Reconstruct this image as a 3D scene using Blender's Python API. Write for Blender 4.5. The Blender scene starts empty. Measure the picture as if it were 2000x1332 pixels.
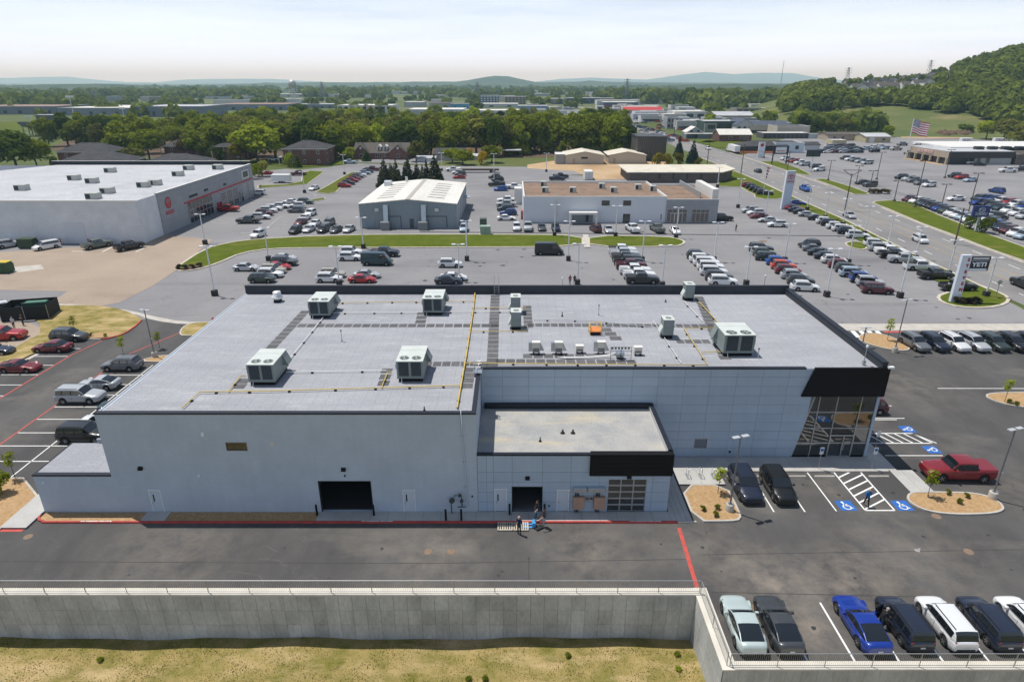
import bpy,bmesh,math,random
import numpy as np
from mathutils import Vector,Matrix
R=math.radians
random.seed(7);np.random.seed(7)
scene=bpy.context.scene
COL=scene.collection

F_PX,PITCH,CAM_H=1240.0,math.atan(506.0/1240.0),33.0
cam_d=bpy.data.cameras.new('camera')
cam_d.sensor_width=36.0
cam_d.lens=36.0*F_PX/2000.0
cam_d.clip_start,cam_d.clip_end=0.5,90000.0
cam=bpy.data.objects.new('camera',cam_d)
COL.objects.link(cam)
cam.location=(0,0,CAM_H)
cam.rotation_euler=(math.pi/2 -PITCH,0,0)
scene.camera=cam

SUN_TO=Vector((-0.335,0.20,1.0)).normalized()
world=bpy.data.worlds.new('World');scene.world=world
world.use_nodes=True
wn,wl=world.node_tree.nodes,world.node_tree.links
wn.clear()
w_out=wn.new('ShaderNodeOutputWorld');w_bg=wn.new('ShaderNodeBackground')
w_sky=wn.new('ShaderNodeTexSky');w_sky.sky_type='NISHITA';w_sky.sun_disc=False
w_sky.sun_elevation=math.asin(SUN_TO.z)
w_sky.sun_rotation=math.atan2(SUN_TO.x,SUN_TO.y)
w_sky.altitude=400;w_sky.air_density=1.0;w_sky.dust_density=1.0;w_sky.ozone_density=3.0
w_tc=wn.new('ShaderNodeTexCoord');w_sep=wn.new('ShaderNodeSeparateXYZ');wl.new(w_tc.outputs['Generated'],w_sep.inputs[0])
def wmath(op,a,b=None):
 m=wn.new('ShaderNodeMath');m.operation=op
 for i,v in enumerate((a,b)):
  if v is None:continue
  if isinstance(v,(int,float)):m.inputs[i].default_value=v
  else:wl.new(v,m.inputs[i])
 return m.outputs[0]
w_z=wmath('ADD',wmath('MAXIMUM',w_sep.outputs[2],0.0),0.012)
w_cb=wn.new('ShaderNodeCombineXYZ');wl.new(wmath('DIVIDE',w_sep.outputs[0],w_z),w_cb.inputs[0]);wl.new(wmath('DIVIDE',w_sep.outputs[1],w_z),w_cb.inputs[1])
w_noise=wn.new('ShaderNodeTexNoise');w_noise.inputs['Scale'].default_value=0.22;w_noise.inputs['Detail'].default_value=8;w_noise.inputs['Roughness'].default_value=0.6
wl.new(w_cb.outputs[0],w_noise.inputs['Vector'])
w_mr=wn.new('ShaderNodeMapRange');w_mr.inputs[1].default_value,w_mr.inputs[2].default_value,w_mr.inputs[3].default_value,w_mr.inputs[4].default_value=0.3,0.7,0.035,0.085
wl.new(w_noise.outputs['Fac'],w_mr.inputs[0])
w_f=wmath('SUBTRACT',1.0,wmath('EXPONENT',wmath('MULTIPLY',wmath('DIVIDE',w_mr.outputs[0],wmath('POWER',w_z,1.35)),-1.0)))
w_mix=wn.new('ShaderNodeMix');w_mix.data_type='RGBA';w_mix.inputs[7].default_value=(15.0,16.8,20.2,1)
wl.new(w_f,w_mix.inputs[0]);wl.new(w_sky.outputs[0],w_mix.inputs[6]);wl.new(w_mix.outputs[2],w_bg.inputs['Color'])
w_bg.inputs['Strength'].default_value=0.072
wl.new(w_bg.outputs[0],w_out.inputs['Surface'])

sun_d=bpy.data.lights.new('sun','SUN');sun_d.energy=4.5;sun_d.angle=R(0.55);sun_d.color=(1.0,0.965,0.90)
sun=bpy.data.objects.new('sun',sun_d);COL.objects.link(sun)
sun.rotation_euler=(-SUN_TO).to_track_quat('-Z','Y').to_euler()

vs=scene.view_settings
vs.view_transform='Standard';vs.look='None';vs.gamma=1.0;vs.exposure=0.0;vs.use_curve_mapping=False
scene.cycles.max_bounces=6;scene.cycles.diffuse_bounces=3;scene.cycles.glossy_bounces=3
scene.cycles.transmission_bounces=4;scene.cycles.transparent_max_bounces=8;scene.cycles.volume_bounces=2
scene.cycles.use_denoising=True

CP,SP=math.cos(PITCH),math.sin(PITCH)
def ray(px,py):
 u,v=(px -1000.0)/F_PX,(666.0 -py)/F_PX
 return Vector((u,CP+v*SP,-SP+v*CP))
def at(px,py,z=0.0):
 d=ray(px,py);t=(z -CAM_H)/d.z
 return Vector((d.x*t,d.y*t,z))
def atY(px,py,Y):
 d=ray(px,py);t=Y/d.y
 return Vector((d.x*t,Y,CAM_H+d.z*t))
def top_z(px,pyb,pyt):
 return atY(px,pyt,at(px,pyb).y).z

MATS={}
def lin(c):
 return tuple((x/12.92 if x <= 0.04045 else ((x+0.055)/1.055) ** 2.4) for x in c)
def mat(name,col,rough=0.7,metal=0.0,var=0.0,scale=1.0,spec=0.5,bump=0.0,bscale=20.0,coat=0.0,col2=None,
  detail=6,stretch=None,objcol=False,alpha=None,rand=0.0,thr=(0.35,0.65),ior=None,fine=0.0,fscale=40.0):
 if name in MATS:return MATS[name]
 m=bpy.data.materials.new(name);m.use_nodes=True
 nt=m.node_tree;n,l=nt.nodes,nt.links
 b=n['Principled BSDF']
 b.inputs['Roughness'].default_value=rough;b.inputs['Metallic'].default_value=metal
 b.inputs['Specular IOR Level'].default_value=spec
 if ior:b.inputs['IOR'].default_value=ior
 if coat:
  b.inputs['Coat Weight'].default_value=coat;b.inputs['Coat Roughness'].default_value=0.072
 b.inputs['Base Color'].default_value=(*col,1)
 geo=None
 def coords():
  nonlocal geo
  if geo is None:
   g=n.new('ShaderNodeNewGeometry');mp=n.new('ShaderNodeMapping')
   if stretch:mp.inputs['Scale'].default_value=stretch
   l.new(g.outputs['Position'],mp.inputs['Vector']);geo=mp.outputs[0]
  return geo
 cur=None
 if objcol:
  oi=n.new('ShaderNodeObjectInfo');cur=oi.outputs['Color']
 if col2 is not None or var:
  c2=col2 if col2 is not None else tuple(max(0,min(1,x*(1 -var))) for x in col)
  nz=n.new('ShaderNodeTexNoise');nz.inputs['Scale'].default_value=scale;nz.inputs['Detail'].default_value=detail
  l.new(coords(),nz.inputs['Vector'])
  mr=n.new('ShaderNodeMapRange');mr.inputs[1].default_value,mr.inputs[2].default_value=thr
  l.new(nz.outputs['Fac'],mr.inputs[0])
  mx=n.new('ShaderNodeMix');mx.data_type='RGBA'
  mx.inputs[6].default_value=(*col,1);mx.inputs[7].default_value=(*c2,1)
  l.new(mr.outputs[0],mx.inputs[0]);cur=mx.outputs[2]
 if fine:
  nz=n.new('ShaderNodeTexNoise');nz.inputs['Scale'].default_value=fscale;nz.inputs['Detail'].default_value=3
  l.new(coords(),nz.inputs['Vector'])
  mr=n.new('ShaderNodeMapRange');mr.inputs[1].default_value,mr.inputs[2].default_value=0.3,0.7
  mr.inputs[3].default_value,mr.inputs[4].default_value=1 -fine,1+fine
  l.new(nz.outputs['Fac'],mr.inputs[0])
  vm=n.new('ShaderNodeVectorMath');vm.operation='SCALE'
  if cur is None:vm.inputs[0].default_value=col
  else:l.new(cur,vm.inputs[0])
  l.new(mr.outputs[0],vm.inputs['Scale']);cur=vm.outputs[0]
 if rand:
  oi=n.new('ShaderNodeObjectInfo');mr=n.new('ShaderNodeMapRange')
  mr.inputs[3].default_value,mr.inputs[4].default_value=1 -rand,1+rand
  l.new(oi.outputs['Random'],mr.inputs[0])
  vm=n.new('ShaderNodeVectorMath');vm.operation='SCALE'
  if cur is None:vm.inputs[0].default_value=col
  else:l.new(cur,vm.inputs[0])
  l.new(mr.outputs[0],vm.inputs['Scale']);cur=vm.outputs[0]
 if cur is not None:l.new(cur,b.inputs['Base Color'])
 if bump:
  nz=n.new('ShaderNodeTexNoise');nz.inputs['Scale'].default_value=bscale;nz.inputs['Detail'].default_value=4
  l.new(coords(),nz.inputs['Vector'])
  bp=n.new('ShaderNodeBump');bp.inputs['Strength'].default_value=bump;bp.inputs['Distance'].default_value=0.072
  l.new(nz.outputs['Fac'],bp.inputs['Height']);l.new(bp.outputs[0],b.inputs['Normal'])
 if alpha is not None:b.inputs['Alpha'].default_value=alpha
 MATS[name]=m
 return m

def brick_mat(name,c1,c2,mortar,bw,bh,msize=0.012,rough=0.85,bump=0.3,axis='x',var=0.15):
 if name in MATS:return MATS[name]
 m=bpy.data.materials.new(name);m.use_nodes=True
 n,l=m.node_tree.nodes,m.node_tree.links
 b=n['Principled BSDF'];b.inputs['Roughness'].default_value=rough
 g=n.new('ShaderNodeNewGeometry');sp=n.new('ShaderNodeSeparateXYZ');cb=n.new('ShaderNodeCombineXYZ')
 ad=n.new('ShaderNodeMath');ad.operation='ADD'
 l.new(g.outputs['Position'],sp.inputs[0]);l.new(sp.outputs[0],ad.inputs[0]);l.new(sp.outputs[1],ad.inputs[1])
 l.new(ad.outputs[0],cb.inputs[0]);l.new(sp.outputs[2],cb.inputs[1])
 t=n.new('ShaderNodeTexBrick');t.inputs['Color1'].default_value=(*c1,1);t.inputs['Color2'].default_value=(*c2,1)
 t.inputs['Mortar'].default_value=(*mortar,1);t.inputs['Scale'].default_value=1.0
 t.inputs['Brick Width'].default_value=bw;t.inputs['Row Height'].default_value=bh;t.inputs['Mortar Size'].default_value=msize
 l.new(cb.outputs[0],t.inputs['Vector'])
 nz=n.new('ShaderNodeTexNoise');nz.inputs['Scale'].default_value=0.45;nz.inputs['Detail'].default_value=7
 l.new(g.outputs['Position'],nz.inputs['Vector'])
 mr=n.new('ShaderNodeMapRange');mr.inputs[1].default_value,mr.inputs[2].default_value=0.3,0.7
 mr.inputs[3].default_value,mr.inputs[4].default_value=1 -var,1+var
 l.new(nz.outputs['Fac'],mr.inputs[0])
 vm=n.new('ShaderNodeVectorMath');vm.operation='SCALE'
 l.new(t.outputs['Color'],vm.inputs[0]);l.new(mr.outputs[0],vm.inputs['Scale']);l.new(vm.outputs[0],b.inputs['Base Color'])
 bp=n.new('ShaderNodeBump');bp.inputs['Strength'].default_value=bump;bp.inputs['Distance'].default_value=0.01;bp.invert=True
 l.new(t.outputs['Fac'],bp.inputs['Height']);l.new(bp.outputs[0],b.inputs['Normal'])
 MATS[name]=m
 return m

def rib_mat(name,col,pitch,rough=0.6,depth=0.03,axis=0,var=0.1,metal=0.0):
 if name in MATS:return MATS[name]
 m=bpy.data.materials.new(name);m.use_nodes=True
 n,l=m.node_tree.nodes,m.node_tree.links
 b=n['Principled BSDF'];b.inputs['Roughness'].default_value=rough;b.inputs['Metallic'].default_value=metal
 g=n.new('ShaderNodeNewGeometry');sp=n.new('ShaderNodeSeparateXYZ');l.new(g.outputs['Position'],sp.inputs[0])
 mu=n.new('ShaderNodeMath');mu.operation='MULTIPLY';mu.inputs[1].default_value=2*math.pi/pitch
 l.new(sp.outputs[axis],mu.inputs[0])
 si=n.new('ShaderNodeMath');si.operation='SINE';l.new(mu.outputs[0],si.inputs[0])
 bp=n.new('ShaderNodeBump');bp.inputs['Strength'].default_value=1.0;bp.inputs['Distance'].default_value=depth
 l.new(si.outputs[0],bp.inputs['Height']);l.new(bp.outputs[0],b.inputs['Normal'])
 nz=n.new('ShaderNodeTexNoise');nz.inputs['Scale'].default_value=0.3;nz.inputs['Detail'].default_value=6
 l.new(g.outputs['Position'],nz.inputs['Vector'])
 mx=n.new('ShaderNodeMix');mx.data_type='RGBA';mx.inputs[6].default_value=(*col,1)
 mx.inputs[7].default_value=(*[c*(1 -var) for c in col],1)
 l.new(nz.outputs['Fac'],mx.inputs[0]);l.new(mx.outputs[2],b.inputs['Base Color'])
 MATS[name]=m
 return m

class MB:
 def __init__(s):s.v,s.f,s.m,s.sm=[],[],[],[]
 def face(s,pts,mi=0,smooth=False):
  b=len(s.v);s.v.extend([tuple(p) for p in pts]);s.f.append(tuple(range(b,b+len(pts))));s.m.append(mi);s.sm.append(smooth)
 def grid(s,rows,mi=0,smooth=True,close=False):
  b=len(s.v);nr,nc=len(rows),len(rows[0])
  for r in rows:s.v.extend([tuple(p) for p in r])
  for i in range(nr -1):
   for j in range(nc -(0 if close else 1)):
    k=(j+1) % nc
    s.f.append((b+i*nc+j,b+i*nc+k,b+(i+1)*nc+k,b+(i+1)*nc+j));s.m.append(mi);s.sm.append(smooth)
 def box(s,x0,x1,y0,y1,z0,z1,mi=0,skip=''):
  p=[(x0,y0,z0),(x1,y0,z0),(x1,y1,z0),(x0,y1,z0),(x0,y0,z1),(x1,y0,z1),(x1,y1,z1),(x0,y1,z1)]
  for k,q in (('b',(3,2,1,0)),('t',(4,5,6,7)),('f',(0,1,5,4)),('r',(1,2,6,5)),('k',(2,3,7,6)),('l',(3,0,4,7))):
   if k not in skip:s.face([p[i] for i in q],mi)
  return s
 def cbox(s,c,size,mi=0,rz=0.0):
  hx,hy,hz=size[0]/2,size[1]/2,size[2]/2
  ca,sa=math.cos(rz),math.sin(rz)
  p=[]
  for dz in (-hz,hz):
   for dx,dy in ((-hx,-hy),(hx,-hy),(hx,hy),(-hx,hy)):
    p.append((c[0]+dx*ca -dy*sa,c[1]+dx*sa+dy*ca,c[2]+dz))
  for q in ((3,2,1,0),(4,5,6,7),(0,1,5,4),(1,2,6,5),(2,3,7,6),(3,0,4,7)):s.face([p[i] for i in q],mi)
  return s
 def bevbox(s,x0,x1,y0,y1,z0,z1,b=0.03,mi=0):
  def ring(i,z):return [(x0+i+b,y0+i,z),(x1 -i -b,y0+i,z),(x1 -i,y0+i+b,z),(x1 -i,y1 -i -b,z),(x1 -i -b,y1 -i,z),(x0+i+b,y1 -i,z),(x0+i,y1 -i -b,z),(x0+i,y0+i+b,z)]
  s.grid([ring(0,z0),ring(0,z1 -b),ring(b,z1)],mi,False,True);s.face(ring(b,z1),mi);s.face(ring(0,z0)[::-1],mi)
  return s
 def prism(s,poly,z0,z1,mi=0,top=None,bottom=True):
  a=sum(poly[i][0]*poly[(i+1) % len(poly)][1]-poly[(i+1) % len(poly)][0]*poly[i][1] for i in range(len(poly)))
  if a<0:poly=poly[::-1]
  n=len(poly)
  for i in range(n):
   p,q=poly[i],poly[(i+1) % n]
   s.face([(p[0],p[1],z0),(q[0],q[1],z0),(q[0],q[1],z1),(p[0],p[1],z1)],mi)
  s.face([(p[0],p[1],z1) for p in poly],mi if top is None else top)
  if bottom:s.face([(p[0],p[1],z0) for p in poly[::-1]],mi)
  return s
 def extr(s,poly,axis,a0,a1,mi=0):
  def P(u,w,a):return (a,u,w) if axis == 0 else (u,a,w)
  n=len(poly)
  for i in range(n):
   p,q=poly[i],poly[(i+1) % n]
   s.face([P(*p,a0),P(*q,a0),P(*q,a1),P(*p,a1)],mi)
  s.face([P(*p,a0) for p in poly][::-1],mi);s.face([P(*p,a1) for p in poly],mi)
  return s
 def tube(s,pts,r,n=8,mi=0,cap=True,smooth=True):
  pts=[Vector(p) for p in pts];rr=r if isinstance(r,(list,tuple)) else [r]*len(pts)
  rows=[]
  for i,p in enumerate(pts):
   d=(pts[min(i+1,len(pts)-1)]-pts[max(i -1,0)]).normalized()
   up=Vector((0,0,1)) if abs(d.z)<0.9 else Vector((1,0,0))
   u=d.cross(up).normalized();w=u.cross(d)
   rows.append([p+(u*math.cos(2*math.pi*k/n)+w*math.sin(2*math.pi*k/n))*rr[i] for k in range(n)])
  s.grid(rows,mi,smooth,True)
  if cap:s.face(rows[0][::-1],mi);s.face(rows[-1],mi)
  return s
 def lathe(s,prof,c=(0,0,0),n=16,mi=0,axis=2,smooth=True):
  rows=[]
  for r,h in prof:
   row=[]
   for k in range(n):
    a=2*math.pi*k/n;x,y=r*math.cos(a),r*math.sin(a)
    p=(x,y,h) if axis == 2 else ((x,h,y) if axis == 1 else (h,x,y))
    row.append((c[0]+p[0],c[1]+p[1],c[2]+p[2]))
   rows.append(row)
  s.grid(rows,mi,smooth,True);s.face(rows[0][::-1],mi);s.face(rows[-1],mi)
  return s
 def mesh(s,name,mats):
  me=bpy.data.meshes.new(name);me.from_pydata(s.v,[],s.f)
  for m in (mats if isinstance(mats,(list,tuple)) else [mats]):me.materials.append(m)
  me.polygons.foreach_set('material_index',s.m);me.polygons.foreach_set('use_smooth',s.sm)
  me.validate();me.update()
  return me
 def build(s,name,mats,parent=None,loc=None,rz=0.0,weld=False):
  me=s.mesh(name,mats)
  if weld:
   bm=bmesh.new();bm.from_mesh(me);bmesh.ops.remove_doubles(bm,verts=bm.verts,dist=1e-4)
   bmesh.ops.recalc_face_normals(bm,faces=bm.faces);bm.to_mesh(me);bm.free()
  return link(name,me,parent,loc,rz)
def link(name,me,parent=None,loc=None,rz=0.0):
 o=bpy.data.objects.new(name,me);COL.objects.link(o)
 if parent is not None:o.parent=parent
 if loc is not None:o.location=loc
 if rz:o.rotation_euler=(0,0,rz)
 return o
def empty(name,loc=(0,0,0),rz=0.0,label=None,cat=None,group=None):
 o=bpy.data.objects.new(name,None);COL.objects.link(o);o.location=loc;o.rotation_euler=(0,0,rz);o.empty_display_size=0.3
 return tag(o,label,cat,group)
def tag(o,label=None,cat=None,group=None,kind=None):
 if label:o['label']=label
 if cat:o['category']=cat
 if group:o['group']=group
 if kind:o['kind']=kind
 return o
def copy_tree(o,parent=None):
 c=o.copy();COL.objects.link(c);c.parent=parent
 for ch in o.children:copy_tree(ch,c)
 return c
def world_xy(pts):return [(p.x,p.y) for p in pts]
def flat(name,pts,z,m,kind='structure',parent=None):
 mb=MB();p=[(q[0],q[1],z) for q in pts]
 a=sum(p[i][0]*p[(i+1) % len(p)][1]-p[(i+1) % len(p)][0]*p[i][1] for i in range(len(p)))
 mb.face(p if a>0 else p[::-1])
 o=mb.build(name,m,parent)
 if kind and parent is None:o['kind']=kind
 return o
def smooth_poly(pts,it=2,closed=True):
 for _ in range(it):
  out=[];n=len(pts)
  for i in range(n if closed else n -1):
   p,q=pts[i],pts[(i+1) % n]
   out.append((p[0]*.75+q[0]*.25,p[1]*.75+q[1]*.25));out.append((p[0]*.25+q[0]*.75,p[1]*.25+q[1]*.75))
  pts=out
 return pts
def gp(pl):return [(at(*p).x,at(*p).y) for p in pl]
def line_quad(p,q,w):
 p,q=Vector(p[:2]),Vector(q[:2]);d=(q -p).normalized();n=Vector((-d.y,d.x))*w/2
 return [p+n,p -n,q -n,q+n]
def offset_loop(pts,d):
 n=len(pts);a=sum(pts[i][0]*pts[(i+1) % n][1]-pts[(i+1) % n][0]*pts[i][1] for i in range(n))
 s=1 if a>0 else -1;out=[]
 for i in range(n):
  p0,p1,p2=Vector(pts[i -1][:2]),Vector(pts[i][:2]),Vector(pts[(i+1) % n][:2])
  d1,d2=(p1 -p0),(p2 -p1)
  d1=d1.normalized() if d1.length>1e-6 else d2.normalized();d2=d2.normalized() if d2.length>1e-6 else d1
  n1,n2=Vector((d1.y,-d1.x))*s,Vector((d2.y,-d2.x))*s
  b=(n1+n2);b=b.normalized() if b.length>1e-6 else n1
  out.append(tuple(p1+b*d/max(0.5,b.dot(n1))))
 return out
def kerb_loop(name,pts,m,w=0.18,h=0.13,z0=0.0,parent=None,closed=True,kind='structure'):
 outer=offset_loop(pts,w) if closed else None
 n=len(pts);mb=MB()
 rng=range(n) if closed else range(n -1)
 if not closed:
  outer=[]
  for i in range(n):
   d=(Vector(pts[min(i+1,n -1)][:2])-Vector(pts[max(i -1,0)][:2])).normalized();outer.append((pts[i][0]+d.y*w,pts[i][1]-d.x*w))
 for i in rng:
  j=(i+1) % n
  a,b,c,d=pts[i],pts[j],outer[j],outer[i]
  mb.face([(a[0],a[1],z0+h),(b[0],b[1],z0+h),(c[0],c[1],z0+h),(d[0],d[1],z0+h)])
  mb.face([(c[0],c[1],z0),(c[0],c[1],z0+h),(d[0],d[1],z0+h),(d[0],d[1],z0)])
  mb.face([(a[0],a[1],z0),(a[0],a[1],z0+h),(b[0],b[1],z0+h),(b[0],b[1],z0)])
 o=mb.build(name,m,parent,weld=True)
 if parent is None:o['kind']=kind
 return o
TMP=bpy.data.scenes.new('tmp')
def eval_mesh(o):
 TMP.collection.objects.link(o)
 with bpy.context.temp_override(scene=TMP,view_layer=TMP.view_layers[0]):
  dg=bpy.context.evaluated_depsgraph_get();dg.update();me=bpy.data.meshes.new_from_object(o.evaluated_get(dg))
 bpy.data.objects.remove(o);return me
_TEXT={}
def text_mesh(s,size=1.0,depth=0.02,bold=0.0):
 k=(s,round(size,3),depth,bold)
 if k in _TEXT:return _TEXT[k]
 c=bpy.data.curves.new('lettering','FONT');c.body=s;c.size=size;c.extrude=depth/2;c.offset=bold
 c.align_x='CENTER';c.align_y='CENTER';c.resolution_u=2
 me=eval_mesh(bpy.data.objects.new('lettering',c));bpy.data.curves.remove(c)
 _TEXT[k]=me
 return me
def lettering(s,size,m,parent,loc,rot=(math.pi/2,0,0),depth=0.02,bold=0.0,width=None,name='lettering'):
 me=text_mesh(s,size,depth,bold).copy();me.materials.clear();me.materials.append(m)
 o=bpy.data.objects.new(name,me);COL.objects.link(o);o.parent=parent;o.location=loc;o.rotation_euler=rot
 if width:
  w=max(v.co.x for v in me.vertices)-min(v.co.x for v in me.vertices);o.scale=(width/w,1,1)
 return o
# ================================================================== materials of the setting
def ground_mat(name,cols,scales,rough=0.95,bump=0.4,bscale=8.0,crack=None,spec=.25):
 if name in MATS:return MATS[name]
 m=bpy.data.materials.new(name);m.use_nodes=True
 n,l=m.node_tree.nodes,m.node_tree.links
 b=n['Principled BSDF'];b.inputs['Roughness'].default_value=rough;b.inputs['Specular IOR Level'].default_value=spec
 g=n.new('ShaderNodeNewGeometry');cur=None
 for i,(c,s) in enumerate(zip(cols[1:],scales)):
  nz=n.new('ShaderNodeTexNoise');nz.inputs['Scale'].default_value=s[0];nz.inputs['Detail'].default_value=8;nz.inputs['Roughness'].default_value=0.62
  mp=n.new('ShaderNodeMapping');mp.inputs['Location'].default_value=(13.7*i,5.1*i,0)
  if len(s)>3:mp.inputs['Scale'].default_value=s[3]
  l.new(g.outputs['Position'],mp.inputs['Vector']);l.new(mp.outputs[0],nz.inputs['Vector'])
  mr=n.new('ShaderNodeMapRange');mr.inputs[1].default_value,mr.inputs[2].default_value=s[1],s[2]
  l.new(nz.outputs['Fac'],mr.inputs[0])
  mx=n.new('ShaderNodeMix');mx.data_type='RGBA'
  if cur is None:mx.inputs[6].default_value=(*cols[0],1)
  else:l.new(cur,mx.inputs[6])
  mx.inputs[7].default_value=(*c,1);l.new(mr.outputs[0],mx.inputs[0]);cur=mx.outputs[2]
 if crack:
  vo=n.new('ShaderNodeTexVoronoi');vo.feature='DISTANCE_TO_EDGE';vo.inputs['Scale'].default_value=crack[0]
  nz=n.new('ShaderNodeTexNoise');nz.inputs['Scale'].default_value=0.35;nz.inputs['Detail'].default_value=5
  va=n.new('ShaderNodeVectorMath');va.operation='MULTIPLY_ADD';va.inputs[1].default_value=(6,6,0)
  l.new(g.outputs['Position'],nz.inputs['Vector']);l.new(nz.outputs['Color'],va.inputs[0]);l.new(g.outputs['Position'],va.inputs[2])
  l.new(va.outputs[0],vo.inputs['Vector'])
  mr=n.new('ShaderNodeMapRange');mr.inputs[1].default_value,mr.inputs[2].default_value=0.0,crack[1]
  mr.inputs[3].default_value,mr.inputs[4].default_value=crack[2],1.0
  l.new(vo.outputs['Distance'],mr.inputs[0])
  vm=n.new('ShaderNodeVectorMath');vm.operation='SCALE';l.new(cur,vm.inputs[0]);l.new(mr.outputs[0],vm.inputs['Scale']);cur=vm.outputs[0]
 nz=n.new('ShaderNodeTexNoise');nz.inputs['Scale'].default_value=bscale;nz.inputs['Detail'].default_value=6
 l.new(g.outputs['Position'],nz.inputs['Vector'])
 mr=n.new('ShaderNodeMapRange');mr.inputs[1].default_value,mr.inputs[2].default_value=0.25,0.75
 mr.inputs[3].default_value,mr.inputs[4].default_value=0.86,1.14
 l.new(nz.outputs['Fac'],mr.inputs[0])
 vm=n.new('ShaderNodeVectorMath');vm.operation='SCALE';l.new(cur,vm.inputs[0]);l.new(mr.outputs[0],vm.inputs['Scale'])
 l.new(vm.outputs[0],b.inputs['Base Color'])
 bp=n.new('ShaderNodeBump');bp.inputs['Strength'].default_value=bump;bp.inputs['Distance'].default_value=0.03
 l.new(nz.outputs['Fac'],bp.inputs['Height']);l.new(bp.outputs[0],b.inputs['Normal'])
 MATS[name]=m
 return m
M_NEW=ground_mat('new_asphalt',[(.068,.066,.066),(.104,.101,.099),(.185,.170,.150)],
                   [(.16,.38,.66,(1,.45,1)),(.10,.55,.80,(.6,1.3,1))],bscale=14,crack=(.045,.0012,1.35))
def add_blobs(m,blobs,col):
 n,l=m.node_tree.nodes,m.node_tree.links;b=n['Principled BSDF'];cur=b.inputs['Base Color'].links[0].from_socket
 g=n.new('ShaderNodeNewGeometry');nz=n.new('ShaderNodeTexNoise');nz.inputs['Scale'].default_value=.55;nz.inputs['Detail'].default_value=9;nz.inputs['Roughness'].default_value=.68;l.new(g.outputs['Position'],nz.inputs['Vector'])
 for x,y,r,s in blobs:
  vs_=n.new('ShaderNodeVectorMath');vs_.operation='DISTANCE';vs_.inputs[1].default_value=(x,y,0);l.new(g.outputs['Position'],vs_.inputs[0])
  m1=n.new('ShaderNodeMapRange');m1.inputs[1].default_value,m1.inputs[2].default_value,m1.inputs[3].default_value,m1.inputs[4].default_value=0,r,s,0;l.new(vs_.outputs['Value'],m1.inputs[0])
  m2=n.new('ShaderNodeMapRange');m2.inputs[1].default_value,m2.inputs[2].default_value=.36,.68;l.new(nz.outputs['Fac'],m2.inputs[0])
  mu=n.new('ShaderNodeMath');mu.operation='MULTIPLY';l.new(m1.outputs[0],mu.inputs[0]);l.new(m2.outputs[0],mu.inputs[1])
  mx=n.new('ShaderNodeMix');mx.data_type='RGBA';l.new(mu.outputs[0],mx.inputs[0]);l.new(cur,mx.inputs[6]);mx.inputs[7].default_value=(*col,1);cur=mx.outputs[2]
 l.new(cur,b.inputs['Base Color'])
add_blobs(M_NEW,[(19.6,31.0,2.6,1.0),(18.6,35.2,5.0,.9),(24,35.5,5,.7),(27.5,47,3,.5),(-6,38.5,7,.55),(-26,38.8,8,.5),(6,38.8,6,.6),(15,39.5,6,.45),(30,38,8,.5),(44,47,7,.4),(46,66,8,.4),(-53.5,66,5,.4),(-53,55,6,.45)],(.26,.225,.185))
M_OLD=ground_mat('old_asphalt',[(.195,.192,.200),(.258,.253,.258),(.140,.138,.143)],
                   [(.045,.32,.66),(.07,.56,.74,(.3,1.6,1))],bscale=6,crack=(.035,.0022,.72))
M_ROAD=ground_mat('road_asphalt',[(.215,.209,.208),(.255,.247,.240),(.150,.147,.147)],
     [(.05,.4,.7),(.14,.55,.75,(.3,.3,1))],bscale=5,crack=(.05,.002,.7))
M_BEIGE=ground_mat('beige_paving',[(.315,.252,.198),(.365,.295,.232),(.250,.198,.160)],
                     [(.08,.35,.65),(.06,.55,.75,(.4,1.5,1))],bscale=4,crack=(.055,.0022,.72))
M_GRASS=ground_mat('mown_grass',[(.072,.104,.010),(.105,.132,.018),(.170,.150,.046)],
                     [(.35,.35,.65),(.16,.52,.74,(.5,1.6,1))],bscale=9,bump=0.9,spec=.05)
M_DRYGR=ground_mat('patchy_lawn',[(.150,.145,.032),(.33,.255,.105),(.50,.375,.205)],
                     [(.55,.32,.62),(.30,.50,.70,(.6,1.6,1))],bscale=11,bump=1.0,spec=.05)
M_FIELD=ground_mat('valley_floor',[(.070,.098,.022),(.110,.128,.038),(.175,.165,.120)],
                     [(.006,.38,.62),(.011,.52,.70)],bscale=.6,bump=0.2)
M_CONC=mat('concrete',(.50,.47,.42),.9,var=.18,scale=.8,bump=.15,bscale=12,fine=.06,fscale=9)
M_WALK=mat('walk_concrete',(.46,.45,.43),.9,var=.14,scale=.6,bump=.12,bscale=12,fine=.05,fscale=9)
M_KERB=mat('kerb_concrete',(.56,.50,.42),.9,var=.25,scale=1.2)
M_RED=mat('red_kerb_paint',(.50,.060,.050),.75,var=.28,scale=1.6,col2=(.36,.052,.045))
M_REDL=mat('red_line_paint',(.52,.075,.060),.8,col2=(.30,.060,.052),scale=2.2,thr=(.45,.8))
M_WHITE=mat('white_paint',(.80,.80,.78),.75,col2=(.58,.57,.55),scale=2.5,thr=(.5,.85))
M_WORN=mat('worn_white_paint',(.46,.46,.45),.85,col2=(.24,.24,.24),scale=1.5)
M_YEL=mat('worn_yellow_paint',(.52,.33,.075),.8,col2=(.30,.22,.12),scale=.8)
M_BLUE=mat('blue_paint',(.020,.13,.46),.7,var=.15,scale=2)
M_MULCH=ground_mat('stone_mulch',[(.36,.225,.105),(.46,.31,.17),(.22,.13,.065)],[(3.5,.35,.65),(5.0,.55,.72)],bscale=16,bump=1.0)
M_DARKMULCH=ground_mat('bark_mulch',[(.10,.065,.042),(.15,.10,.065),(.06,.04,.028)],[(3.0,.35,.65),(5.0,.55,.72)],bscale=14,bump=1.0)
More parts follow.
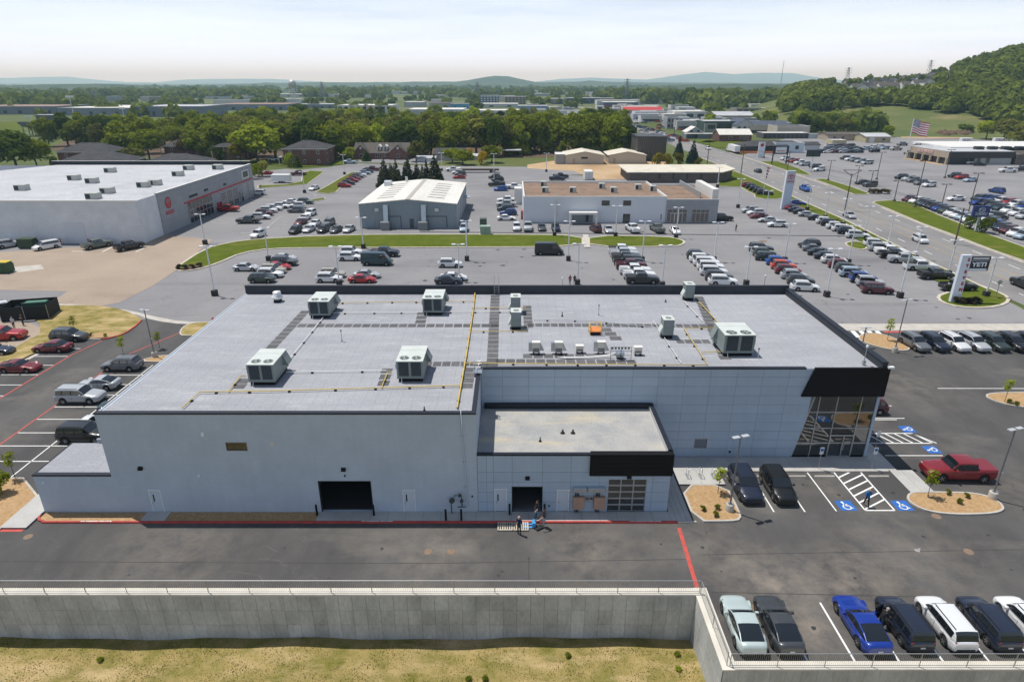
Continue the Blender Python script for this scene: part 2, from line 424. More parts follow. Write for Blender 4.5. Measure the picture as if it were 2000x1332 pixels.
M_DIRT=ground_mat('bare_earth',[(.40,.27,.15),(.48,.35,.21),(.30,.19,.10)],[(.08,.35,.65),(.05,.5,.7)],bscale=2)
M_TARSEAL=mat('dark_seal',(.030,.030,.031),.8)
M_CAST=mat('cast_cover',(.23,.16,.11),.8,var=.2,scale=4)

# ================================================================== ground sheets
WALL_Y,WALL_X,FRONT_Y=34.03,12.75,28.02      # retaining wall: face of the long run, face of the return, face of the near run
gm=MB()
for x0,x1,y0,y1 in ((-2500,13.2,34.4,1500),(13.2,2500,28.4,1500)):
 gm.face([(x0,y0,-.09),(x1,y0,-.09),(x1,y1,-.09),(x0,y1,-.09)])
for x0,x1,y0,y1 in ((-30000,-2500,34,45000),(2500,30000,34,45000),(-2500,2500,1500,45000)):
 gm.face([(x0,y0,-.09),(x1,y0,-.09),(x1,y1,-.09),(x0,y1,-.09)])
tag(gm.build('ground',M_FIELD),kind='structure')
gm=MB()      # the lower ground goes on behind and beside the camera
for x0,x1,y0,y1 in ((-30000,30000,-30000,-29.5),(-30000,-69.5,-29.5,34.4),(59.5,30000,-29.5,28.4)):gm.face([(x0,y0,-4.0),(x1,y0,-4.0),(x1,y1,-4.0),(x0,y1,-4.0)])
tag(gm.build('lower_ground',M_FIELD),kind='structure')

rows=[]
for j in range(30):
 y=-30+(36.2+30)*(j/29.0) ** .55
 rows.append([(x,y,-3.86+.10*math.sin(x*.31+y*.2)+.07*math.sin(x*.83 -y*.9)+(.26 if x>6 and y<33 else 0)*min(1,(x -6)/3)+.014*random.uniform(-1,1)) for x in np.linspace(-70,60,105)])
lm=MB();lm.grid(rows,0,True);tag(lm.build('lower_lawn',M_DRYGR),kind='structure')

tag(flat('old_asphalt_lot',gp([(-260,640),(600,700),(1300,700),(1600,690),(2300,700),(2030,622),(1985,596),(1905,560),(1640,436),(1560,400),(1525,377),(1440,350),(1330,345),(1250,352),(1100,341),(850,338),(700,338),(560,330),(380,345),(-260,375)]),-.030,M_OLD),kind='structure')
flat('back_lane',gp([(440,345),(640,327),(690,319),(830,324),(1000,326),(1200,326),(1290,330),(1290,336),(1100,342),(850,341),(640,345)]),-.022,M_OLD)
flat('church_car_park',gp([(690,317),(830,321),(925,306),(800,303),(690,312)]),-.020,M_OLD)
flat('dirt_yard',gp([(1030,322),(1110,310),(1300,316),(1310,345),(1165,352),(1120,334),(1030,329)]),-.018,M_DIRT)
flat('gravel_car_park',gp([(-200,340),(40,330),(140,322),(150,345),(-200,372)]),-.018,M_OLD)
flat('beige_lot',gp([(-260,520),(-30,494),(270,476),(322,460),(365,463),(415,468),(345,527),(300,557),(235,590),(190,599),(100,590),(132,569),(0,566),(-260,575)]),-.016,M_BEIGE)
NEW=[(-140,34.7),(13.6,34.7),(13.6,28.6),(130,28.6),(130,84.0),(47.0,84.6),(36.0,84.8),(36.0,72),(-34,72)]+gp([(425,630),(360,631),(300,621),(279,624)])+[(-56.2,86),(-62.2,80.2),(-62.4,75.7),(-64,72),(-70,64),(-140,50)]
flat('new_asphalt',NEW,-.004,M_NEW)
flat('far_asphalt_lot',gp([(2060,545),(1868,468),(1735,416),(1663,382),(1586,353),(1483,318),(1447,306),(1500,282),(1560,262),(1700,258),(1800,268),(2150,285),(2400,330),(2400,560)]),-.030,M_OLD)

RL=[(2330,745),(2120,652),(2030,610),(1970,582),(1922,561),(1859,533.5),(1772,491),(1650,428),(1607,408),(1541,384),(1522,371),(1450,340),(1381,313),(1320,287),(1262,262),(1210,245),(1150,226),(1105,208),(1086,199),(1078,192)]
RR=[(2420,672),(2250,608),(2100,552),(2000,515),(1935,491),(1868,465),(1800,440),(1735,414),(1663,380),(1625,366),(1586,352),(1548,340),(1483,317),(1420,297),(1366,281),(1307,263),(1250,248),(1190,231),(1130,211),(1104,199),(1090,192)]
def polyline_resample(pts,n):
 P=[Vector(p) for p in pts];L=[0]
 for a,b in zip(P,P[1:]):L.append(L[-1]+(b -a).length)
 out=[]
 for k in range(n):
  t=L[-1]*k/(n -1);i=max(j for j in range(len(L)) if L[j] <= t+1e-9);i=min(i,len(P)-2)
  out.append(P[i].lerp(P[i+1],(t -L[i])/max(1e-9,L[i+1]-L[i])))
 return out
rl,rr=gp(RL),gp(RR)
def xat(pl,y):
 for a,b in zip(pl,pl[1:]):
  if (a[1]-y)*(b[1]-y) <= 0 and a[1] != b[1]:return a[0]+(b[0]-a[0])*(y -a[1])/(b[1]-a[1])
 return None
road_rows=[]
yl=np.concatenate([np.linspace(78,420,61),np.linspace(432,900,20)])
for y in yl:
 a,b=xat(rl,y),xat(rr,y)
 if a is None or b is None:continue
 road_rows.append((a,b,y))
sm=[]
for i in range(len(road_rows)):
 w=road_rows[max(0,i -4):i+5];sm.append((sum(q[0] for q in w)/len(w),sum(q[1] for q in w)/len(w),sum(q[2] for q in w)/len(w)))
road_rows=sm
rm=MB();rm.grid([[(a,y,-.008),(b,y,-.008)] for a,b,y in road_rows],0,False)
road=tag(rm.build('road',M_ROAD),kind='structure')
def road_pt(i,t):
 i=max(0,min(len(road_rows)-1.001,i));k=int(i);f=i -k
 a=road_rows[k];b=road_rows[k+1]
 xl,xr,y=a[0]*(1 -f)+b[0]*f,a[1]*(1 -f)+b[1]*f,a[2]*(1 -f)+b[2]*f
 return (xl+(xr -xl)*t,y)
def road_strip(name,t,w,m,i0,i1,z=-.003):
 mb=MB();r=[]
 for i in np.arange(i0,i1+.01,.5):
  p,q=Vector(road_pt(i,t)),Vector(road_pt(i+.3,t));d=(q -p).normalized();n=Vector((-d.y,d.x))*w/2
  r.append([(*(p+n),z),(*(p -n),z)])
 mb.grid(r,0,False);return mb.build(name,m,road)
NR=len(road_rows)
for t in (.405,.595):road_strip('centre_line',t,.16,M_YEL,0,min(NR -2,62))
for t in (.205,.795):
 i=0.0
 while i<min(NR -3,60):
  p=road_pt(i,t);q=road_pt(i+.55,t)
  flat('lane_dash',line_quad(p,q,.16),-.003,M_WHITE,parent=road);i += 1.95
road_strip('tar_seam',.93,.10,M_TARSEAL,0,50)
road_strip('tar_seam',.86,.07,M_TARSEAL,0,50)
road_strip('tar_seam',.84,.05,M_TARSEAL,12,50)
def road_kerb(t,sgn,i0,i1):
 mb=MB();r0=[[],[],[]]
 rows=[]
 for i in np.arange(i0,i1+.01,1.0):
  p=Vector(road_pt(i,t));w=.5*sgn
  rows.append([(p.x,p.y,-.006),(p.x,p.y,.13),(p.x+w,p.y,.13),(p.x+w,p.y,-.03)])
 mb.grid(rows,0,False);o=mb.build('kerb',M_KERB,weld=True);o['kind']='structure';return o
road_kerb(0,-1,3.2,40);road_kerb(1,1,0,17);road_kerb(1,1,24,31);road_kerb(1,1,33.5,44)

def island(name,px,m=None,kerb=True,h=.12,it=1,kw=.18,kmat=None,world_pts=None):
 pts=world_pts if world_pts else gp(px)
 pts=smooth_poly(pts,it) if it else pts
 mb=MB();mb.prism([(p[0],p[1]) for p in pts],-.02,h,0,bottom=False)
 o=mb.build(name,m or M_GRASS);o['kind']='structure'
 if kerb:kerb_loop('kerb',pts,kmat or M_KERB,kw,h+.02,-.02)
 return o
island('grass_island',[(342,526),(398,489),(440,476),(500,468),(640,461),(760,459),(1000,459),(1136,461),(1136,482),(900,483),(640,484),(530,485),(470,494),(425,514),(390,525),(358,530)],kw=.5)
island('grass_island',[(1152,461),(1300,463),(1330,469),(1336,475),(1318,482),(1152,482)],kw=.5)
flat('crossing_path',gp([(1138,459),(1149,459),(1153,484),(1141,484)]),.11,M_CONC)
flat('bark_bed',gp([(344,527),(380,519),(400,520),(385,526),(360,530)]),.126,M_DARKMULCH)
island('lawn_island',[(-140,770),(-60,700),(0,655),(75,648),(80,630),(30,605),(105,598),(150,597),(205,599),(240,606),(274,621),(278,627),(262,640),(236,655),(210,661),(168,662),(140,664),(100,676),(60,694),(0,724),(-60,760)],M_DRYGR,kerb=False)
flat('path_pad',smooth_poly(gp([(-120,630),(0,628),(60,632),(80,642),(78,655),(50,668),(0,700),(-80,745),(-160,770),(-160,650)]),1),.125,M_BEIGE)
island('lawn_island',[(352,652),(358,640),(372,633),(400,630),(470,630),(430,652),(360,657)],M_DRYGR,kmat=M_CONC)
island('grass_island',[(617,376),(640,364),(665,349),(685,338),(697,336),(690,341),(655,376),(640,379)],it=0,kw=.3)
island('grass_island',[(505,368),(560,364),(600,360),(627,340),(632,336),(605,334),(592,340),(590,355),(560,361),(505,363)],it=0,kw=.3)
island('grass_island',[(608,391),(633,387),(634,390),(612,394)],it=0,kw=.2)
island('house_lawn',[(590,327),(690,320),(700,312),(640,305),(560,312),(520,322)],kerb=False,it=0)
island('grass_verge',[(-260,372),(30,348),(76,345),(40,355),(0,362),(-260,395)],kerb=False,it=0)
vr=[]
for i in np.arange(4,34,1.0):vr.append(road_pt(i,0))
vin=[(x -.55,y) for x,y in vr]
vout=gp([(1890,560),(1840,533),(1790,500),(1745,478),(1700,453),(1665,434),(1640,424),(1600,407),(1585,402)])
mbv=MB()
def strip_between(name,off0,off1,i0,i1,z,m):
 mb=MB();rows=[]
 for i in np.arange(i0,i1+.01,1.0):
  p=road_pt(i,0);rows.append([(p[0]+off0,p[1],z),(p[0]+off1,p[1],z)])
 mb.grid(rows,0,False);o=mb.build(name,m);o['kind']='structure';return o
strip_between('grass_verge',-1.9,-.52,3.2,33,.128,M_GRASS)
strip_between('sidewalk',-3.3,-1.9,3.2,14,.124,M_KERB)
strip_between('grass_verge',-6.3,-3.3,3.2,14,.128,M_GRASS)
strip_between('grass_verge',-5.0,-1.9,14,30,.128,M_GRASS)
island('grass_island',[(1651,476),(1662,484),(1690,489),(1690,476),(1668,472)],kw=.4)
island('grass_island',[(1834,580),(1842,591),(1875,600),(1925,601),(1960,594),(1968,582),(1940,568),(1905,556),(1885,562),(1850,574)],kw=.5)
flat('bark_bed',smooth_poly(gp([(1845,583),(1860,592),(1890,597),(1915,596),(1908,589),(1880,584)]),1),.126,M_DARKMULCH)
island('grass_island',[(1474,380),(1476,386),(1492,389),(1520,389),(1529,386),(1526,375),(1500,362),(1470,350),(1450,343),(1425,335),(1405,345),(1410,352),(1400,364),(1448,366),(1462,375)],it=0,kw=.3)
def far_verge(px,it=0):island('grass_verge',px,M_GRASS,kerb=True,it=it,kw=.35)
far_verge([(1712,394),(1740,392),(1782,398),(1830,420),(1900,448),(2060,505),(2120,530),(2120,550),(2004,511),(1935,487),(1868,461),(1800,436),(1737,409),(1706,397)])
far_verge([(1592,351),(1610,350),(1660,365),(1696,378),(1692,380),(1668,380),(1628,364)])
far_verge([(1484,316),(1520,316),(1560,330),(1583,342),(1575,343),(1550,338)])
island('lawn_island',[(1367,279),(1380,275),(1480,279),(1485,288),(1450,291),(1400,289)],kerb=False,it=0)
island('lawn_island',[(1355,274),(1400,271),(1412,274),(1390,279),(1362,279)],kerb=False,it=0)

flat('concrete_gutter',smooth_poly(gp([(108,592),(200,598),(262,608),(300,618),(360,629),(430,628),(432,631),(360,634),(300,626),(262,613),(200,602),(108,596)]),1),-.001,M_CONC)
flat('concrete_pad',gp([(20,522),(80,517),(86,525),(30,533)]),-.010,M_CONC)
flat('concrete_strip',[(36,84.9),(140,84.9),(140,87.6),(36,87.6)],.004,M_CONC)
for i in range(5):
 x=46.9+i*1.15;flat('crossing_bar',[(x,82.2),(x+.62,82.2),(x+1.0,84.7),(x+.38,84.7)],.004,M_WHITE)
flat('red_marking',[(53,84.0),(57,84.1),(57,84.6),(53,84.6)],.004,M_REDL)
for (a,b,w) in (((820,453),(1650,461),.9),((620,378),(1020,378),.25)):
 p,q=at(*a),at(*b);flat('tar_seam',line_quad(p,q,w),-.024,M_TARSEAL if w<.5 else mat('seam',(.062,.060,.060),.85,var=.2,scale=1))

for a,b in (((566,421),(628,421)),((560,427),(618,427)),((555,433),(606,433)),((550,439),(600,439)),((545,446),(592,446)),((520,446),(548,423)),((450,455),(520,455)),((530,447),(550,446)),((480,410),(498,410)),((474,405),(490,405)),((468,400),(500,399)),((490,393),(512,392)),((522,382),(545,381)),((404,438),(434,428)),((420,431),(436,431)),((400,436),(418,436)),((655,373),(689,373)),((955,380),(1015,380)),((610,377),(618,384)),((140,491),(172,491)),((200,492),(218,483)),((265,492),(283,484))):
 p,q=at(*a),at(*b);flat('faded_line',line_quad(p,q,.22),-.010,M_WHITE if a[0]<400 else M_WORN,parent=bpy.data.objects['old_asphalt_lot'])
# ================================================================== near paving, markings and kerbs
new_asphalt=bpy.data.objects['new_asphalt']
def stripe(p,q,w=.11,m=None,z=.002,name='parking_line'):return flat(name,line_quad(p,q,w),z,m or M_WHITE,parent=new_asphalt)
for y in (50.98,53.7,56.21,59.0,61.75,64.63,67.29,69.91):stripe((-50.2,y),(-39.2,y))
stripe((-45.2,48.4),(-45.2,72.8))
stripe((-50.4,40),(-50.3,76),.16,M_REDL,.0025,'red_line');stripe((-50.3,76),(-47.1,84.2),.16,M_REDL,.0025,'red_line')
stripe((-57.8,55),(-57.5,76),.16,M_REDL,.0025,'red_line');stripe((-57.5,76),(-56.5,81),.16,M_REDL,.0025,'red_line')
for y in (61.6,64.4,67.2,70.04,72.8,75.6,78.2):stripe((-62.2,y),(-57.7,y))
flat('concrete_edge',[(-62.9,70.5),(-62.3,70.5),(-61.6,80.6),(-62.2,80.8)],.003,M_CONC,parent=new_asphalt)
for x in (21.73,24.3):stripe((x,43.4),(x,48.9))
stripe((26.95,43.5),(26.95,49.1))
HX0,HX1=29.4,31.85
for x in (HX0,HX1):stripe((x,43.6),(x,49.2),.13)
stripe((HX0,43.6),(HX1,43.6),.13)
for k in range(7):
 y=43.75+k*.92;x1,y1=HX1 -.06,y+1.35
 if y1>49.15:x1 -= (y1 -49.15)*1.8;y1=49.15
 stripe((HX0+.06,y),(x1,y1),.15)
for y,x0,x1 in ((51.97,35.6,41.1),(59.2,36.6,41.6),(62.0,37,41.8),(64.8,37,41.8)):stripe((x0,y),(x1,y))
stripe((36.2,58.9),(40.6,58.9))
for a,b in (((35.4,54.2),(41.3,54.2)),((36.3,56.1),(40.6,56.1)),((40.6,56.1),(41.9,54.2))):stripe(a,b,.13)
for k in range(6):
 x=36.0+k*.95;stripe((x+.75,54.25),(x -.1,56.05),.15)
for x in (18.2,21.1,23.83,26.54,29.37,32.1,34.9,37.6):stripe((x,28.75),(x,33.5),.13)
for k in range(12):
 x=54.6+k*2.62;stripe((x,76.4),(x+.1,80.6))
stripe((49.5,66.3),(75,66.2));stripe((60,53.0),(80,53.0));stripe((58.5,55.8),(80,55.8))
stripe((13.35,41.35),(13.05,34.9),.3,M_REDL,.003,'red_line')
def wheelchair(cx,cy,rot,s=1.0):
 o=flat('accessible_square',[(cx+s*(a*math.cos(rot)-b*math.sin(rot)),cy+s*(a*math.sin(rot)+b*math.cos(rot))) for a,b in ((-.68,-.68),(.68,-.68),(.68,.68),(-.68,.68))],.004,M_BLUE,parent=new_asphalt)
 mb=MB()
 def W(a,b):return (cx+s*(a*math.cos(rot)-b*math.sin(rot)),cy+s*(a*math.sin(rot)+b*math.cos(rot)),.008)
 def seg(a,b,w):
  d=Vector((b[0]-a[0],b[1]-a[1])).normalized();n=Vector((-d.y,d.x))*w/2
  mb.face([W(a[0]-n.x,a[1]-n.y),W(b[0]-n.x,b[1]-n.y),W(b[0]+n.x,b[1]+n.y),W(a[0]+n.x,a[1]+n.y)])
 mb.face([W(-.12+.11*math.cos(t),.44+.11*math.sin(t)) for t in np.linspace(0,2*math.pi,12,endpoint=False)])
 seg((-.10,.34),(-.04,-.02),.13);seg((-.08,.16),(.2,.16),.09);seg((-.05,-.03),(.26,-.03),.12);seg((.24,-.03),(.36,-.36),.12);seg((.33,-.36),(.48,-.33),.1)
 a=[-.6+4.3*k/16 for k in range(17)]
 for t0,t1 in zip(a,a[1:]):
  t0 -= math.pi*1.02;t1 -= math.pi*1.02
  c=(.02,-.2);seg((c[0]-.32*math.cos(t0+1.2),c[1]+.30*math.sin(t0+1.2)),(c[0]-.32*math.cos(t1+1.2),c[1]+.30*math.sin(t1+1.2)),.10)
 mb.build('wheelchair_symbol',M_WHITE,o)
for px,r in (((1652,987),0),((1762,987),0),((1772,838),math.pi/2),((1820,878),math.pi/2)):
 p=at(*px);wheelchair(p.x,p.y,r,1.0 if r == 0 else .95)
M_SEAM=mat('asphalt_seam',(.040,.039,.040),.9);M_CRACK=mat('pale_crack',(.125,.12,.115),.95);M_OIL=mat('oil_stain',(.036,.035,.036),.6,var=.3,scale=3)
for a,b in (((1370,1083),(2050,1072)),((1390,1156),(1800,1165)),((1033,1086),(1033,1142)),((1560,640),(1905,776)),((-20,1096),(820,1100)),((820,1100),(1340,1092)),((1830,700),(2050,720))):
 p,q=at(*a),at(*b);stripe((p.x,p.y),(q.x,q.y),.05,M_SEAM,.0012,'asphalt_seam')
rc=random.Random(5)
for k in range(26):
 x,y=rc.uniform(-36,12),rc.uniform(35.5,41);
 if k>15:x,y=rc.uniform(14,48),rc.uniform(35,42.5)
 a=rc.choice((0,.1,1.5,2.6))+rc.uniform(-.3,.3);mb=MB();p=Vector((x,y));L=rc.randint(3,8);rows=[]
 for i in range(L):d=Vector((math.cos(a),math.sin(a)));n=Vector((-d.y,d.x))*rc.uniform(.008,.028);rows.append([(*(p+n),.0016),(*(p -n),.0016)]);p=p+d*rc.uniform(.2,.6);a += rc.uniform(-.5,.5)
 mb.grid(rows,0,False);mb.build('crack',M_CRACK,new_asphalt)
for x,y,r in [(rc.choice((20.2,23,25.6,28.1,33.1))+rc.uniform(-.3,.3),rc.uniform(44.5,48),rc.uniform(.08,.25)) for _ in range(9)]+[(rc.choice((15,17.3,19.7,22.6,25.4,28))+rc.uniform(-.4,.4),rc.uniform(29.5,33.4),rc.uniform(.08,.3)) for _ in range(9)]+[(rc.uniform(-49,-40),rc.uniform(51,70),rc.uniform(.1,.35)) for _ in range(12)]+[(rc.uniform(-30,45),rc.uniform(35.5,41),rc.uniform(.06,.2)) for _ in range(16)]:
 mb=MB();mb.face([(x+r*rc.uniform(.6,1.2)*math.cos(t),y+r*rc.uniform(.6,1.2)*math.sin(t),.0014) for t in np.linspace(0,6.28,11)[:-1]]);mb.build('oil_stain',M_OIL,new_asphalt)

KF,KH=41.90,.15      # outer edge of the front kerb, its height
def slab_row(name,x0,x1,y0,y1,n,m=M_WALK,z=KH):
 base=MB();base.box(x0,x1,y0,y1,-.02,z -.02);b=base.build(name,mat('joint_grey',(.16,.16,.155),.95));b['kind']='structure'
 w=(x1 -x0)/n
 for i in range(n):
  mb=MB();dz=random.uniform(-.002,.002);mb.box(x0+i*w+.012,x0+(i+1)*w -.012,y0+.004,y1 -.004,z -.022,z+dz);mb.build('slab',m,b)
 return b
slab_row('front_walk',-15.9,12.9,KF+.16,43.24,20)
slab_row('door_path',-30.1,-28.1,KF+.16,43.24,1)
slab_row('corner_walk',12.9,14.6,KF+.16,49.0,4)
slab_row('entrance_walk',12.9,35.2,49.3,51.5,12)
slab_row('bike_pad',14.75,18.85,47.1,49.3,2)
slab_row('side_path',34.5,36.6,45.9,49.3,2)
slab_row('side_walk',33.6,35.2,51.5,62.0,1)
slab_row('left_walk',-40.8,-38.7,41.2,50.0,1)
def kerb_run(name,x0,x1,y,m,h=KH,w=.16):
 mb=MB();prof=[(y,-.01),(y+.015,h -.03),(y+.05,h+.003),(y+w,h+.003),(y+w,-.01)]
 mb.extr(prof,0,x0,x1);o=mb.build(name,m);o['kind']='structure';return o
red=kerb_run('red_kerb',-38.0,13.4,KF,M_RED)
kerb_run('white_kerb',13.4,14.9,KF,M_CONC)
kerb_run('entrance_kerb',18.9,34.4,49.14,M_CONC)
for x in (-33.6,-10.9,10.8):
 lettering('NO PARKING FIRE LANE',.17,M_WHITE,red,(x,KF+.10,KH+.0045),(0,0,0),.002,.006,2.5)
def bed(name,poly,m,z,n=0,kerb=None):
 mb=MB();mb.prism(poly,-.02,z,0,bottom=False);o=mb.build(name,m);o['kind']='structure'
 if kerb:kerb_loop('kerb',poly,kerb,.17,KH,-.01)
 return o
bed('mulch_bed',[(-38.0,42.1),(-30.1,42.1),(-30.1,43.2),(-38.4,43.2),(-38.5,42.5)],M_MULCH,.10)
bed('mulch_bed',[(-28.1,42.06),(-15.9,42.06),(-15.9,43.24),(-28.1,43.24)],M_MULCH,.10)
cur=[(-38.0 -.95*math.sin(a),42.85 -.95*math.cos(a) ) for a in np.linspace(0,math.pi/2,7)]
kerb_loop('red_kerb',[(-38.0 -.79*math.sin(a),42.85 -.79*math.cos(a)) for a in np.linspace(0,math.pi/2,7)],M_RED,.17,KH,-.01,closed=False)
lw=kerb_run('red_kerb',-60,-40.8,41.05,M_RED)
flat('red_marking',[(-42,40.9),(-38.9,40.9),(-38.9,41.2),(-42,41.2)],.004,M_REDL)
bed('mulch_bed',[(-60,41.25),(-40.85,41.25),(-40.85,45.4),(-43.9,48.0),(-60,48.0)],M_MULCH,.12,kerb=M_CONC)
def round_bed(poly,it=2):return bed('mulch_bed',smooth_poly(poly,it),M_MULCH,.11,kerb=M_CONC)
round_bed([(14.95,42.2),(17.6,42.2),(18.55,42.4),(18.7,43.6),(18.75,46.95),(14.95,46.95)],1)
round_bed([(34.6,46.0),(33.6,44.8),(34.4,43.4),(37.0,43.0),(40.6,43.3),(41.3,44.6),(40.3,45.8),(37.0,45.9)])
round_bed([(48.3,82.0),(47.9,80.4),(49.8,77.9),(52.2,77.2),(53.3,78.6),(53.3,80.8),(52.2,83.2),(50.0,83.6)])
round_bed([(53.4,63.6),(55.2,61.5),(62,60.9),(75,60.9),(75,65.0),(60,65.0),(54.4,64.9)])
bed('mulch_bed',smooth_poly([(-47.5,73.9),(-44.0,73.7),(-32.4,73.7),(-32.4,76.0),(-45.5,75.9)],1),M_MULCH,.11,kerb=M_CONC)
lp=smooth_poly(gp([(236,655),(210,661),(168,662),(150,663),(160,656),(200,651),(238,649)]),1)
bed('mulch_bed',lp,M_MULCH,.135)
kerb_loop('red_kerb',gp([(278,626),(266,638),(250,649),(236,656),(210,662.5),(197,664)]),M_RED,.2,.15,-.01,closed=False)
kerb_loop('kerb',gp([(197,664),(168,663.5),(150,665)]),M_CONC,.2,.15,-.01,closed=False)
for x in (23.0,25.6,28.2,33.1,20.3):
 mb=MB();mb.extr([(48.35,.003),(48.38,.09),(48.43,.12),(48.5,.12),(48.55,.09),(48.58,.003)],0,x -.9,x+.9)
 tag(mb.build('wheel_stop',M_CONC),'concrete wheel stop of the front stalls, %s' % {23.0:'between the two black cars',25.6:'in the empty stall right of the black cars',28.2:'left of the hatched aisle',33.1:'right of the hatched aisle',20.3:'under the black car nearest the bike rack'}[x],'wheel stop','wheel stops of the front stalls')
def cover(px,r,where):
 p=at(*px);mb=MB();mb.lathe([(r,-.01),(r,.006),(r*.93,.008),(0.01,.008)],(p.x,p.y,0),20)
 tag(mb.build('manhole_cover',M_CAST),'brown iron manhole cover '+where,'manhole cover','manhole covers in the drive')
cover((836,1077),.33,'left of the pair in the front drive');cover((881,1077),.33,'right of the pair in the front drive')
cover((55,1048),.33,'at the left end of the front drive');cover((1829,1008),.37,'below the planting bed with the lamp')
cover((1892,1077),.36,'at the right side of the front drive');cover((1476,1188),.36,'between the two grey sedans')
cover((1490,471),.9,'in the middle lot before the road')
flat('pale_patch',gp([(1785,1072),(1798,1070),(1796,1078),(1788,1076)]),.002,M_WORN,parent=new_asphalt)

# ================================================================== retaining wall with panels, cap and railing
M_RW=mat('wall_concrete',(.48,.49,.485),.92,var=.30,scale=.55,bump=.25,bscale=7,fine=.10,fscale=5,rand=.10,stretch=(1,1,.45))
M_RWJ=mat('wall_joint',(.15,.15,.145),.95)
M_CAP=mat('wall_cap',(.66,.62,.54),.9,var=.14,scale=.7)
M_RAIL=mat('galvanised',(.42,.43,.44),.45,.75)
rw=empty('retaining_wall',(0,34.4,-4),0,'long grey concrete retaining wall with a railing above the lower lawn','retaining wall')
def wpart(mb,name,m):
 o=mb.build(name,m,rw);o.location=(0,-34.4,4);return o
mb=MB();mb.box(-75,WALL_X+.2,WALL_Y+.03,WALL_Y+.55,-4.6,0.10);mb.box(WALL_X+.03,13.35,28.0+.04,WALL_Y+.03,-4.6,0.10);mb.box(13.35,80,FRONT_Y+.03,FRONT_Y+.55,-4.6,.10);wpart(mb,'core',M_RWJ)
zs=[-4.4,-2.55,-1.25,0.10]
x=WALL_X
k=0
while x>-62:
 for z0,z1 in zip(zs,zs[1:]):
  mb=MB();d=random.uniform(0,.006);mb.box(x -.945,x -.008,WALL_Y -d,WALL_Y+.05,z0+.007,z1 -(.007 if z1<.1 else 0));wpart(mb,'panel',M_RW)
 x -= .955
y=WALL_Y
for z0,z1 in zip(zs,zs[1:]):
 for j in range(4):
  y0=28.06+j*1.49;mb=MB();mb.box(WALL_X -random.uniform(0,.005),WALL_X+.05,y0+.006,min(y0+1.484,WALL_Y -.02),z0+.006,z1 -(.006 if z1<.1 else 0));wpart(mb,'panel',M_RW)
for j in range(22):
 x0=12.8+j*.955;mb=MB();mb.box(x0+.006,x0+.949,FRONT_Y -random.uniform(0,.005),FRONT_Y+.05,-2.5,.10);wpart(mb,'panel',M_RW)
mb=MB();mb.box(-75,WALL_X+.1,WALL_Y -.05,34.68,.10,.17);mb.box(WALL_X -.04,13.62,FRONT_Y -.05,34.70,.10,.175);mb.box(13.62,80,FRONT_Y -.05,28.62,.10,.17);wpart(mb,'cap',M_CAP)
def railing(p,q,lab,ends=True):
 p,q=Vector(p),Vector(q);L=(q -p).length;d=(q -p)/L;n=max(1,round(L/2.8));h=1.07
 o=empty('guard_railing',(p.x,p.y,p.z),0,lab,'railing','galvanised guard railings on the retaining wall')
 u=Vector((0,0,1))
 for i in range(n+1):
  mb=MB();b=d*(L*i/n);mb.tube([b,b+u*h],.028,6);mb.build('post',M_RAIL,o)
 mb=MB();mb.tube([u*h,d*L+u*h],.03,6);mb.build('top_rail',M_RAIL,o)
 mb=MB();mb.tube([u*.12,d*L+u*.12],.022,6);mb.build('bottom_rail',M_RAIL,o)
 mb=MB();m=int(L/.125)
 for i in range(1,m):
  b=d*(L*i/m);mb.tube([b+u*.12,b+u*h],.008,4,cap=False)
 r=mb.build('balusters',M_RAIL,o);r['kind']='stuff'
 return o
railing((-75,34.22,.17),(13.0,34.22,.17),'long railing along the wall at the edge of the front drive')
railing((13.05,34.12,.175),(13.05,28.3,.175),'short railing on the wall return beside the pale green sedan')
railing((13.2,28.2,.17),(62,28.2,.17),'railing on the near wall behind the row of parked cars')
# ================================================================== main building
M_BLOCK=brick_mat('painted_block',(.45,.52,.61),(.43,.50,.587),(.395,.46,.54),.41,.205,.010,bump=.35,var=.05)
M_PANEL=mat('facade_panel',(.385,.475,.585),.5,var=.05,scale=.5,rand=.035)
def add_streaks(m,amt=.07,sc=(2.2,2.2,.16)):
 n,l=m.node_tree.nodes,m.node_tree.links;b=n['Principled BSDF'];cur=b.inputs['Base Color'].links[0].from_socket
 g=n.new('ShaderNodeNewGeometry');mp=n.new('ShaderNodeMapping');mp.inputs['Scale'].default_value=sc;l.new(g.outputs['Position'],mp.inputs['Vector'])
 nz=n.new('ShaderNodeTexNoise');nz.inputs['Scale'].default_value=1.0;nz.inputs['Detail'].default_value=7;nz.inputs['Roughness'].default_value=.65;l.new(mp.outputs[0],nz.inputs['Vector'])
 mr=n.new('ShaderNodeMapRange');mr.inputs[1].default_value,mr.inputs[2].default_value,mr.inputs[3].default_value,mr.inputs[4].default_value=.3,.72,1+amt*.4,1 -amt;l.new(nz.outputs['Fac'],mr.inputs[0])
 vm=n.new('ShaderNodeVectorMath');vm.operation='SCALE';l.new(cur,vm.inputs[0]);l.new(mr.outputs[0],vm.inputs['Scale']);l.new(vm.outputs[0],b.inputs['Base Color'])
add_streaks(M_BLOCK,.045);add_streaks(M_PANEL,.05)
M_JOINT=mat('panel_joint',(.16,.18,.21),.9)
M_ROOF=ground_mat('roof_membrane',[(.29,.297,.325),(.355,.362,.388),(.43,.435,.45)],[(.22,.35,.68,(.45,1.6,1)),(1.1,.55,.80,(.35,1.2,1))],bscale=6,bump=.2)
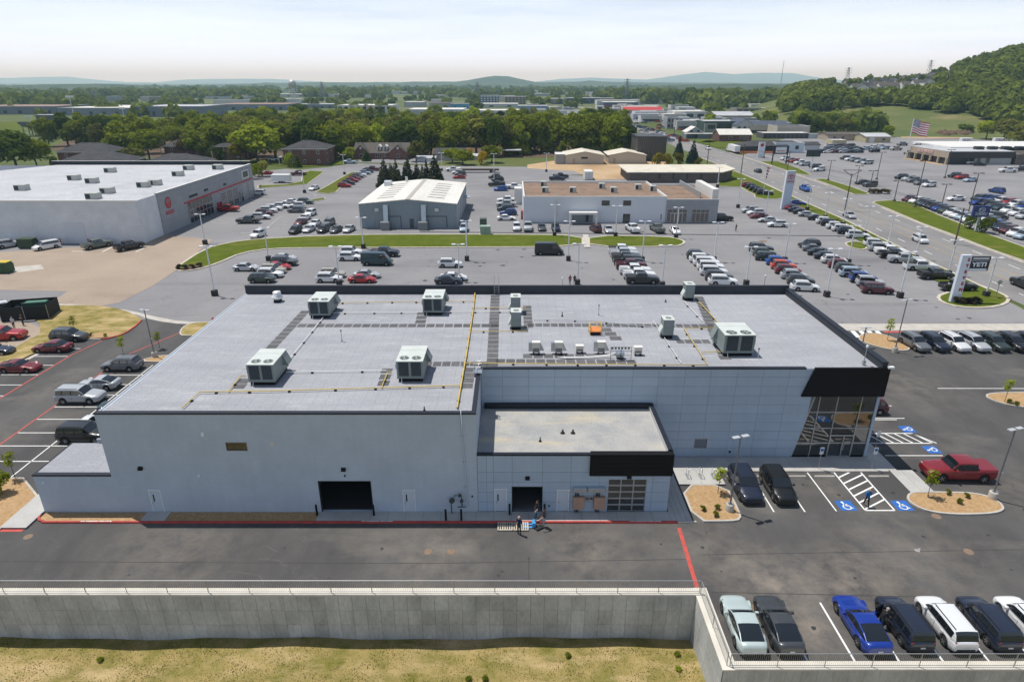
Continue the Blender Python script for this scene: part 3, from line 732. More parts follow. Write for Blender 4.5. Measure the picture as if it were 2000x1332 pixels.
def add_seams(m,sx,sy,dark=.78,w=.02):
 n,l=m.node_tree.nodes,m.node_tree.links;b=n['Principled BSDF'];src=b.inputs['Base Color'].links[0].from_socket
 g=n.new('ShaderNodeNewGeometry');sp=n.new('ShaderNodeSeparateXYZ');l.new(g.outputs['Position'],sp.inputs[0]);cur=src
 for ax,pitch in ((0,sx),(1,sy)):
  if not pitch:continue
  mo=n.new('ShaderNodeMath');mo.operation='PINGPONG';mo.inputs[1].default_value=pitch/2;l.new(sp.outputs[ax],mo.inputs[0])
  mr=n.new('ShaderNodeMapRange');mr.inputs[1].default_value,mr.inputs[2].default_value=w*.4,w;mr.inputs[3].default_value,mr.inputs[4].default_value=dark,1.0
  l.new(mo.outputs[0],mr.inputs[0])
  vm=n.new('ShaderNodeVectorMath');vm.operation='SCALE';l.new(cur,vm.inputs[0]);l.new(mr.outputs[0],vm.inputs['Scale']);cur=vm.outputs[0]
 l.new(cur,b.inputs['Base Color'])
add_seams(M_ROOF,1.0,8.0,.86,.035)
M_LOWROOF=ground_mat('low_roof_membrane',[(.30,.305,.31),(.40,.39,.365),(.50,.43,.30)],[(.5,.35,.65),(.35,.56,.74,(.35,1.5,1))],bscale=7,bump=.2)
M_BLACK=mat('black_metal',(.006,.006,.008),.6,spec=.2)
M_COPING=mat('dark_coping',(.014,.018,.028),.5,spec=.3)
M_PARAPET=mat('parapet_membrane',(.030,.036,.048),.7,var=.2,scale=.8)
M_FRAME=mat('aluminium_frame',(.46,.47,.48),.38,.6)
M_GLASS=mat('dark_glass',(.010,.014,.016),.03,0,spec=1.0,ior=1.75)
M_PANE=mat('window_glass',(.018,.022,.028),.06,0,spec=.9,ior=1.6)
M_DOORP=mat('door_paint',(.50,.565,.645),.45)
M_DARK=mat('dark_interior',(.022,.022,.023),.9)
M_PAD=mat('walkway_pad',(.115,.115,.120),.9,var=.25,scale=2.0,rand=.14)
M_YPIPE=mat('yellow_pipe',(.60,.44,.10),.55,var=.15,scale=1)
M_WPIPE=mat('white_pipe',(.72,.72,.70),.5)
M_RUBBER=mat('black_rubber',(.014,.014,.015),.8)
M_RTU=mat('unit_grey_green_shaded',(.205,.245,.238),.5,var=.08,scale=1.0)  # grey green casing, darkened: the shade on its sides is put into the colour
M_RTUTOP=mat('unit_lit',(.56,.60,.57),.5,var=.08,scale=1.0)  # paler copy for the tops, with the sunlight put into the colour
M_COIL=mat('coil',(.030,.042,.055),.55,.3)
M_GALV=mat('galvanised_duct',(.52,.56,.60),.35,.8,var=.1,scale=1.5)
M_BEIGEBOX=mat('unit_beige',(.70,.66,.58),.55,var=.06,scale=2)

AX0,AX1,AY,BX1,BY,RY,RZ=-32.3,-2.8,43.26,33.5,51.57,73.8,9.15
TOP=9.36
bld=empty('showroom_building',(0,58,0),0,'large pale grey flat roofed building with black trim in the middle','building')
def bp(mb,name,m,parent=None,weld=False):
 if parent is None:
  o=mb.build(name,m,bld,weld=weld);o.location=(0,-58,0)
 else:o=mb.build(name,m,parent,weld=weld)
 return o
def rect_minus(r,holes):
 out=[r]
 for h in holes:
  nx=[]
  for a in out:
   x0,x1,z0,z1=a
   hx0,hx1,hz0,hz1=max(x0,h[0]),min(x1,h[1]),max(z0,h[2]),min(z1,h[3])
   if hx0 >= hx1 -1e-6 or hz0 >= hz1 -1e-6:nx.append(a);continue
   if x0<hx0:nx.append((x0,hx0,z0,z1))
   if hx1<x1:nx.append((hx1,x1,z0,z1))
   if z0<hz0:nx.append((hx0,hx1,z0,hz0))
   if hz1<z1:nx.append((hx0,hx1,hz1,z1))
  out=nx
 return [a for a in out if a[1]-a[0]>.02 and a[3]-a[2]>.02]
ZB=.12
GAR=(-15.72,-11.42,ZB,3.14);D1=(-29.62,-28.66,ZB,2.28);D2=(-8.92,-7.92,ZB,2.26);WIN=(-22.57,-20.92,5.98,6.73)
mb=MB()
for a in rect_minus((AX0,AX1,0,TOP -.12),[GAR,D1,D2,WIN]):mb.box(a[0],a[1],AY,AY+.3,a[2],a[3])
mb.box(AX0,AX0+.3,AY+.3,RY,0,TOP -.2);mb.box(AX0,BX1,RY -.3,RY,0,TOP -.2,skip='f');mb.box(AX1 -.3,AX1,AY+.3,BY,0,TOP -.12)
bp(mb,'block_wall',M_BLOCK)
ANX0,ANY1,ANZ=-38.62,48.2,3.72
mb=MB();mb.box(ANX0,AX0,AY+.002,AY+.3,0,ANZ -.12);mb.box(ANX0,ANX0+.3,AY+.3,ANY1,0,ANZ -.1);mb.box(ANX0+.3,AX0,ANY1 -.3,ANY1,0,ANZ -.1);bp(mb,'annex_wall',M_BLOCK)
mb=MB();mb.box(ANX0+.02,AX0+.01,AY+.32,ANY1+.01,ANZ -.3,ANZ -.06);bp(mb,'annex_roof',M_ROOF)
mb=MB();mb.box(ANX0 -.03,AX0 -.005,AY -.05,AY+.34,ANZ -.125,ANZ+.02);mb.box(ANX0 -.03,ANX0+.06,AY+.34,ANY1+.03,ANZ -.10,ANZ -.02);bp(mb,'annex_coping',M_COPING)
mb=MB();mb.box(-36.4,AX0 -.01,ANY1+.015,ANY1+.2,ANZ -.2,ANZ+.32);bp(mb,'annex_parapet',mat('grey_trim',(.30,.32,.35),.5))
mb=MB();mb.face([(AX0+.02,AY+.3,RZ),(AX1 -.02,AY+.3,RZ),(AX1 -.02,BY+.3,RZ),(BX1 -.3,BY+.3,RZ),(BX1 -.3,RY -.3,RZ),(AX0+.02,RY -.3,RZ)]);roof=bp(mb,'roof',M_ROOF)
mb=MB();mb.box(AX0 -.04,AX1+.03,AY -.06,AY+.36,TOP -.125,TOP);mb.box(AX1 -.02,BX1 -7.2,BY -.06,BY+.34,TOP -.125,TOP);mb.box(AX1 -.34,AX1+.03,AY+.36,BY -.06,TOP -.125,TOP+.002);bp(mb,'coping',M_COPING)
mb=MB();mb.box(AX0 -.03,AX0+.12,AY+.36,RY -.32,RZ -.05,RZ+.07);bp(mb,'gutter_edge',mat('grey_edge',(.42,.43,.45),.5))
PZ=10.13
mb=MB();mb.box(AX0,BX1,RY -.30,RY+.02,RZ -.15,PZ);mb.box(BX1 -.45,BX1,BY+.0,RY -.30,RZ -.15,9.86);bp(mb,'parapet',M_PARAPET)
mb=MB();mb.box(AX0 -.03,BX1+.03,RY -.36,RY+.06,PZ,PZ+.06);mb.box(BX1 -.52,BX1+.05,BY -.05,RY -.36,9.86,9.93);bp(mb,'parapet_cap',M_COPING)
SLT,SLB=26.74,26.3
def slant_x(z):return 26.45+(z -.15)*(27.62 -26.45)/6.45        # left edge of the glazing, leaning
mb=MB()
mb.face([(AX1,BY+.045,0),(slant_x(0),BY+.045,0),(slant_x(6.6),BY+.045,6.6),(slant_x(6.6),BY+.045,TOP -.13),(AX1,BY+.045,TOP -.13)]);bp(mb,'facade_backing',M_JOINT)
bx=[AX1+.02,-.85]+[-.85+2.34*k for k in range(1,13)]
bz=[.12+.925*k for k in range(0,11)];bz[-1]=TOP -.13
BW=(17.06,18.34,1.03,2.12)
def skip_left(x,z):return z<5.6 and x<12.7
for i in range(len(bx)-1):
 for z0,z1 in zip(bz,bz[1:]):
  x0,x1=bx[i],bx[i+1]
  if z1 <= 5.0 and x1 <= 12.75:continue
  if x0 >= slant_x(z0)-.05:continue
  mb=MB();d=random.uniform(0,.004)
  for a in rect_minus((x0+.010,x1 -.010,z0+.010,z1 -.010),[BW]):
   e0,e1=min(a[1],slant_x(a[2])-.02),min(a[1],slant_x(a[3])-.02)
   if e0 <= a[0]+.01:continue
   p=[(a[0],a[2]),(e0,a[2]),(e1,a[3]),(a[0],a[3])];mb.extr(p,1,BY -d,BY+.05)
  if mb.f:bp(mb,'panel',M_PANEL)
mb=MB()
for z0,z1 in zip(bz,bz[1:]):
 for j in range(9):
  y0=BY+.5+j*2.45;mb2=MB();mb2.box(BX1 -.05,BX1,y0+.012,y0+2.44,z0+.012,z1 -.012);bp(mb2,'panel',M_PANEL)
mb.box(BX1 -.3,BX1 -.045,BY+.45,RY,0,RZ);bp(mb,'end_wall',M_JOINT)
mb=MB();mb.extr([(26.25,6.58),(33.72,6.58),(33.72,9.42),(27.05,9.42)],1,BY -.22,BY+.02);mb.box(33.5,33.72,BY+.02,BY+9.0,6.58,9.42);band=bp(mb,'sign_band',M_BLACK)
for k in range(7):
 z=6.62+k*.405;xl=26.25+(z -6.58)*.8/2.84+.03
 mb=MB();mb.box(xl+.05,33.70,BY -.232,BY -.215,z,z+.385);b=bp(mb,'band_slat',M_BLACK)
mb=MB();mb.box(33.45,33.95,BY -.35,BY -.05,9.40,9.58);bp(mb,'camera_box',mat('white_plastic',(.75,.76,.76),.4))
GZ=[.12,1.62,3.18,4.86,6.58]
gx=[26.6,28.1,29.75,31.95,33.30]
gl=bp(MB().box(26.2,33.36,BY+.12,BY+.13,.02,.03),'glazing',M_FRAME)
for r,(z0,z1) in enumerate(zip(GZ,GZ[1:])):
 for c in range(4):
  x0,x1=gx[c],gx[c+1]
  l0,l1=(slant_x(z0),slant_x(z1)) if c == 0 else (x0,x0)
  if c == 0 and r >= 3:l1=min(l1,x1 -.02)
  mb=MB();mb.face([(l0,BY+.10,z0),(x1,BY+.10,z0),(x1,BY+.10,z1),(l1,BY+.10,z1)]);bp(mb,'pane',M_GLASS,gl)
def mull(x0,z0,x1,z1,w=.07):
 mb=MB();mb.extr([(x0 -w/2,z0),(x0+w/2,z0),(x1+w/2,z1),(x1 -w/2,z1)],1,BY+.02,BY+.14);bp(mb,'mullion',M_FRAME,gl)
for x in gx[1:4]:mull(x,.1,x,6.58)
for z in GZ[1:4]:
 mb=MB();mb.box(slant_x(z),33.3,BY+.03,BY+.13,z -.04,z+.04);bp(mb,'mullion',M_FRAME,gl)
mull(slant_x(.1),.1,slant_x(6.58),6.58,.09)
mb=MB();mb.box(33.28,33.52,BY -.02,BY+.4,.0,6.6);bp(mb,'corner_column',M_PANEL)
for k in range(4):
 y0=BY+.4+k*2.1
 for z0,z1 in zip(GZ,GZ[1:]):
  mb=MB();mb.face([(33.44,y0,z0),(33.44,y0+2.05,z0),(33.44,y0+2.05,z1),(33.44,y0,z1)]);bp(mb,'pane',M_GLASS,gl)
 mb=MB();mb.box(33.36,33.5,y0 -.05,y0+.03,.1,6.58);bp(mb,'mullion',M_FRAME,gl)
dr=bp(MB().box(29.72,32.0,BY -.02,BY+.02,2.38,2.50),'entrance_door',M_FRAME)
for x in (29.72,31.0,31.92):
 mb=MB();mb.box(x,x+.09,BY -.02,BY+.06,.12,2.38);bp(mb,'door_stile',M_FRAME,dr)
mb=MB();mb.box(29.8,32.0,BY -.02,BY+.06,.12,.24);bp(mb,'door_rail',M_FRAME,dr)
mb=MB();mb.box(30.92,30.96,BY -.09,BY -.05,.9,1.5);mb.box(31.13,31.17,BY -.09,BY -.05,.9,1.5);bp(mb,'handle',M_FRAME,dr)
lettering('OPEN',.2,M_WHITE,dr,(31.45,BY -.03,1.75),depth=.004);lettering('9-8 MON-FRI',.09,M_WHITE,dr,(31.45,BY -.03,1.5),depth=.004)
def window(x0,x1,z0,z1,y,m=M_PANE,fr=M_FRAME,w=.05,name='window',mid=0):
 o=bp(MB().box(x0,x1,y+.06,y+.09,z0,z1),name,m)
 mb=MB();mb.box(x0,x1,y -.02,y+.06,z1 -w,z1);mb.box(x0,x1,y -.02,y+.06,z0,z0+w);mb.box(x0,x0+w,y -.02,y+.06,z0+w,z1 -w);mb.box(x1 -w,x1,y -.02,y+.06,z0+w,z1 -w)
 for k in range(mid):xm=x0+(x1 -x0)*(k+1)/(mid+1);mb.box(xm -.02,xm+.02,y,y+.06,z0+w,z1 -w)
 bp(mb,'frame',fr,o);return o
window(*BW,BY)
window(*WIN,AY,mat('bronze_glass',(.03,.022,.014),.08,0,spec=.9,ior=1.6),mat('bronze_frame',(.16,.12,.08),.5),mid=0)
def door(x0,x1,y,z1=2.26,lite=True):
 o=bp(MB().box(x0+.06,x1 -.06,y+.03,y+.08,ZB,z1 -.06),'door',M_DOORP)
 mb=MB();mb.box(x0,x0+.06,y -.015,y+.06,ZB,z1);mb.box(x1 -.06,x1,y -.015,y+.06,ZB,z1);mb.box(x0+.06,x1 -.06,y -.015,y+.06,z1 -.06,z1);mb.box(x0 -.05,x1+.05,y -.06,y -.016,z1 -.01,z1+.05);bp(mb,'frame',mat('door_frame',(.74,.77,.80),.4),o)
 if lite:mb=MB();mb.box(x0+.24,x0+.34,y+.02,y+.032,1.15,1.80);bp(mb,'lite',M_BLACK,o)
 mb=MB();mb.box(x0+.12,x0+.22,y -.03,y+.03,1.02,1.08);bp(mb,'handle',M_FRAME,o)
 mb=MB();
 for z in (.35,1.1,1.9):mb.box(x1 -.075,x1 -.045,y -.02,y+.03,z,z+.1)
 bp(mb,'hinge',M_FRAME,o)
door(*D1[:2],AY);door(*D2[:2],AY)
mb=MB();x0,x1=GAR[0]-1.2,GAR[1]+1.2
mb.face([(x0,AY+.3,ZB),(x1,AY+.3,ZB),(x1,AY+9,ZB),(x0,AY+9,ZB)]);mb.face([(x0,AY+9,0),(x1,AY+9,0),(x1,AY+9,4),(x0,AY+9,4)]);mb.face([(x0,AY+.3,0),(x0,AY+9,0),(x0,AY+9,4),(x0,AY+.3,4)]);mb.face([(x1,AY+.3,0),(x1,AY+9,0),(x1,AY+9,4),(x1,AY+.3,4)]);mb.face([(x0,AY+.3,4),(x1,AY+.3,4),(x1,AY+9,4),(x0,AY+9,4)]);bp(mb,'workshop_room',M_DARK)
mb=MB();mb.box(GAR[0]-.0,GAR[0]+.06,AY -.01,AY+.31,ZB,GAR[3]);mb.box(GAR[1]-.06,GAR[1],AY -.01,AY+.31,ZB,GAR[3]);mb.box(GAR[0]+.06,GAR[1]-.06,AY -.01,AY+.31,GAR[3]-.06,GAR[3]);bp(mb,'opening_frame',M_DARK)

CX0,CX1,CY,CZ=-2.8,12.8,43.30,5.60
OV=(-.02,2.50,ZB,2.57);DA=(-1.44,-.42,ZB,2.34);DB=(3.67,4.68,ZB,2.26);GD=(7.82,10.92,ZB,3.26)
mb=MB()
for a in rect_minus((CX0,CX1 -.05,0,CZ -.1),[OV,DA,DB,GD]):mb.box(a[0],a[1],CY+.045,CY+.3,a[2],a[3])
mb.box(CX1 -.3,CX1 -.045,CY+.3,BY+.04,0,CZ -.1);bp(mb,'front_block_wall',M_JOINT)
cx=[CX0+.02,-2.05,-1.5,.02,2.45,4.75,7.05,9.3,11.4,CX1]
cz=[.12+.955*k for k in range(6)];cz[-1]=CZ -.11
for i in range(len(cx)-1):
 for z0,z1 in zip(cz,cz[1:]):
  mb=MB()
  for a in rect_minus((cx[i]+.010,cx[i+1]-.010,z0+.010,z1 -.010),[OV,DA,DB,GD]):mb.box(a[0],a[1],CY -random.uniform(0,.004),CY+.05,a[2],a[3])
  if mb.f:bp(mb,'panel',M_PANEL)
for z0,z1 in zip(cz,cz[1:]):
 for j in range(4):
  y0=CY+.06+j*2.05;mb=MB();mb.box(CX1 -.05,CX1,y0+.012,y0+2.03,z0+.012,z1 -.012);bp(mb,'panel',M_PANEL)
door(*DA[:2],CY,2.34);door(*DB[:2],CY,2.26,lite=False)
mb=MB();mb.box(CX0 -.02,6.25,CY -.05,CY+.3,CZ -.11,CZ+.03);bp(mb,'front_block_coping',M_COPING);mb=MB();mb.box(CX0+.3,CX1 -.25,51.2,BY -.03,CZ -.4,CZ+.30);mb.box(CX1 -.34,CX1+.04,CY+.3,BY -.04,CZ -.11,CZ+.28);bp(mb,'front_block_coping',M_COPING)
mb=MB();mb.face([(CX0+.02,CY+.3,CZ -.16),(CX1 -.3,CY+.3,CZ -.16),(CX1 -.3,51.25,CZ -.16),(CX0+.02,51.25,CZ -.16)]);bp(mb,'front_block_roof',M_LOWROOF)
mb=MB();mb.box(CX1 -.36,CX1 -.335,CY+.3,51.2,CZ -.16,CZ+.2);bp(mb,'parapet_lining',mat('light_lining',(.45,.46,.47),.7))
mb=MB();mb.box(6.23,12.86,CY -.26,CY+.02,3.74,CZ+.14);mb.box(6.26,12.86,CY+.02,CY+.3,CZ -.1,CZ+.142);mb.box(12.845,12.86,CY+.3,CY+1.2,3.74,CZ+.14);band2=bp(mb,'sign_band',M_BLACK)
for k in range(5):mb=MB();z=3.78+k*.39;mb.box(6.28,12.82,CY -.272,CY -.255,z,z+.37);bp(mb,'band_slat',M_BLACK)
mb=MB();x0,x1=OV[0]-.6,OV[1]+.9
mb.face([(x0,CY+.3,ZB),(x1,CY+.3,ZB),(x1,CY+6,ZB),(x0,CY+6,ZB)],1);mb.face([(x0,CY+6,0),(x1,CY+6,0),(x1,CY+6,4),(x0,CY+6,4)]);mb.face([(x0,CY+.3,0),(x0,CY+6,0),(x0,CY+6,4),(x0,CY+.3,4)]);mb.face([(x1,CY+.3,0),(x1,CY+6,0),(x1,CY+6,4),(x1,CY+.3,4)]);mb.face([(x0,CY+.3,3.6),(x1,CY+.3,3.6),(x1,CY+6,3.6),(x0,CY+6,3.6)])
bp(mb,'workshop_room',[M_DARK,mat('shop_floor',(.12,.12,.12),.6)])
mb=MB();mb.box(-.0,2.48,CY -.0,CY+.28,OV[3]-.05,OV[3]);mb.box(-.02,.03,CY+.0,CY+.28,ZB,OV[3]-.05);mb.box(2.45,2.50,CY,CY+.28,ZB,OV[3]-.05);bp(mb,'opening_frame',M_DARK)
gd=bp(MB().box(GD[0],GD[1],CY+.16,CY+.18,GD[2],GD[3]),'garage_door',M_FRAME)
nw,nh=3,5;w,h=(GD[1]-GD[0])/nw,(GD[3]-GD[2])/nh
for i in range(nw):
 for j in range(nh):
  mb=MB();mb.box(GD[0]+i*w+.06,GD[0]+(i+1)*w -.06,CY+.10,CY+.13,GD[2]+j*h+.07,GD[2]+(j+1)*h -.07);bp(mb,'pane',M_GLASS,gd)
for j in range(nh+1):mb=MB();z=GD[2]+j*h;mb.box(GD[0],GD[1],CY+.07,CY+.16,max(GD[2],z -.07),min(GD[3],z+.07));bp(mb,'rail',M_FRAME,gd)
for i in range(nw+1):mb=MB();xx=GD[0]+i*w;mb.box(max(GD[0],xx -.05),min(GD[1],xx+.05),CY+.08,CY+.15,GD[2]+.07,GD[3]-.07);bp(mb,'stile',M_FRAME,gd)
def wallbox(x,z,y,w,h,m,name,d=.14):mb=MB();mb.extr([(y -d,z),(y,z),(y,z+h),(y -d*.35,z+h)],0,x -w/2,x+w/2);return bp(mb,name,m)
for x,z in ((-29.75,4.25),(-13.5,4.15)):wallbox(x,z,AY,.36,.26,M_BLACK,'wall_lamp',.22)
wallbox(1.25,3.30,CY,.36,.26,M_BLACK,'wall_lamp',.22);wallbox(9.45,3.42,CY,.36,.26,M_BLACK,'wall_lamp',.22)
wallbox(-13.45,3.62,AY,.10,.12,M_BLACK,'camera');wallbox(-24.2,7.35,AY,.22,.28,mat('white_plastic',(.75,.76,.76),.4),'vent_hood')
wallbox(-25.2,3.62,AY,.14,.14,MATS['white_plastic'],'camera');wallbox(-37.9,2.95,AY,.12,.14,MATS['white_plastic'],'camera')
wallbox(-18.9,6.42,AY,.34,.34,mat('vent_beige',(.55,.54,.50),.6),'wall_vent',.05)
for x,z in ((-3.25,1.62),(-3.5,.62),(3.05,.66)):wallbox(x,z,AY -.0 if x<-2.8 else CY,.12,.12,M_BLACK if z>1 or x>0 else M_FRAME,'hose_bib',.1)
wallbox(14.6,.62,BY,.16,.16,M_BLACK,'hose_bib',.12);wallbox(20.55,.62,BY,.16,.16,M_BLACK,'hose_bib',.12)
window(12.95,13.85,1.9,2.6,BY,name='window')
M_COPPER=mat('tan_cabinet',(.42,.27,.20),.55,var=.12,scale=2)
for x0 in (4.98,6.68):
 o=bp(MB().box(x0,x0+.92,CY -.34,CY -.002,.55,1.72),'electrical_cabinet',M_COPPER)
 mb=MB();mb.box(x0+.02,x0+.90,CY -.352,CY -.34,.57,1.70);bp(mb,'cabinet_door',M_COPPER,o)
 mb=MB();
 for k in range(3):mb.tube([(x0+.2+k*.12,CY -.12,ZB),(x0+.2+k*.12,CY -.12,.55)],.035,6);mb.tube([(x0+.2+k*.12,CY -.12,1.72),(x0+.2+k*.12,CY -.12,2.22)],.035,6)
 bp(mb,'conduit',M_BLACK,o)
mb=MB();mb.bevbox(4.95,6.05,CY -.36,CY -.002,2.22,2.62,.04);mb.bevbox(6.12,7.55,CY -.36,CY -.002,2.22,2.62,.04);bp(mb,'cable_trough',M_GALV)
for x0 in (6.02,6.36):o=bp(MB().box(x0,x0+.26,CY -.14,CY -.002,1.22,1.72),'meter_box',M_GALV);mb=MB();mb.lathe([(.10,0),(.10,-.09),(.02,-.11)],(x0+.13,CY -.14,1.5),12,axis=1);bp(mb,'meter',M_PANE,o)
mb=MB()
mb.tube([(-4.95,AY -.30,ZB),(-4.95,AY -.30,1.35)],.045,6);mb.tube([(-4.7,AY -.32,1.35),(-4.7,AY -.32,1.95),(-4.1,AY -.32,1.95),(-4.1,AY -.32,1.1)],.045,6);mb.lathe([(.2,-.12),(.24,0),(.2,.12)],(-4.9,AY -.32,1.45),10,axis=1);mb.lathe([(.13,-.1),(.16,0),(.13,.1)],(-4.1,AY -.32,1.4),10,axis=1);mb.lathe([(.12,-.1),(.14,0),(.12,.1)],(-4.25,AY -.32,1.95),10,axis=1);mb.box(-4.45,-3.75,AY -.36,AY -.28,.82,.87);mb.box(-4.13,-4.07,AY -.33,AY,.84,.9)
bp(mb,'gas_meter',mat('meter_grey',(.07,.085,.09),.5,.4))
mb=MB();mb.tube([(-3.62,AY -.06,.8),(-3.95,AY -.06,TOP+.05),(-3.95,AY+.2,TOP+.10)],.04,6);bp(mb,'gas_riser',MATS['door_paint'])
for z in (2.6,4.9,7.3):mb=MB();xx=-3.66 -.03*z;mb.box(xx -.1,xx+.1,AY -.1,AY -.0,z,z+.05);bp(mb,'pipe_clamp',M_GALV)
lad=bp(MB().box(-2.62,-2.58,50.2,50.25,5.45,10.2),'roof_ladder',M_GALV)
mb=MB();mb.box(-2.62,-2.58,50.75,50.8,5.45,10.2);bp(mb,'ladder_rail',M_GALV,lad)
for k in range(15):mb=MB();z=5.75+k*.3;mb.box(-2.615,-2.585,50.25,50.75,z,z+.03);bp(mb,'rung',M_GALV,lad)
mb=MB();mb.box(-3.4,-2.62,50.1,50.9,9.5,9.55);mb.tube([(-3.3,50.2,9.4),(-3.3,50.2,10.4),(-2.6,50.2,10.4)],.025,6);mb.tube([(-3.3,50.8,9.4),(-3.3,50.8,10.4),(-2.6,50.8,10.4)],.025,6);mb.tube([(-3.3,50.2,10.4),(-3.3,50.8,10.4)],.025,6);bp(mb,'ladder_platform',M_GALV,lad)
mb=MB();p=at(970,575,RZ)
for dx in (-.28,.28):mb.tube([(p.x+dx,RY -.45,RZ),(p.x+dx,RY -.45,11.6)],.03,6)
for k in range(3):mb.box(p.x -.28,p.x+.28,RY -.47,RY -.43,RZ+.3+k*.3,RZ+.33+k*.3)
bp(mb,'rear_ladder',M_GALV)

def pads_between(a,b,n,wx,wy):
 a,b=Vector(a),Vector(b)
 d=(b -a)/max(1,n -1)
 if n>1:
  if abs(d.x)>abs(d.y):wx=min(wx,abs(d.x)*.87)
  else:wy=min(wy,abs(d.y)*.87)
 me=MB().box(-wx/2,wx/2,-wy/2,wy/2,0,.014).mesh('walkway_pad',M_PAD)
 for i in range(n):
  p=a.lerp(b,i/max(1,n -1));o=link('walkway_pad',me,roof);o.location=(p.x,p.y,RZ+.002)
def rp(px,py):p=at(px,py,RZ);return (p.x,p.y)
a,b=rp(590,636),rp(985,627)
pads_between(a,(b[0]-1.0,a[1]),22,1.02,.95)
a2=rp(585,622);pads_between((a[0]-1.0,a[1]+4.2),(a[0]-1.2,52.6),14,1.0,1.06)
pads_between((rp(968,568)[0],72.6),(rp(962,705)[0],52.6),19,1.05,1.02)
pads_between((rp(1000,630)[0]+2.0,a[1]+.2),(rp(1440,633)[0]-3,a[1]-.1),24,1.02,.95)
pads_between((rp(1368,585)[0],72.0),(rp(1425,700)[0]-.4,54.4),17,1.05,.98)
pads_between((rp(1180,635)[0],a[1]-1.2),(rp(1200,655)[0],a[1]-3.6),3,1.15,1.0)
pads_between((rp(978,697)[0],53.55),(rp(1230,700)[0],53.35),14,1.02,.9)
pads_between((rp(1030,683)[0],54.7),(rp(1150,684)[0],54.7),7,1.05,.95)
pads_between((rp(838,703)[0],52.9),(rp(945,702)[0],52.9),7,1.1,.95)
pads_between((rp(820,632)[0],a[1]+1.2),(rp(823,617)[0],a[1]+3.8),3,1.1,1.0)
pads_between((rp(1030,608)[0],68.6),(rp(1032,640)[0],62.6),6,.95,1.0)
pads_between((rp(917,720)[0],51.6),(rp(912,745)[0],48.4),4,1.1,1.02)
pads_between((rp(470,753)[0],48.3),(rp(470,740)[0]+.4,49.3),2,.95,.95)
pads_between((rp(752,742)[0],48.9),(rp(758,718)[0],51.4),3,.95,.98)
pads_between((rp(1325,662)[0],58.3),(rp(1375,662)[0],58.3),4,1.0,.95)
me_blk=MB().box(-.13,.13,-.09,.09,0,.13).mesh('pipe_block',M_RUBBER)
def roof_pipe(pts,m,r=.045,z=.17,step=2.6,name='gas_pipe',blocks=True):
 P=[Vector((*rp(*p),RZ+z)) if len(p) == 2 else Vector(p) for p in pts]
 mb=MB();mb.tube(P,r,6);o=bp(mb,name,m)
 if blocks:
  for p,q in zip(P,P[1:]):
   L=(q -p).length;n=int(L/step)
   for i in range(n):
    c=p.lerp(q,(i+.5)/n);b=link('pipe_block',me_blk,o);b.location=(c.x,c.y,RZ+.001);b.rotation_euler=(0,0,random.uniform(-.1,.1)+math.atan2(q.y -p.y,q.x -p.x)+1.57)
 return o
roof_pipe([(893,800),(898,770),(912,690),(924,610),(929,563)],M_YPIPE,.075,step=2.0)
roof_pipe([(357,800),(390,769),(520,767),(700,762),(899,756)],M_YPIPE)
roof_pipe([(446,768),(470,738),(480,737)],M_YPIPE);roof_pipe([(745,761),(757,731),(766,731)],M_YPIPE)
roof_pipe([(928,591),(790,592),(645,594)],M_YPIPE,.035);roof_pipe([(916,650),(1030,649),(1030,640)],M_YPIPE,.035)
roof_pipe([(923,604),(1026,603),(1027,610)],M_YPIPE,.035)
roof_pipe([(905,712),(1100,714),(1382,716),(1335,644),(1405,643)],M_YPIPE)
roof_pipe([(1365,592),(1405,636)],M_YPIPE);roof_pipe([(1369,691),(1408,690)],M_YPIPE,.04)
roof_pipe([(645,614),(760,613),(1000,611)],M_WPIPE,.04,name='condensate_pipe');roof_pipe([(632,622),(565,705),(555,722)],M_WPIPE,.04,name='condensate_pipe')
roof_pipe([(560,730),(660,728),(755,727)],M_WPIPE,.04,name='condensate_pipe')
roof_pipe([(1042,627),(1150,629),(1290,643)],mat('grey_pipe',(.40,.41,.42),.5),.03,name='condensate_pipe');roof_pipe([(1276,630),(1330,712)],M_WPIPE,.03,name='condensate_pipe');roof_pipe([(1335,590),(1372,630)],M_WPIPE,.03,name='condensate_pipe')
roof_pipe([(1055,571),(1200,570),(1340,569),(1492,567)],M_GALV,.04,z=.25,name='conduit_run')
mb=MB();x,y=rp(1062,571);mb.tube([(x,y,RZ),(x,y,RZ+.8),(x+.9,y,RZ+.8),(x+1.6,y,RZ+.2)],.035,6);bp(mb,'conduit_bend',M_GALV)

def fan(x,y,z,r,root):
 mb=MB();mb.lathe([(r,0),(r,.03),(r*.94,.03),(r*.94,-.02)],(x,y,z),20);o=mb.build('fan_ring',M_RTUTOP,root)
 mb=MB();mb.face([(x+r*.93*math.cos(t),y+r*.93*math.sin(t),z+.004) for t in np.linspace(0,2*math.pi,20,endpoint=False)]);mb.build('fan_well',M_DARK,o)
 mb=MB()
 for k in range(4):
  t=k*math.pi/2+.5;d=Vector((math.cos(t),math.sin(t),0));e=Vector((-d.y,d.x,0))
  mb.face([Vector((x,y,z+.012))+d*.06 -e*.03,Vector((x,y,z+.012))+d*r*.85 -e*.13,Vector((x,y,z+.026))+d*r*.85+e*.10,Vector((x,y,z+.022))+d*.06+e*.05])
 mb.build('fan_blade',M_RTU,o)
 mb=MB();mb.box(x -r*.95,x+r*.95,y -.015,y+.015,z+.03,z+.045);mb.box(x -.02,x+.02,y -r*.95,y+r*.95,z+.046,z+.06);mb.build('fan_guard',M_RTUTOP,o)
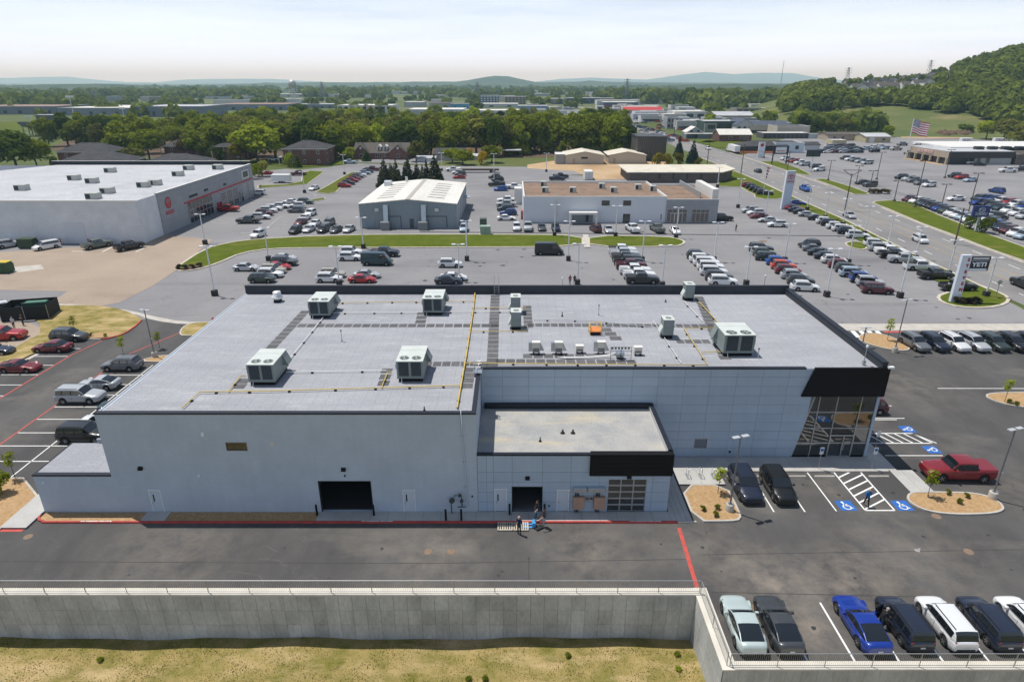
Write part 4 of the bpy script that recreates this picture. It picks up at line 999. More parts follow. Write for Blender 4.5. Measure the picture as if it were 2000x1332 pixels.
def big_unit(px,label,w=2.25,d=3.4,h=1.55,mirror=False):
 c=rp(*px);o=empty('rooftop_unit',(c[0],c[1],RZ),0,label,'air conditioner','large rooftop air conditioners');s=-1 if mirror else 1
 cu=.34
 MB().box(-w/2+.1,w/2 -.1,.1,d -.1,0,cu).build('curb',M_BLACK,o)
 MB().box(-w/2 -.03,w/2+.03,-.03,d+.03,cu,cu+.10).build('base_rail',mat('unit_rail',(.20,.24,.25),.5),o)
 MB().box(-w/2,w/2,0,d,cu+.10,cu+h).build('casing',M_RTU,o)
 t=MB();t.box(-w/2 -.03,w/2+.03,-.03,d*.47 -.006,cu+h,cu+h+.06);t.build('top_panel',M_RTUTOP,o)
 t=MB();t.box(-w/2 -.03,w/2+.03,d*.47+.006,d*.7 -.006,cu+h,cu+h+.05);t.build('top_panel',M_RTUTOP,o)
 t=MB();t.box(-w/2 -.03,w/2+.03,d*.7+.006,d+.03,cu+h,cu+h+.06);t.build('top_panel',M_RTUTOP,o)
 for k in (-1,1):
  x=k*w*.235;MB().box(x -w*.19,x+w*.19,-.015,.02,cu+.22,cu+h -.06).build('coil_grille',M_COIL,o)
  t=MB()
  for j in range(9):xx=x -w*.18+j*w*.045;t.box(xx,xx+.012,-.03,-.015,cu+.24,cu+h -.08)
  t.build('grille_bars',mat('grille_grey',(.10,.12,.135),.5),o)['kind']='stuff'
  fan(x*.98,d*.20,cu+h+.062,w*.19,o)
 for k,(y0,y1) in enumerate(((.08,d*.3),(d*.32,d*.6),(d*.62,d -.06))):
  for sx in (-1,1):
   t=MB();X=sx*(w/2+.008);t.box(min(X,X -sx*.02),max(X,X -sx*.02),y0,y1,cu+.16,cu+h -.05);t.build('side_panel',M_RTU,o)
 t=MB();x=s*w/2;t.extr([(x,cu+h -.02),(x+s*.42,cu+.66),(x+s*.42,cu+.55),(x,cu+.55)],1,d*.66,d*.97);t.build('intake_hood',M_RTU,o)
 t=MB();x=-s*w/2;t.box(min(x,x -s*.14),max(x,x -s*.14),.25,.65,cu+.75,cu+1.25);t.build('disconnect_box',M_GALV,o)
 t=MB();t.tube([(-w/2+.4,-.05,cu+.02),(-w/2+.4,-.25,.05)],.03,6);t.build('drain_pipe',M_WPIPE,o)
 return o
big_unit((625,622),'big grey air conditioner next to the white exhaust fan on the roof')
big_unit((846,616),'big grey air conditioner at the back of the roof, left of the long yellow pipe',w=2.2,d=3.3)
big_unit((513,753),'big grey air conditioner nearest the left edge of the roof')
big_unit((802,746),'big grey air conditioner in front, just left of the long yellow pipe')
big_unit((1441,696),'big grey air conditioner at the right end of the roof',w=2.85,d=3.3,h=1.75,mirror=True)
def small_unit(px,label,w=1.05,d=1.35,h=1.55):
 c=rp(*px);o=empty('rooftop_unit',(c[0],c[1],RZ),0,label,'air conditioner','small upright rooftop units')
 MB().box(-w/2+.05,w/2 -.05,.05,d -.05,0,.38).build('curb',M_BLACK,o)
 MB().box(-w/2,w/2,0,d,.38,.38+h).build('casing',M_RTU,o)
 MB().box(-w/2 -.03,w/2+.03,-.03,d+.03,.38+h,.43+h).build('top_panel',M_RTUTOP,o)
 MB().box(-w*.40,w*.40,-.015,.01,.48,.38+h*.55).build('louvre',M_RTU,o)
 MB().box(-w*.40,w*.40,-.012,.01,.42+h*.57,.32+h).build('coil_grille',mat('pale_coil',(.22,.25,.26),.5),o)
 fan(0,d*.42,.432+h,w*.30,o)
 t=MB();x=-w/2;t.extr([(x,.45+h*.5),(x -.28,.62),(x -.28,.5),(x,.5)],1,.2,d -.2);t.build('intake_hood',M_RTUTOP,o)
 return o
small_unit((1007,614),'small upright unit, rearmost of the pair right of the long yellow pipe');small_unit((1008,645),'small upright unit, front one of the pair right of the long yellow pipe')
small_unit((1304,662),'small upright unit left of the big air conditioner on the right',h=1.6);small_unit((1346,588),'small upright unit against the rear parapet')
def cond(px,label,w,h,feet=.22):
 c=rp(*px);o=empty('condensing_unit',(c[0],c[1],RZ),0,label,'condenser','beige condensers in a row on the roof')
 d=.45
 for x in (-w*.35,w*.35):MB().box(x -.05,x+.05,-.15,d+.15,0,feet).build('foot',M_RUBBER,o)
 MB().bevbox(-w/2,w/2,0,d,feet,feet+h,.03).build('casing',M_BEIGEBOX,o)
 MB().box(-w/2 -.02,w/2+.02,-.02,d+.02,feet+h,feet+h+.03).build('top_panel',mat('unit_ivory',(.76,.74,.68),.5),o)
 if h>.8:
  MB().box(-w/2 -.35,-w/2,.06,d -.04,feet+.1,feet+h -.02).build('wind_baffle',M_GALV,o);t=MB();t.extr([(w/2,feet+h),(w/2+.4,feet+.15),(w/2,feet+.15)],1,.1,d);t.build('wind_baffle',M_GALV,o)
 MB().box(-w*.42,w*.42,-.012,0,feet+.08,feet+h*.45).build('grille',mat('grille_dark',(.20,.20,.19),.7),o)  # lower grille panel in one even mid grey
 return o
cond((1047,693),'leftmost tall beige condenser in the row above the facade',.72,1.0);cond((1091,693),'second tall beige condenser from the left in the row above the facade',.72,1.0)
cond((1132,691),'low beige condenser between two tall ones in the row',.72,.55);cond((1174,693),'tall beige condenser just left of the pipe rack',.72,1.05);cond((1246,695),'low beige condenser right of the pipe rack, last of the row',.74,.62)
o=empty('pipe_rack',(*rp(1212,704),RZ),0,'steel pipe rack with a round tank and disconnect boxes on the roof','pipe rack')
t=MB()
for x in (-.95,0,.95):t.tube([(x,0,0),(x,0,1.35)],.025,6)
for z in (.5,.95,1.33):t.tube([(-.95,0,z),(.95,0,z)],.02,6)
t.build('rack_frame',mat('rack_steel',(.08,.09,.10),.5,.6),o)
for k in range(6):MB().box(-.9+k*.3,-.72+k*.3,.02,.12,1.1,1.3).build('switch_box',mat('switch_grey',(.16,.18,.20),.5),o)
t=MB();t.lathe([(.36,.2),(.40,.25),(.40,.62),(.34,.70)],(0,.5,0),16);t.build('tank',M_GALV,o);MB().box(-.3,.3,.25,.75,0,.2).build('tank_stand',M_RUBBER,o)
t=MB()
for k in range(4):t.tube([(-.4,.5,.3+k*.08),(-1.2,.45+k*.1,.25),(-2.4 -k*.4,.35+k*.06,.12),(-5.2 -k*.2,.3+k*.05,.12)],.03,6)
t.tube([(.4,.5,.4),(1.0,.6,.3),(1.35,.5,.4)],.03,6);t.build('insulated_pipe',M_WPIPE,o)
o=empty('exhaust_fan',(*rp(543,589),RZ),0,'white round exhaust fan near the back left corner of the roof','exhaust fan')
MB().box(-.36,.36,-.36,.36,0,.28).build('curb',M_BLACK,o)
t=MB();t.lathe([(.36,.28),(.40,.34),(.62,.42),(.66,.55),(.62,.66),(.46,.74),(.46,1.15),(.42,1.22),(.05,1.28)],n=20);t.build('housing',mat('fan_white',(.74,.74,.73),.4,.3),o)
o=empty('roof_hatch',(*rp(1163,655),RZ),0,'orange roof hatch with yellow guard rails beside the walkway pads','roof hatch')
M_ORG=mat('hatch_orange',(.66,.20,.06),.6);M_SAFE=mat('safety_yellow',(.74,.46,.02),.5)
MB().box(-.5,.5,0,.9,0,.32).build('curb',M_BLACK,o);t=MB();t.extr([(0,.32),(.9,.32),(.9,.62),(0,.40)],0,-.52,.52);t.build('hatch_lid',M_ORG,o)
t=MB()
for x in (-.58,.58):
 for y in (-.05,1.0):t.tube([(x,y,.0),(x,y,1.05)],.03,6)
 for z in (.55,1.05):t.tube([(x,-.05,z),(x,1.0,z)],.03,6)
for z in (.55,1.05):t.tube([(-.58,1.0,z),(.58,1.0,z)],.03,6);t.tube([(-.58,-.05,z),(.58,-.05,z)],.03,6)
t.build('guard_rail',M_SAFE,o);t=MB();t.bevbox(-.35,.35,1.25,1.75,0,.34,.06);t.build('vent_cover',MATS['white_plastic'],o)
def stack(px,h,label,z=RZ,r=.045):
 p=at(*px,z);o=empty('vent_stack',(p.x,p.y,z),0,label,'vent pipe','vent stacks on the roof');t=MB();t.lathe([(r*3.2,0),(r*1.4,.16),(r,.2),(r,h)],n=8);t.build('pipe',M_GALV if h>.7 else M_RUBBER,o)
 if h>.7:t=MB();t.lathe([(r*1.2,h),(r*2.2,h+.06),(r*.6,h+.14)],n=8);t.build('cap',M_RUBBER,o)
stack((668,667),1.1,'thin vent stack in the middle of the left half of the roof');stack((1169,616),1.1,'thin vent stack behind the orange hatch');stack((1098,618),.5,'short vent stack between the small units and the thin stack')
stack((829,803),.4,'short black vent at the front edge of the roof');stack((1055,862),.4,'small black vent in front on the low roof',CZ -.16);stack((1099,846),.35,'left of two round black vents on the low roof',CZ -.16,.07);stack((1119,846),.35,'right of two round black vents on the low roof',CZ -.16,.07)
stack((1300,590),.35,'short black vent left of the unit at the rear parapet');stack((1480,698),.8,'thin vent right of the big unit on the right end')
def antenna(px,label,z=RZ):
 p=at(*px,z);o=empty('camera_mast',(p.x,p.y,z),0,label,'mast','camera masts on the parapets')
 MB().box(-.12,.12,-.12,.12,0,.45).build('box',M_GALV,o);t=MB();t.tube([(0,0,.45),(0,0,1.7)],.035,6);t.build('mast',M_GALV,o);t=MB();t.lathe([(.09,1.7),(.12,1.76),(.12,1.9),(.05,1.98)],n=8);t.build('camera',MATS['white_plastic'],o)
antenna((1098,572),'grey camera mast at the rear parapet behind the roof');antenna((1491,567),'grey camera mast at the back right corner of the roof');antenna((1686,713),'white camera mast at the front right corner of the roof')
def bollard(x,y,label,h=1.05):
 t=MB();t.lathe([(.085,KH -.01),(.085,KH+h -.05),(.06,KH+h),(.01,KH+h+.02)],(x,y,0),12);tag(t.build('bollard',M_BLACK),label,'bollard','black bollards along the front wall')
bollard(-15.95,42.75,'black bollard left of the large dark garage opening');bollard(-11.30,42.75,'black bollard right of the large dark garage opening')
bollard(-5.35,42.15,'black bollard left in front of the gas meter');bollard(-4.1,42.15,'black bollard right in front of the gas meter');bollard(-.2,42.85,'black bollard left of the narrow open doorway');bollard(2.66,42.85,'black bollard right of the narrow open doorway')
for k,x in enumerate((15.75,16.95,18.05)):
 o=empty('bike_rack',(x,48.3,KH),0,'chrome hoop bike rack, %s of the three on the concrete pad' % ('leftmost','middle','rightmost')[k],'bike rack','bike racks')
 t=MB();t.tube([(0,-.35,0),(0,-.35,.75),(0,-.25,.9),(0,.25,.9),(0,.35,.75),(0,.35,0)],.03,8);t.build('hoop',mat('chrome',(.70,.71,.72),.18,1.0),o);MB().box(-.1,.1,-.45,.45,0,.02).build('base_plate',M_FRAME,o)
def park_sign(x,y,label,back=False):
 o=empty('parking_sign',(x,y,KH),0,label,'sign','accessible parking signs')
 t=MB();t.tube([(0,0,0),(0,0,2.2)],.03,6);t.build('post',M_RAIL,o);pl=MB().box(-.17,.17,-.045,-.03,1.55,2.25).build('sign_plate',MATS['white_plastic'],o)
 if not back:MB().box(-.13,.13,-.05,-.045,1.85,2.15).build('blue_panel',M_BLUE,pl);lettering('RESERVED PARKING',.06,mat('sign_green',(.02,.18,.08),.6),pl,(0,-.052,1.70),depth=.003,width=.28)
park_sign(28.1,49.55,'accessible parking sign left of the entrance doors');park_sign(33.0,49.55,'accessible parking sign right of the entrance doors');park_sign(34.9,52.6,'dark parking sign seen from behind beside the side stalls',True)
# ================================================================== vehicles
def paint_material():
 m=bpy.data.materials.new('car_paint');m.use_nodes=True;n,l=m.node_tree.nodes,m.node_tree.links;b=n['Principled BSDF']
 oi=n.new('ShaderNodeObjectInfo');l.new(oi.outputs['Color'],b.inputs['Base Color'])
 b.inputs['Metallic'].default_value=.15;b.inputs['Roughness'].default_value=.36;b.inputs['Coat Weight'].default_value=.6;b.inputs['Coat Roughness'].default_value=.06
 return m
M_PAINT=paint_material()
M_CGLASS=mat('car_glass',(.010,.013,.016),.05,0,spec=.9,ior=1.6)
M_TYRE=mat('tyre',(.014,.014,.015),.85)
M_RIM=mat('alloy_rim',(.48,.49,.50),.3,.8)
M_DRIM=mat('dark_rim',(.05,.05,.055),.35,.7)
M_HEAD=mat('headlight_glass',(.55,.58,.60),.12,.3,spec=.8)
M_TAIL=mat('tail_light_red',(.28,.008,.010),.2,0,spec=.8)
M_TRIM=mat('black_trim',(.018,.018,.019),.6)
M_PLATE=mat('licence_plate',(.62,.64,.66),.5)
M_WELL=mat('wheel_well',(.006,.006,.006),.95)
def lerp_tab(tab,x):
 if x <= tab[0][0]:return tab[0][1]
 for (a,va),(b,vb) in zip(tab,tab[1:]):
  if x <= b:
   t=(x -a)/(b -a);t=t*t*(3 -2*t) if len(tab)>2 else t;return va+(vb -va)*t
 return tab[-1][1]
SPECS=dict(
 sedan=dict(L=4.85,W=1.84,H=1.45,belt=.93,cl=.17,r=.33,fa=1.45,ra=-1.38,nose=.70,cowl_z=.95,tail=1.0,cowl=.86,rf=.22,rr=-1.02,gb=-1.78,pil=(-.38,),rn=.6),
 coupe=dict(L=4.70,W=1.86,H=1.40,belt=.93,cl=.15,r=.34,fa=1.42,ra=-1.36,nose=.68,cowl_z=.94,tail=1.03,cowl=.72,rf=.05,rr=-.85,gb=-2.0,pil=(-.42,),rn=.6),
 suv=dict(L=4.66,W=1.88,H=1.71,belt=1.07,cl=.21,r=.36,fa=1.40,ra=-1.32,nose=.88,cowl_z=1.10,tail=1.06,cowl=1.02,rf=.42,rr=-1.72,gb=-2.14,pil=(-.28,-1.22),rn=.5),
 bigsuv=dict(L=4.98,W=1.96,H=1.80,belt=1.12,cl=.23,r=.39,fa=1.50,ra=-1.42,nose=.98,cowl_z=1.18,tail=1.12,cowl=1.02,rf=.46,rr=-2.05,gb=-2.34,pil=(-.34,-1.34),rn=.45),
 boxy=dict(L=4.20,W=1.80,H=1.62,belt=1.02,cl=.18,r=.34,fa=1.36,ra=-1.26,nose=.86,cowl_z=1.04,tail=1.02,cowl=1.08,rf=.55,rr=-1.72,gb=-2.0,pil=(-.18,-1.10),rn=.45),
 jeep=dict(L=4.5,W=1.86,H=1.85,belt=1.20,cl=.28,r=.42,fa=1.42,ra=-1.42,nose=1.06,cowl_z=1.18,tail=1.2,cowl=.52,rf=.30,rr=-2.02,gb=-2.16,pil=(-.42,-1.30),rn=.25),
 minivan=dict(L=5.12,W=1.98,H=1.75,belt=1.05,cl=.18,r=.35,fa=1.60,ra=-1.44,nose=.82,cowl_z=1.08,tail=1.05,cowl=1.60,rf=.72,rr=-2.18,gb=-2.42,pil=(-.02,-1.32),rn=.5),
 pickup=dict(L=5.85,W=2.03,H=1.95,belt=1.24,cl=.30,r=.42,fa=1.85,ra=-1.80,nose=1.15,cowl_z=1.32,tail=1.32,cowl=1.12,rf=.62,rr=-1.06,gb=-1.18,pil=(-.22,),rn=.3,bed=(-1.28,-2.86)),
 van=dict(L=5.95,W=2.05,H=2.52,belt=1.35,cl=.20,r=.37,fa=2.0,ra=-1.75,nose=.95,cowl_z=1.38,tail=1.35,cowl=2.32,rf=1.35,rr=-2.88,gb=-2.94,pil=(.62,),rn=.3,blind=True),
)
def car_parts(kind):
 s=SPECS[kind];L,W,H,zb,cl,r=s['L'],s['W'],s['H'],s['belt'],s['cl'],s['r']
 hl,hw=L/2,W/2;fa,ra,cw,rf,rr,gb=s['fa'],s['ra'],s['cowl'],s['rf'],s['rr'],s['gb'];bed=s.get('bed')
 xs=[-hl,-hl+.05,-hl+.16,-hl+.34,bed[1] if bed else -hl+.45]
 for ax in (ra,fa):
  for k in range(9):xs.append(ax+(r+.075)*math.cos(math.pi*k/8))
  xs += [ax -r -.12,ax+r+.12]
 xs += [gb,rr,-.4,0,rf,cw,cw+.25,hl -.5,hl -.30,hl -.15,hl -.05,hl]
 if bed:xs += [bed[0],bed[0]+.03,bed[1]-.03]
 xs=sorted(set(round(x,3) for x in xs if -hl <= x <= hl))
 top_tab=[(-hl,s['tail']-.10),(-hl+.12,s['tail']),(gb -.02,max(zb,s['tail'])),(gb+.3,zb+.02),(cw -.05,zb+.02),(cw,s['cowl_z']),(hl -.35,s['nose']+.05),(hl,s['nose']-.09)]
 if kind in ('suv','bigsuv','boxy','minivan','jeep','van'):top_tab[0]=(-hl,zb -.05);top_tab[1]=(-hl+.1,zb+.01)
 rn=s['rn']
 def width(x):
  e=max(0,(abs(x)-(hl -.75))/.75);f=(1 -.17*rn/.5*e ** 2.4)
  return hw*f
 def zbot(x):
  b=cl+.02
  if x>fa+r:b += (x -fa -r)/(hl -fa -r)*.10
  if x<ra -r:b += (ra -r -x)/(hl+ra -r)*.13
  for ax in (fa,ra):
   d=abs(x -ax)
   if d <= r+.076:b=max(b,r+math.sqrt(max(0,(r+.075) ** 2 -d*d))-.02)
  return b
 rows=[]
 def section(x,inset=0.0):
  w=width(x)-inset;zt=lerp_tab(top_tab,x);b=zbot(x);zs=zt -.05 -.06*rn
  arch=b>cl+.2
  p2=b+.08;mid=max(p2+.06,cl+.52*(zs -cl));z4=max(mid+.03,zs -.10)
  if bed and bed[1]-1e-3 <= x <= bed[0]+1e-3:
   fl=.92;half=[(0,b),(w*.90,b),(w*.985,p2),(w,mid),(w,z4),(w*.97,zt),(w*.88,zt),(w*.87,fl),(0,fl)]
  elif cw>x>gb and not bed or (bed and cw>x>bed[0]):
   half=[(0,b),(w*.90,b),(w*.985,p2),(w,mid),(w*.99,z4),(w*.955,zs),(w*.90,zt -.03),(w*.5,zt -.02),(0,zt -.02)]
  else:
   half=[(0,b),(w*.90,b),(w*.985,p2),(w,mid),(w*.985,z4),(w*.93,zs+.01),(w*.82,zt -.015),(w*.5,zt+.012),(0,zt+.02)]
  return half
 body=MB()
 rows=[]
 for x in xs:
  half=section(x)
  e=(hl -abs(x));
  if e<.05:
   c=(half[0][1]+half[-1][1])/2;half=[(y*.96,c+(z -c)*.80) for y,z in half]
  full=[(x,y,z) for y,z in half]+[(x,-y,z) for y,z in half[-2:0:-1]]
  rows.append(full)
 body.grid(rows,0,True,True);body.face(rows[0][::-1],0);body.face(rows[-1],0)
 for ax in (fa,ra):body.box(ax -r -.06,ax+r+.06,-hw*.86,hw*.86,cl+.05,2*r+.05,1)
 zr=H
 prof=[(gb,zb+.03),(gb+(rr -gb)*.5,zb+(zr -zb)*(.62 if kind not in ('van','jeep') else .6)),(rr,zr -.045)]
 xr=[rr+(rf -rr)*k/4 for k in (1,2,3)]
 for x in xr:prof.append((x,zr -.012*(1 if abs(x -(rr+rf)/2)<.3 else 1.6)))
 prof += [(rf,zr -.055),(rf+(cw -rf)*.52,zb+(zr -zb)*.55),(cw,s['cowl_z']+.005)]
 wr=hw*(.74 if kind in ('sedan','coupe') else .80);wr=hw*.90 if kind in ('van','jeep') else wr
 G=[];tags=[]
 pil=s['pil']
 pts=[]
 for x,z in prof:pts.append((x,z))
 for p in pil:                                    # split the roof span at the pillars
  z=np.interp(p,[q[0] for q in prof],[q[1] for q in prof])
  pts += [(p -.05,z),(p+.05,z)]
 pts=sorted(set((round(a,3),round(float(b),4)) for a,b in pts))
 def gsec(x,z):
  base=zb if x<cw -.02 else s['cowl_z'];h=max(.01,z -base);f=h/(zr -zb)
  wb=hw*.945 if kind not in ('van',) else hw*.985;wt=wb+(wr -wb)*min(1,f)
  inn=1.0
  if x>rf:inn=1 -.10*(x -rf)/(cw -rf)
  if x<rr and not s.get('blind'):inn=1 -.12*(rr -x)/max(.05,(rr -gb))
  b=base -.06
  return [(wb*inn,b),(wb*inn*.995,base+.05*min(1,f*3)),((wt+(wb -wt)*.14)*inn,base+h*.84),(wt*.955*inn,base+h*.975),(wt*.55*inn,z+.018),(0,z+.026)]
 S=[(x,gsec(x,z)) for x,z in pts]
 glass={'windshield':MB(),'rear_window':MB()}
 sides=[]
 for (x0,a),(x1,b) in zip(S,S[1:]):
  xm=(x0+x1)/2
  for sg in (1,-1):
   P=lambda x,q:(x,sg*q[0],q[1])
   def quad(i,tgt,mi,sm=True,off=0.0):
    q=[P(x0,a[i]),P(x1,b[i]),P(x1,b[i+1]),P(x0,a[i+1])]
    if off:q=[(c[0],c[1]+sg*off,c[2]) for c in q]
    tgt.face(q if sg<0 else q[::-1],mi,sm)
   roofspan=rr -1e-3 <= x0 and x1 <= rf+1e-3
   quad(0,body,0)
   isp=any(p -.051 <= x0 and x1 <= p+.051 for p in pil)
   if roofspan and not isp and not (s.get('blind') and x1<pil[0]+.1):
    quad(1,body,2);sides.append((sg,xm,[P(x0,a[1]),P(x1,b[1]),P(x1,b[2]),P(x0,a[2])]))
   elif isp:quad(1,body,2)
   else:
    quad(1,body,0 if (x1 <= rr+1e-3 or s.get('blind')) else 2)
    if x0 >= rf -1e-3 or (x1 <= rr+1e-3 and kind in ('sedan','coupe')):
     sides.append((sg,xm,[P(x0,a[1]),P(x1,b[1]),P(x1,b[2]),P(x0,a[2])]))
   quad(2,body,0);
   if x0 >= rf -1e-3:
    quad(3,glass['windshield'],0);quad(4,glass['windshield'],0)
   elif x1 <= rr+1e-3 and not s.get('blind'):
    quad(3,glass['rear_window'],0);quad(4,glass['rear_window'],0)
   else:quad(3,body,0);quad(4,body,0)
 sw={}
 for sg,xm,q in sides:
  slot=(sg,sum(1 for p in pil if xm<p))
  mb=sw.setdefault(slot,MB())
  z0,z1=min(c[2] for c in q),max(c[2] for c in q)
  c0=Vector((sum(c[0] for c in q)/4,sum(c[1] for c in q)/4,sum(c[2] for c in q)/4))
  q2=[Vector(c)+Vector((0,sg*.006,0)) for c in q]
  q2=[Vector((c.x,c.y,c0.z+(c.z -c0.z)*.93)) for c in q2]
  mb.face(q2 if sg<0 else q2[::-1],0)
 parts=[('body',body.mesh('car_body',[M_PAINT,M_WELL,M_TRIM]))]
 parts += [(k,v.mesh(k,M_CGLASS)) for k,v in glass.items() if v.f]
 parts += [('side_window',v.mesh('side_window',M_CGLASS)) for k,v in sorted(sw.items())]
 def lamp(x,y,z,w,h,m,name,d=.06,sl=.0):
  mb=MB();sg=1 if x>0 else -1
  mb.bevbox(min(x,x -sg*d),max(x,x -sg*d),y -w/2,y+w/2,z -h/2,z+h/2,.012);parts.append((name,mb.mesh(name,m)))
 zn=s['nose']
 for sg in (1,-1):
  wl=.34 if kind not in ('pickup','jeep') else .28
  xx=hl -.075;lamp(xx,sg*(width(xx)*.90 -wl/2),zn -.17,wl,.13 if kind not in ('pickup','van') else .2,M_HEAD,'headlight',.3)
  xt=-hl+.045
  if kind in ('sedan','coupe'):lamp(xt,sg*(width(xt)*.92 -.22),s['tail']-.20,.42,.13,M_TAIL,'tail_light',.2)
  elif kind in ('pickup','van','jeep'):lamp(xt -.01,sg*(width(xt)*.93 -.08),(zb -.22 if kind != 'van' else 1.15),.13,.34,M_TAIL,'tail_light',.14)
  else:lamp(xt -.005,sg*(width(xt)*.93 -.17),zb -.13,.36,.20,M_TAIL,'tail_light',.26)
  xm=cw -.32;mb=MB();mb.bevbox(xm -.10,xm+.08,min(sg*hw*.95,sg*(hw+.19)),max(sg*hw*.95,sg*(hw+.19)),zb -.01,zb+.15,.03);parts.append(('mirror',mb.mesh('mirror',M_PAINT if kind != 'jeep' else M_TRIM)))
  for hx in [p+.26 for p in pil[:1]]+([pil[0]-.75] if kind != 'van' else []):
   mb=MB();mb.box(hx -.1,hx+.1,min(sg*hw*.985,sg*(hw+.012)),max(sg*hw*.985,sg*(hw+.012)),zb -.17,zb -.135);parts.append(('door_handle',mb.mesh('door_handle',M_PAINT)))
 for sg in (1,-1):
  for xd in [cw -.12]+[p_ for p_ in pil]:
   mb=MB();mb.box(xd -.007,xd+.007,min(sg*(hw -.05),sg*(hw+.003)),max(sg*(hw -.05),sg*(hw+.003)),cl+.16,zb -.10);parts.append(('door_seam',mb.mesh('door_seam',M_WELL)))
 mb=MB();mb.bevbox(hl -.22,hl -.012,-hw*.52,hw*.52,zn -.36,zn -.16,.02);parts.append(('grille',mb.mesh('grille',M_TRIM)))
 mb=MB();mb.bevbox(hl -.26,hl -.02,-hw*.62,hw*.62,cl+.07,cl+.24,.02);parts.append(('front_bumper',mb.mesh('front_bumper',M_TRIM)))
 mb=MB();mb.bevbox(-hl -.006,-hl+.26,-hw*.66,hw*.66,cl+.14,cl+.34,.02);parts.append(('rear_bumper',mb.mesh('rear_bumper',M_TRIM if kind != 'pickup' else M_RIM)))
 mb=MB();mb.box(-hl -.012,-hl+.05,-.15,.15,cl+.38,cl+.50);parts.append(('licence_plate',mb.mesh('licence_plate',M_PLATE)))
 if kind in ('suv','bigsuv','boxy','jeep'):
  for sg in (1,-1):
   mb=MB();y=sg*wr*.86;mb.box(rr+.1,rf -.1,y -.02,y+.02,zr+.012,zr+.05);parts.append(('roof_rail',mb.mesh('roof_rail',M_TRIM)))
   mb=MB();mb.box(ra+r+.1,fa -r -.1,min(sg*hw*.96,sg*(hw+.006)),max(sg*hw*.96,sg*(hw+.006)),cl,cl+.17);parts.append(('sill_trim',mb.mesh('sill_trim',M_TRIM)))
 if bed:
  mb=MB();mb.box(bed[1]+.05,bed[0]-.04,-hw*.85,hw*.85,.925,.94);parts.append(('bed_floor',mb.mesh('bed_floor',M_TRIM)))
 wm=MB();wm.lathe([(r*.60,-.10),(r*.92,-.115),(r,-.08),(r,.08),(r*.92,.115),(r*.60,.10)],n=20,axis=1)
 tyre=wm.mesh('tyre',M_TYRE)
 rim=MB();rim.lathe([(r*.64,.05),(r*.64,.112),(r*.58,.116),(r*.54,.075),(r*.10,.085),(.01,.10)],n=20,axis=1,mi=0)
 for k in range(5):
  t=2*math.pi*k/5;d=Vector((math.cos(t),0,math.sin(t)));e=Vector((-d.z,0,d.x))
  rim.face([d*r*.08 -e*.035+Vector((0,.112,0)),d*r*.58 -e*.028+Vector((0,.112,0)),d*r*.58+e*.028+Vector((0,.112,0)),d*r*.08+e*.035+Vector((0,.112,0))],1)
 rimm=rim.mesh('rim',[M_DRIM,M_RIM])
 wheels=[(fa,1),(fa,-1),(ra,1),(ra,-1)]
 return dict(parts=parts,tyre=tyre,rim=rimm,wheels=wheels,r=r,hw=hw,L=L)
CARP={k:car_parts(k) for k in SPECS}
MID_KEEP={'body','windshield','rear_window','side_window','headlight','tail_light','roof_rail','bed_floor','grille','mirror'}
FARM={}
def far_mesh(kind):
 if kind in FARM:return FARM[kind]
 cp=CARP[kind];bm=bmesh.new();mats=[]
 def add(me,mtx=None):
  idx={}
  for i,m in enumerate(me.materials):
   if m not in mats:mats.append(m)
   idx[i]=mats.index(m)
  t=bmesh.new();t.from_mesh(me)
  if mtx is not None:bmesh.ops.transform(t,matrix=mtx,verts=t.verts)
  for f in t.faces:f.material_index=idx.get(f.material_index,0)
  tmp=bpy.data.meshes.new('t');t.to_mesh(tmp);t.free();bm.from_mesh(tmp);bpy.data.meshes.remove(tmp)
 for n,me in cp['parts']:
  if n in ('body','windshield','rear_window','side_window','headlight','tail_light','bed_floor'):add(me)
 for ax,sg in cp['wheels']:add(cp['tyre'],Matrix.Translation((ax,sg*(cp['hw']-.115),cp['r'])))
 me=bpy.data.meshes.new('car');bm.to_mesh(me);bm.free()
 for m in mats:me.materials.append(m)
 FARM[kind]=me;return me
COLORS=dict(white=(.74,.75,.76),silver=(.42,.44,.46),grey=(.14,.15,.16),darkgrey=(.055,.060,.066),black=(.010,.011,.012),navy=(.014,.020,.040),blue=(.012,.045,.22),brightblue=(.015,.10,.42),
              red=(.36,.012,.014),darkred=(.15,.010,.016),crimson=(.21,.012,.018),maroon=(.085,.010,.016),orange=(.58,.065,.02),green=(.030,.045,.038),greygreen=(.12,.145,.13),mint=(.46,.54,.535),paleblue=(.36,.45,.54),teal=(.015,.045,.055),cobalt=(.006,.035,.27),beige=(.40,.37,.32))
CNAME=dict(darkgrey='dark grey',brightblue='bright blue',darkred='dark red',greygreen='grey green',mint='pale mint',paleblue='pale blue',cobalt='cobalt blue',green='dark green',orange='orange red')
KNAME=dict(sedan='sedan',coupe='sedan',suv='suv',bigsuv='large suv',boxy='boxy hatchback',jeep='boxy off-roader',minivan='minivan',pickup='pickup truck',van='cargo van')
OBJN=dict(sedan='sedan',coupe='sedan',suv='suv',bigsuv='suv',boxy='hatchback',jeep='off_roader',minivan='minivan',pickup='pickup_truck',van='cargo_van')
CATN=dict(sedan='car',coupe='car',suv='car',bigsuv='car',boxy='car',jeep='car',minivan='car',pickup='pickup truck',van='van')
CARS=[]
_USED={}
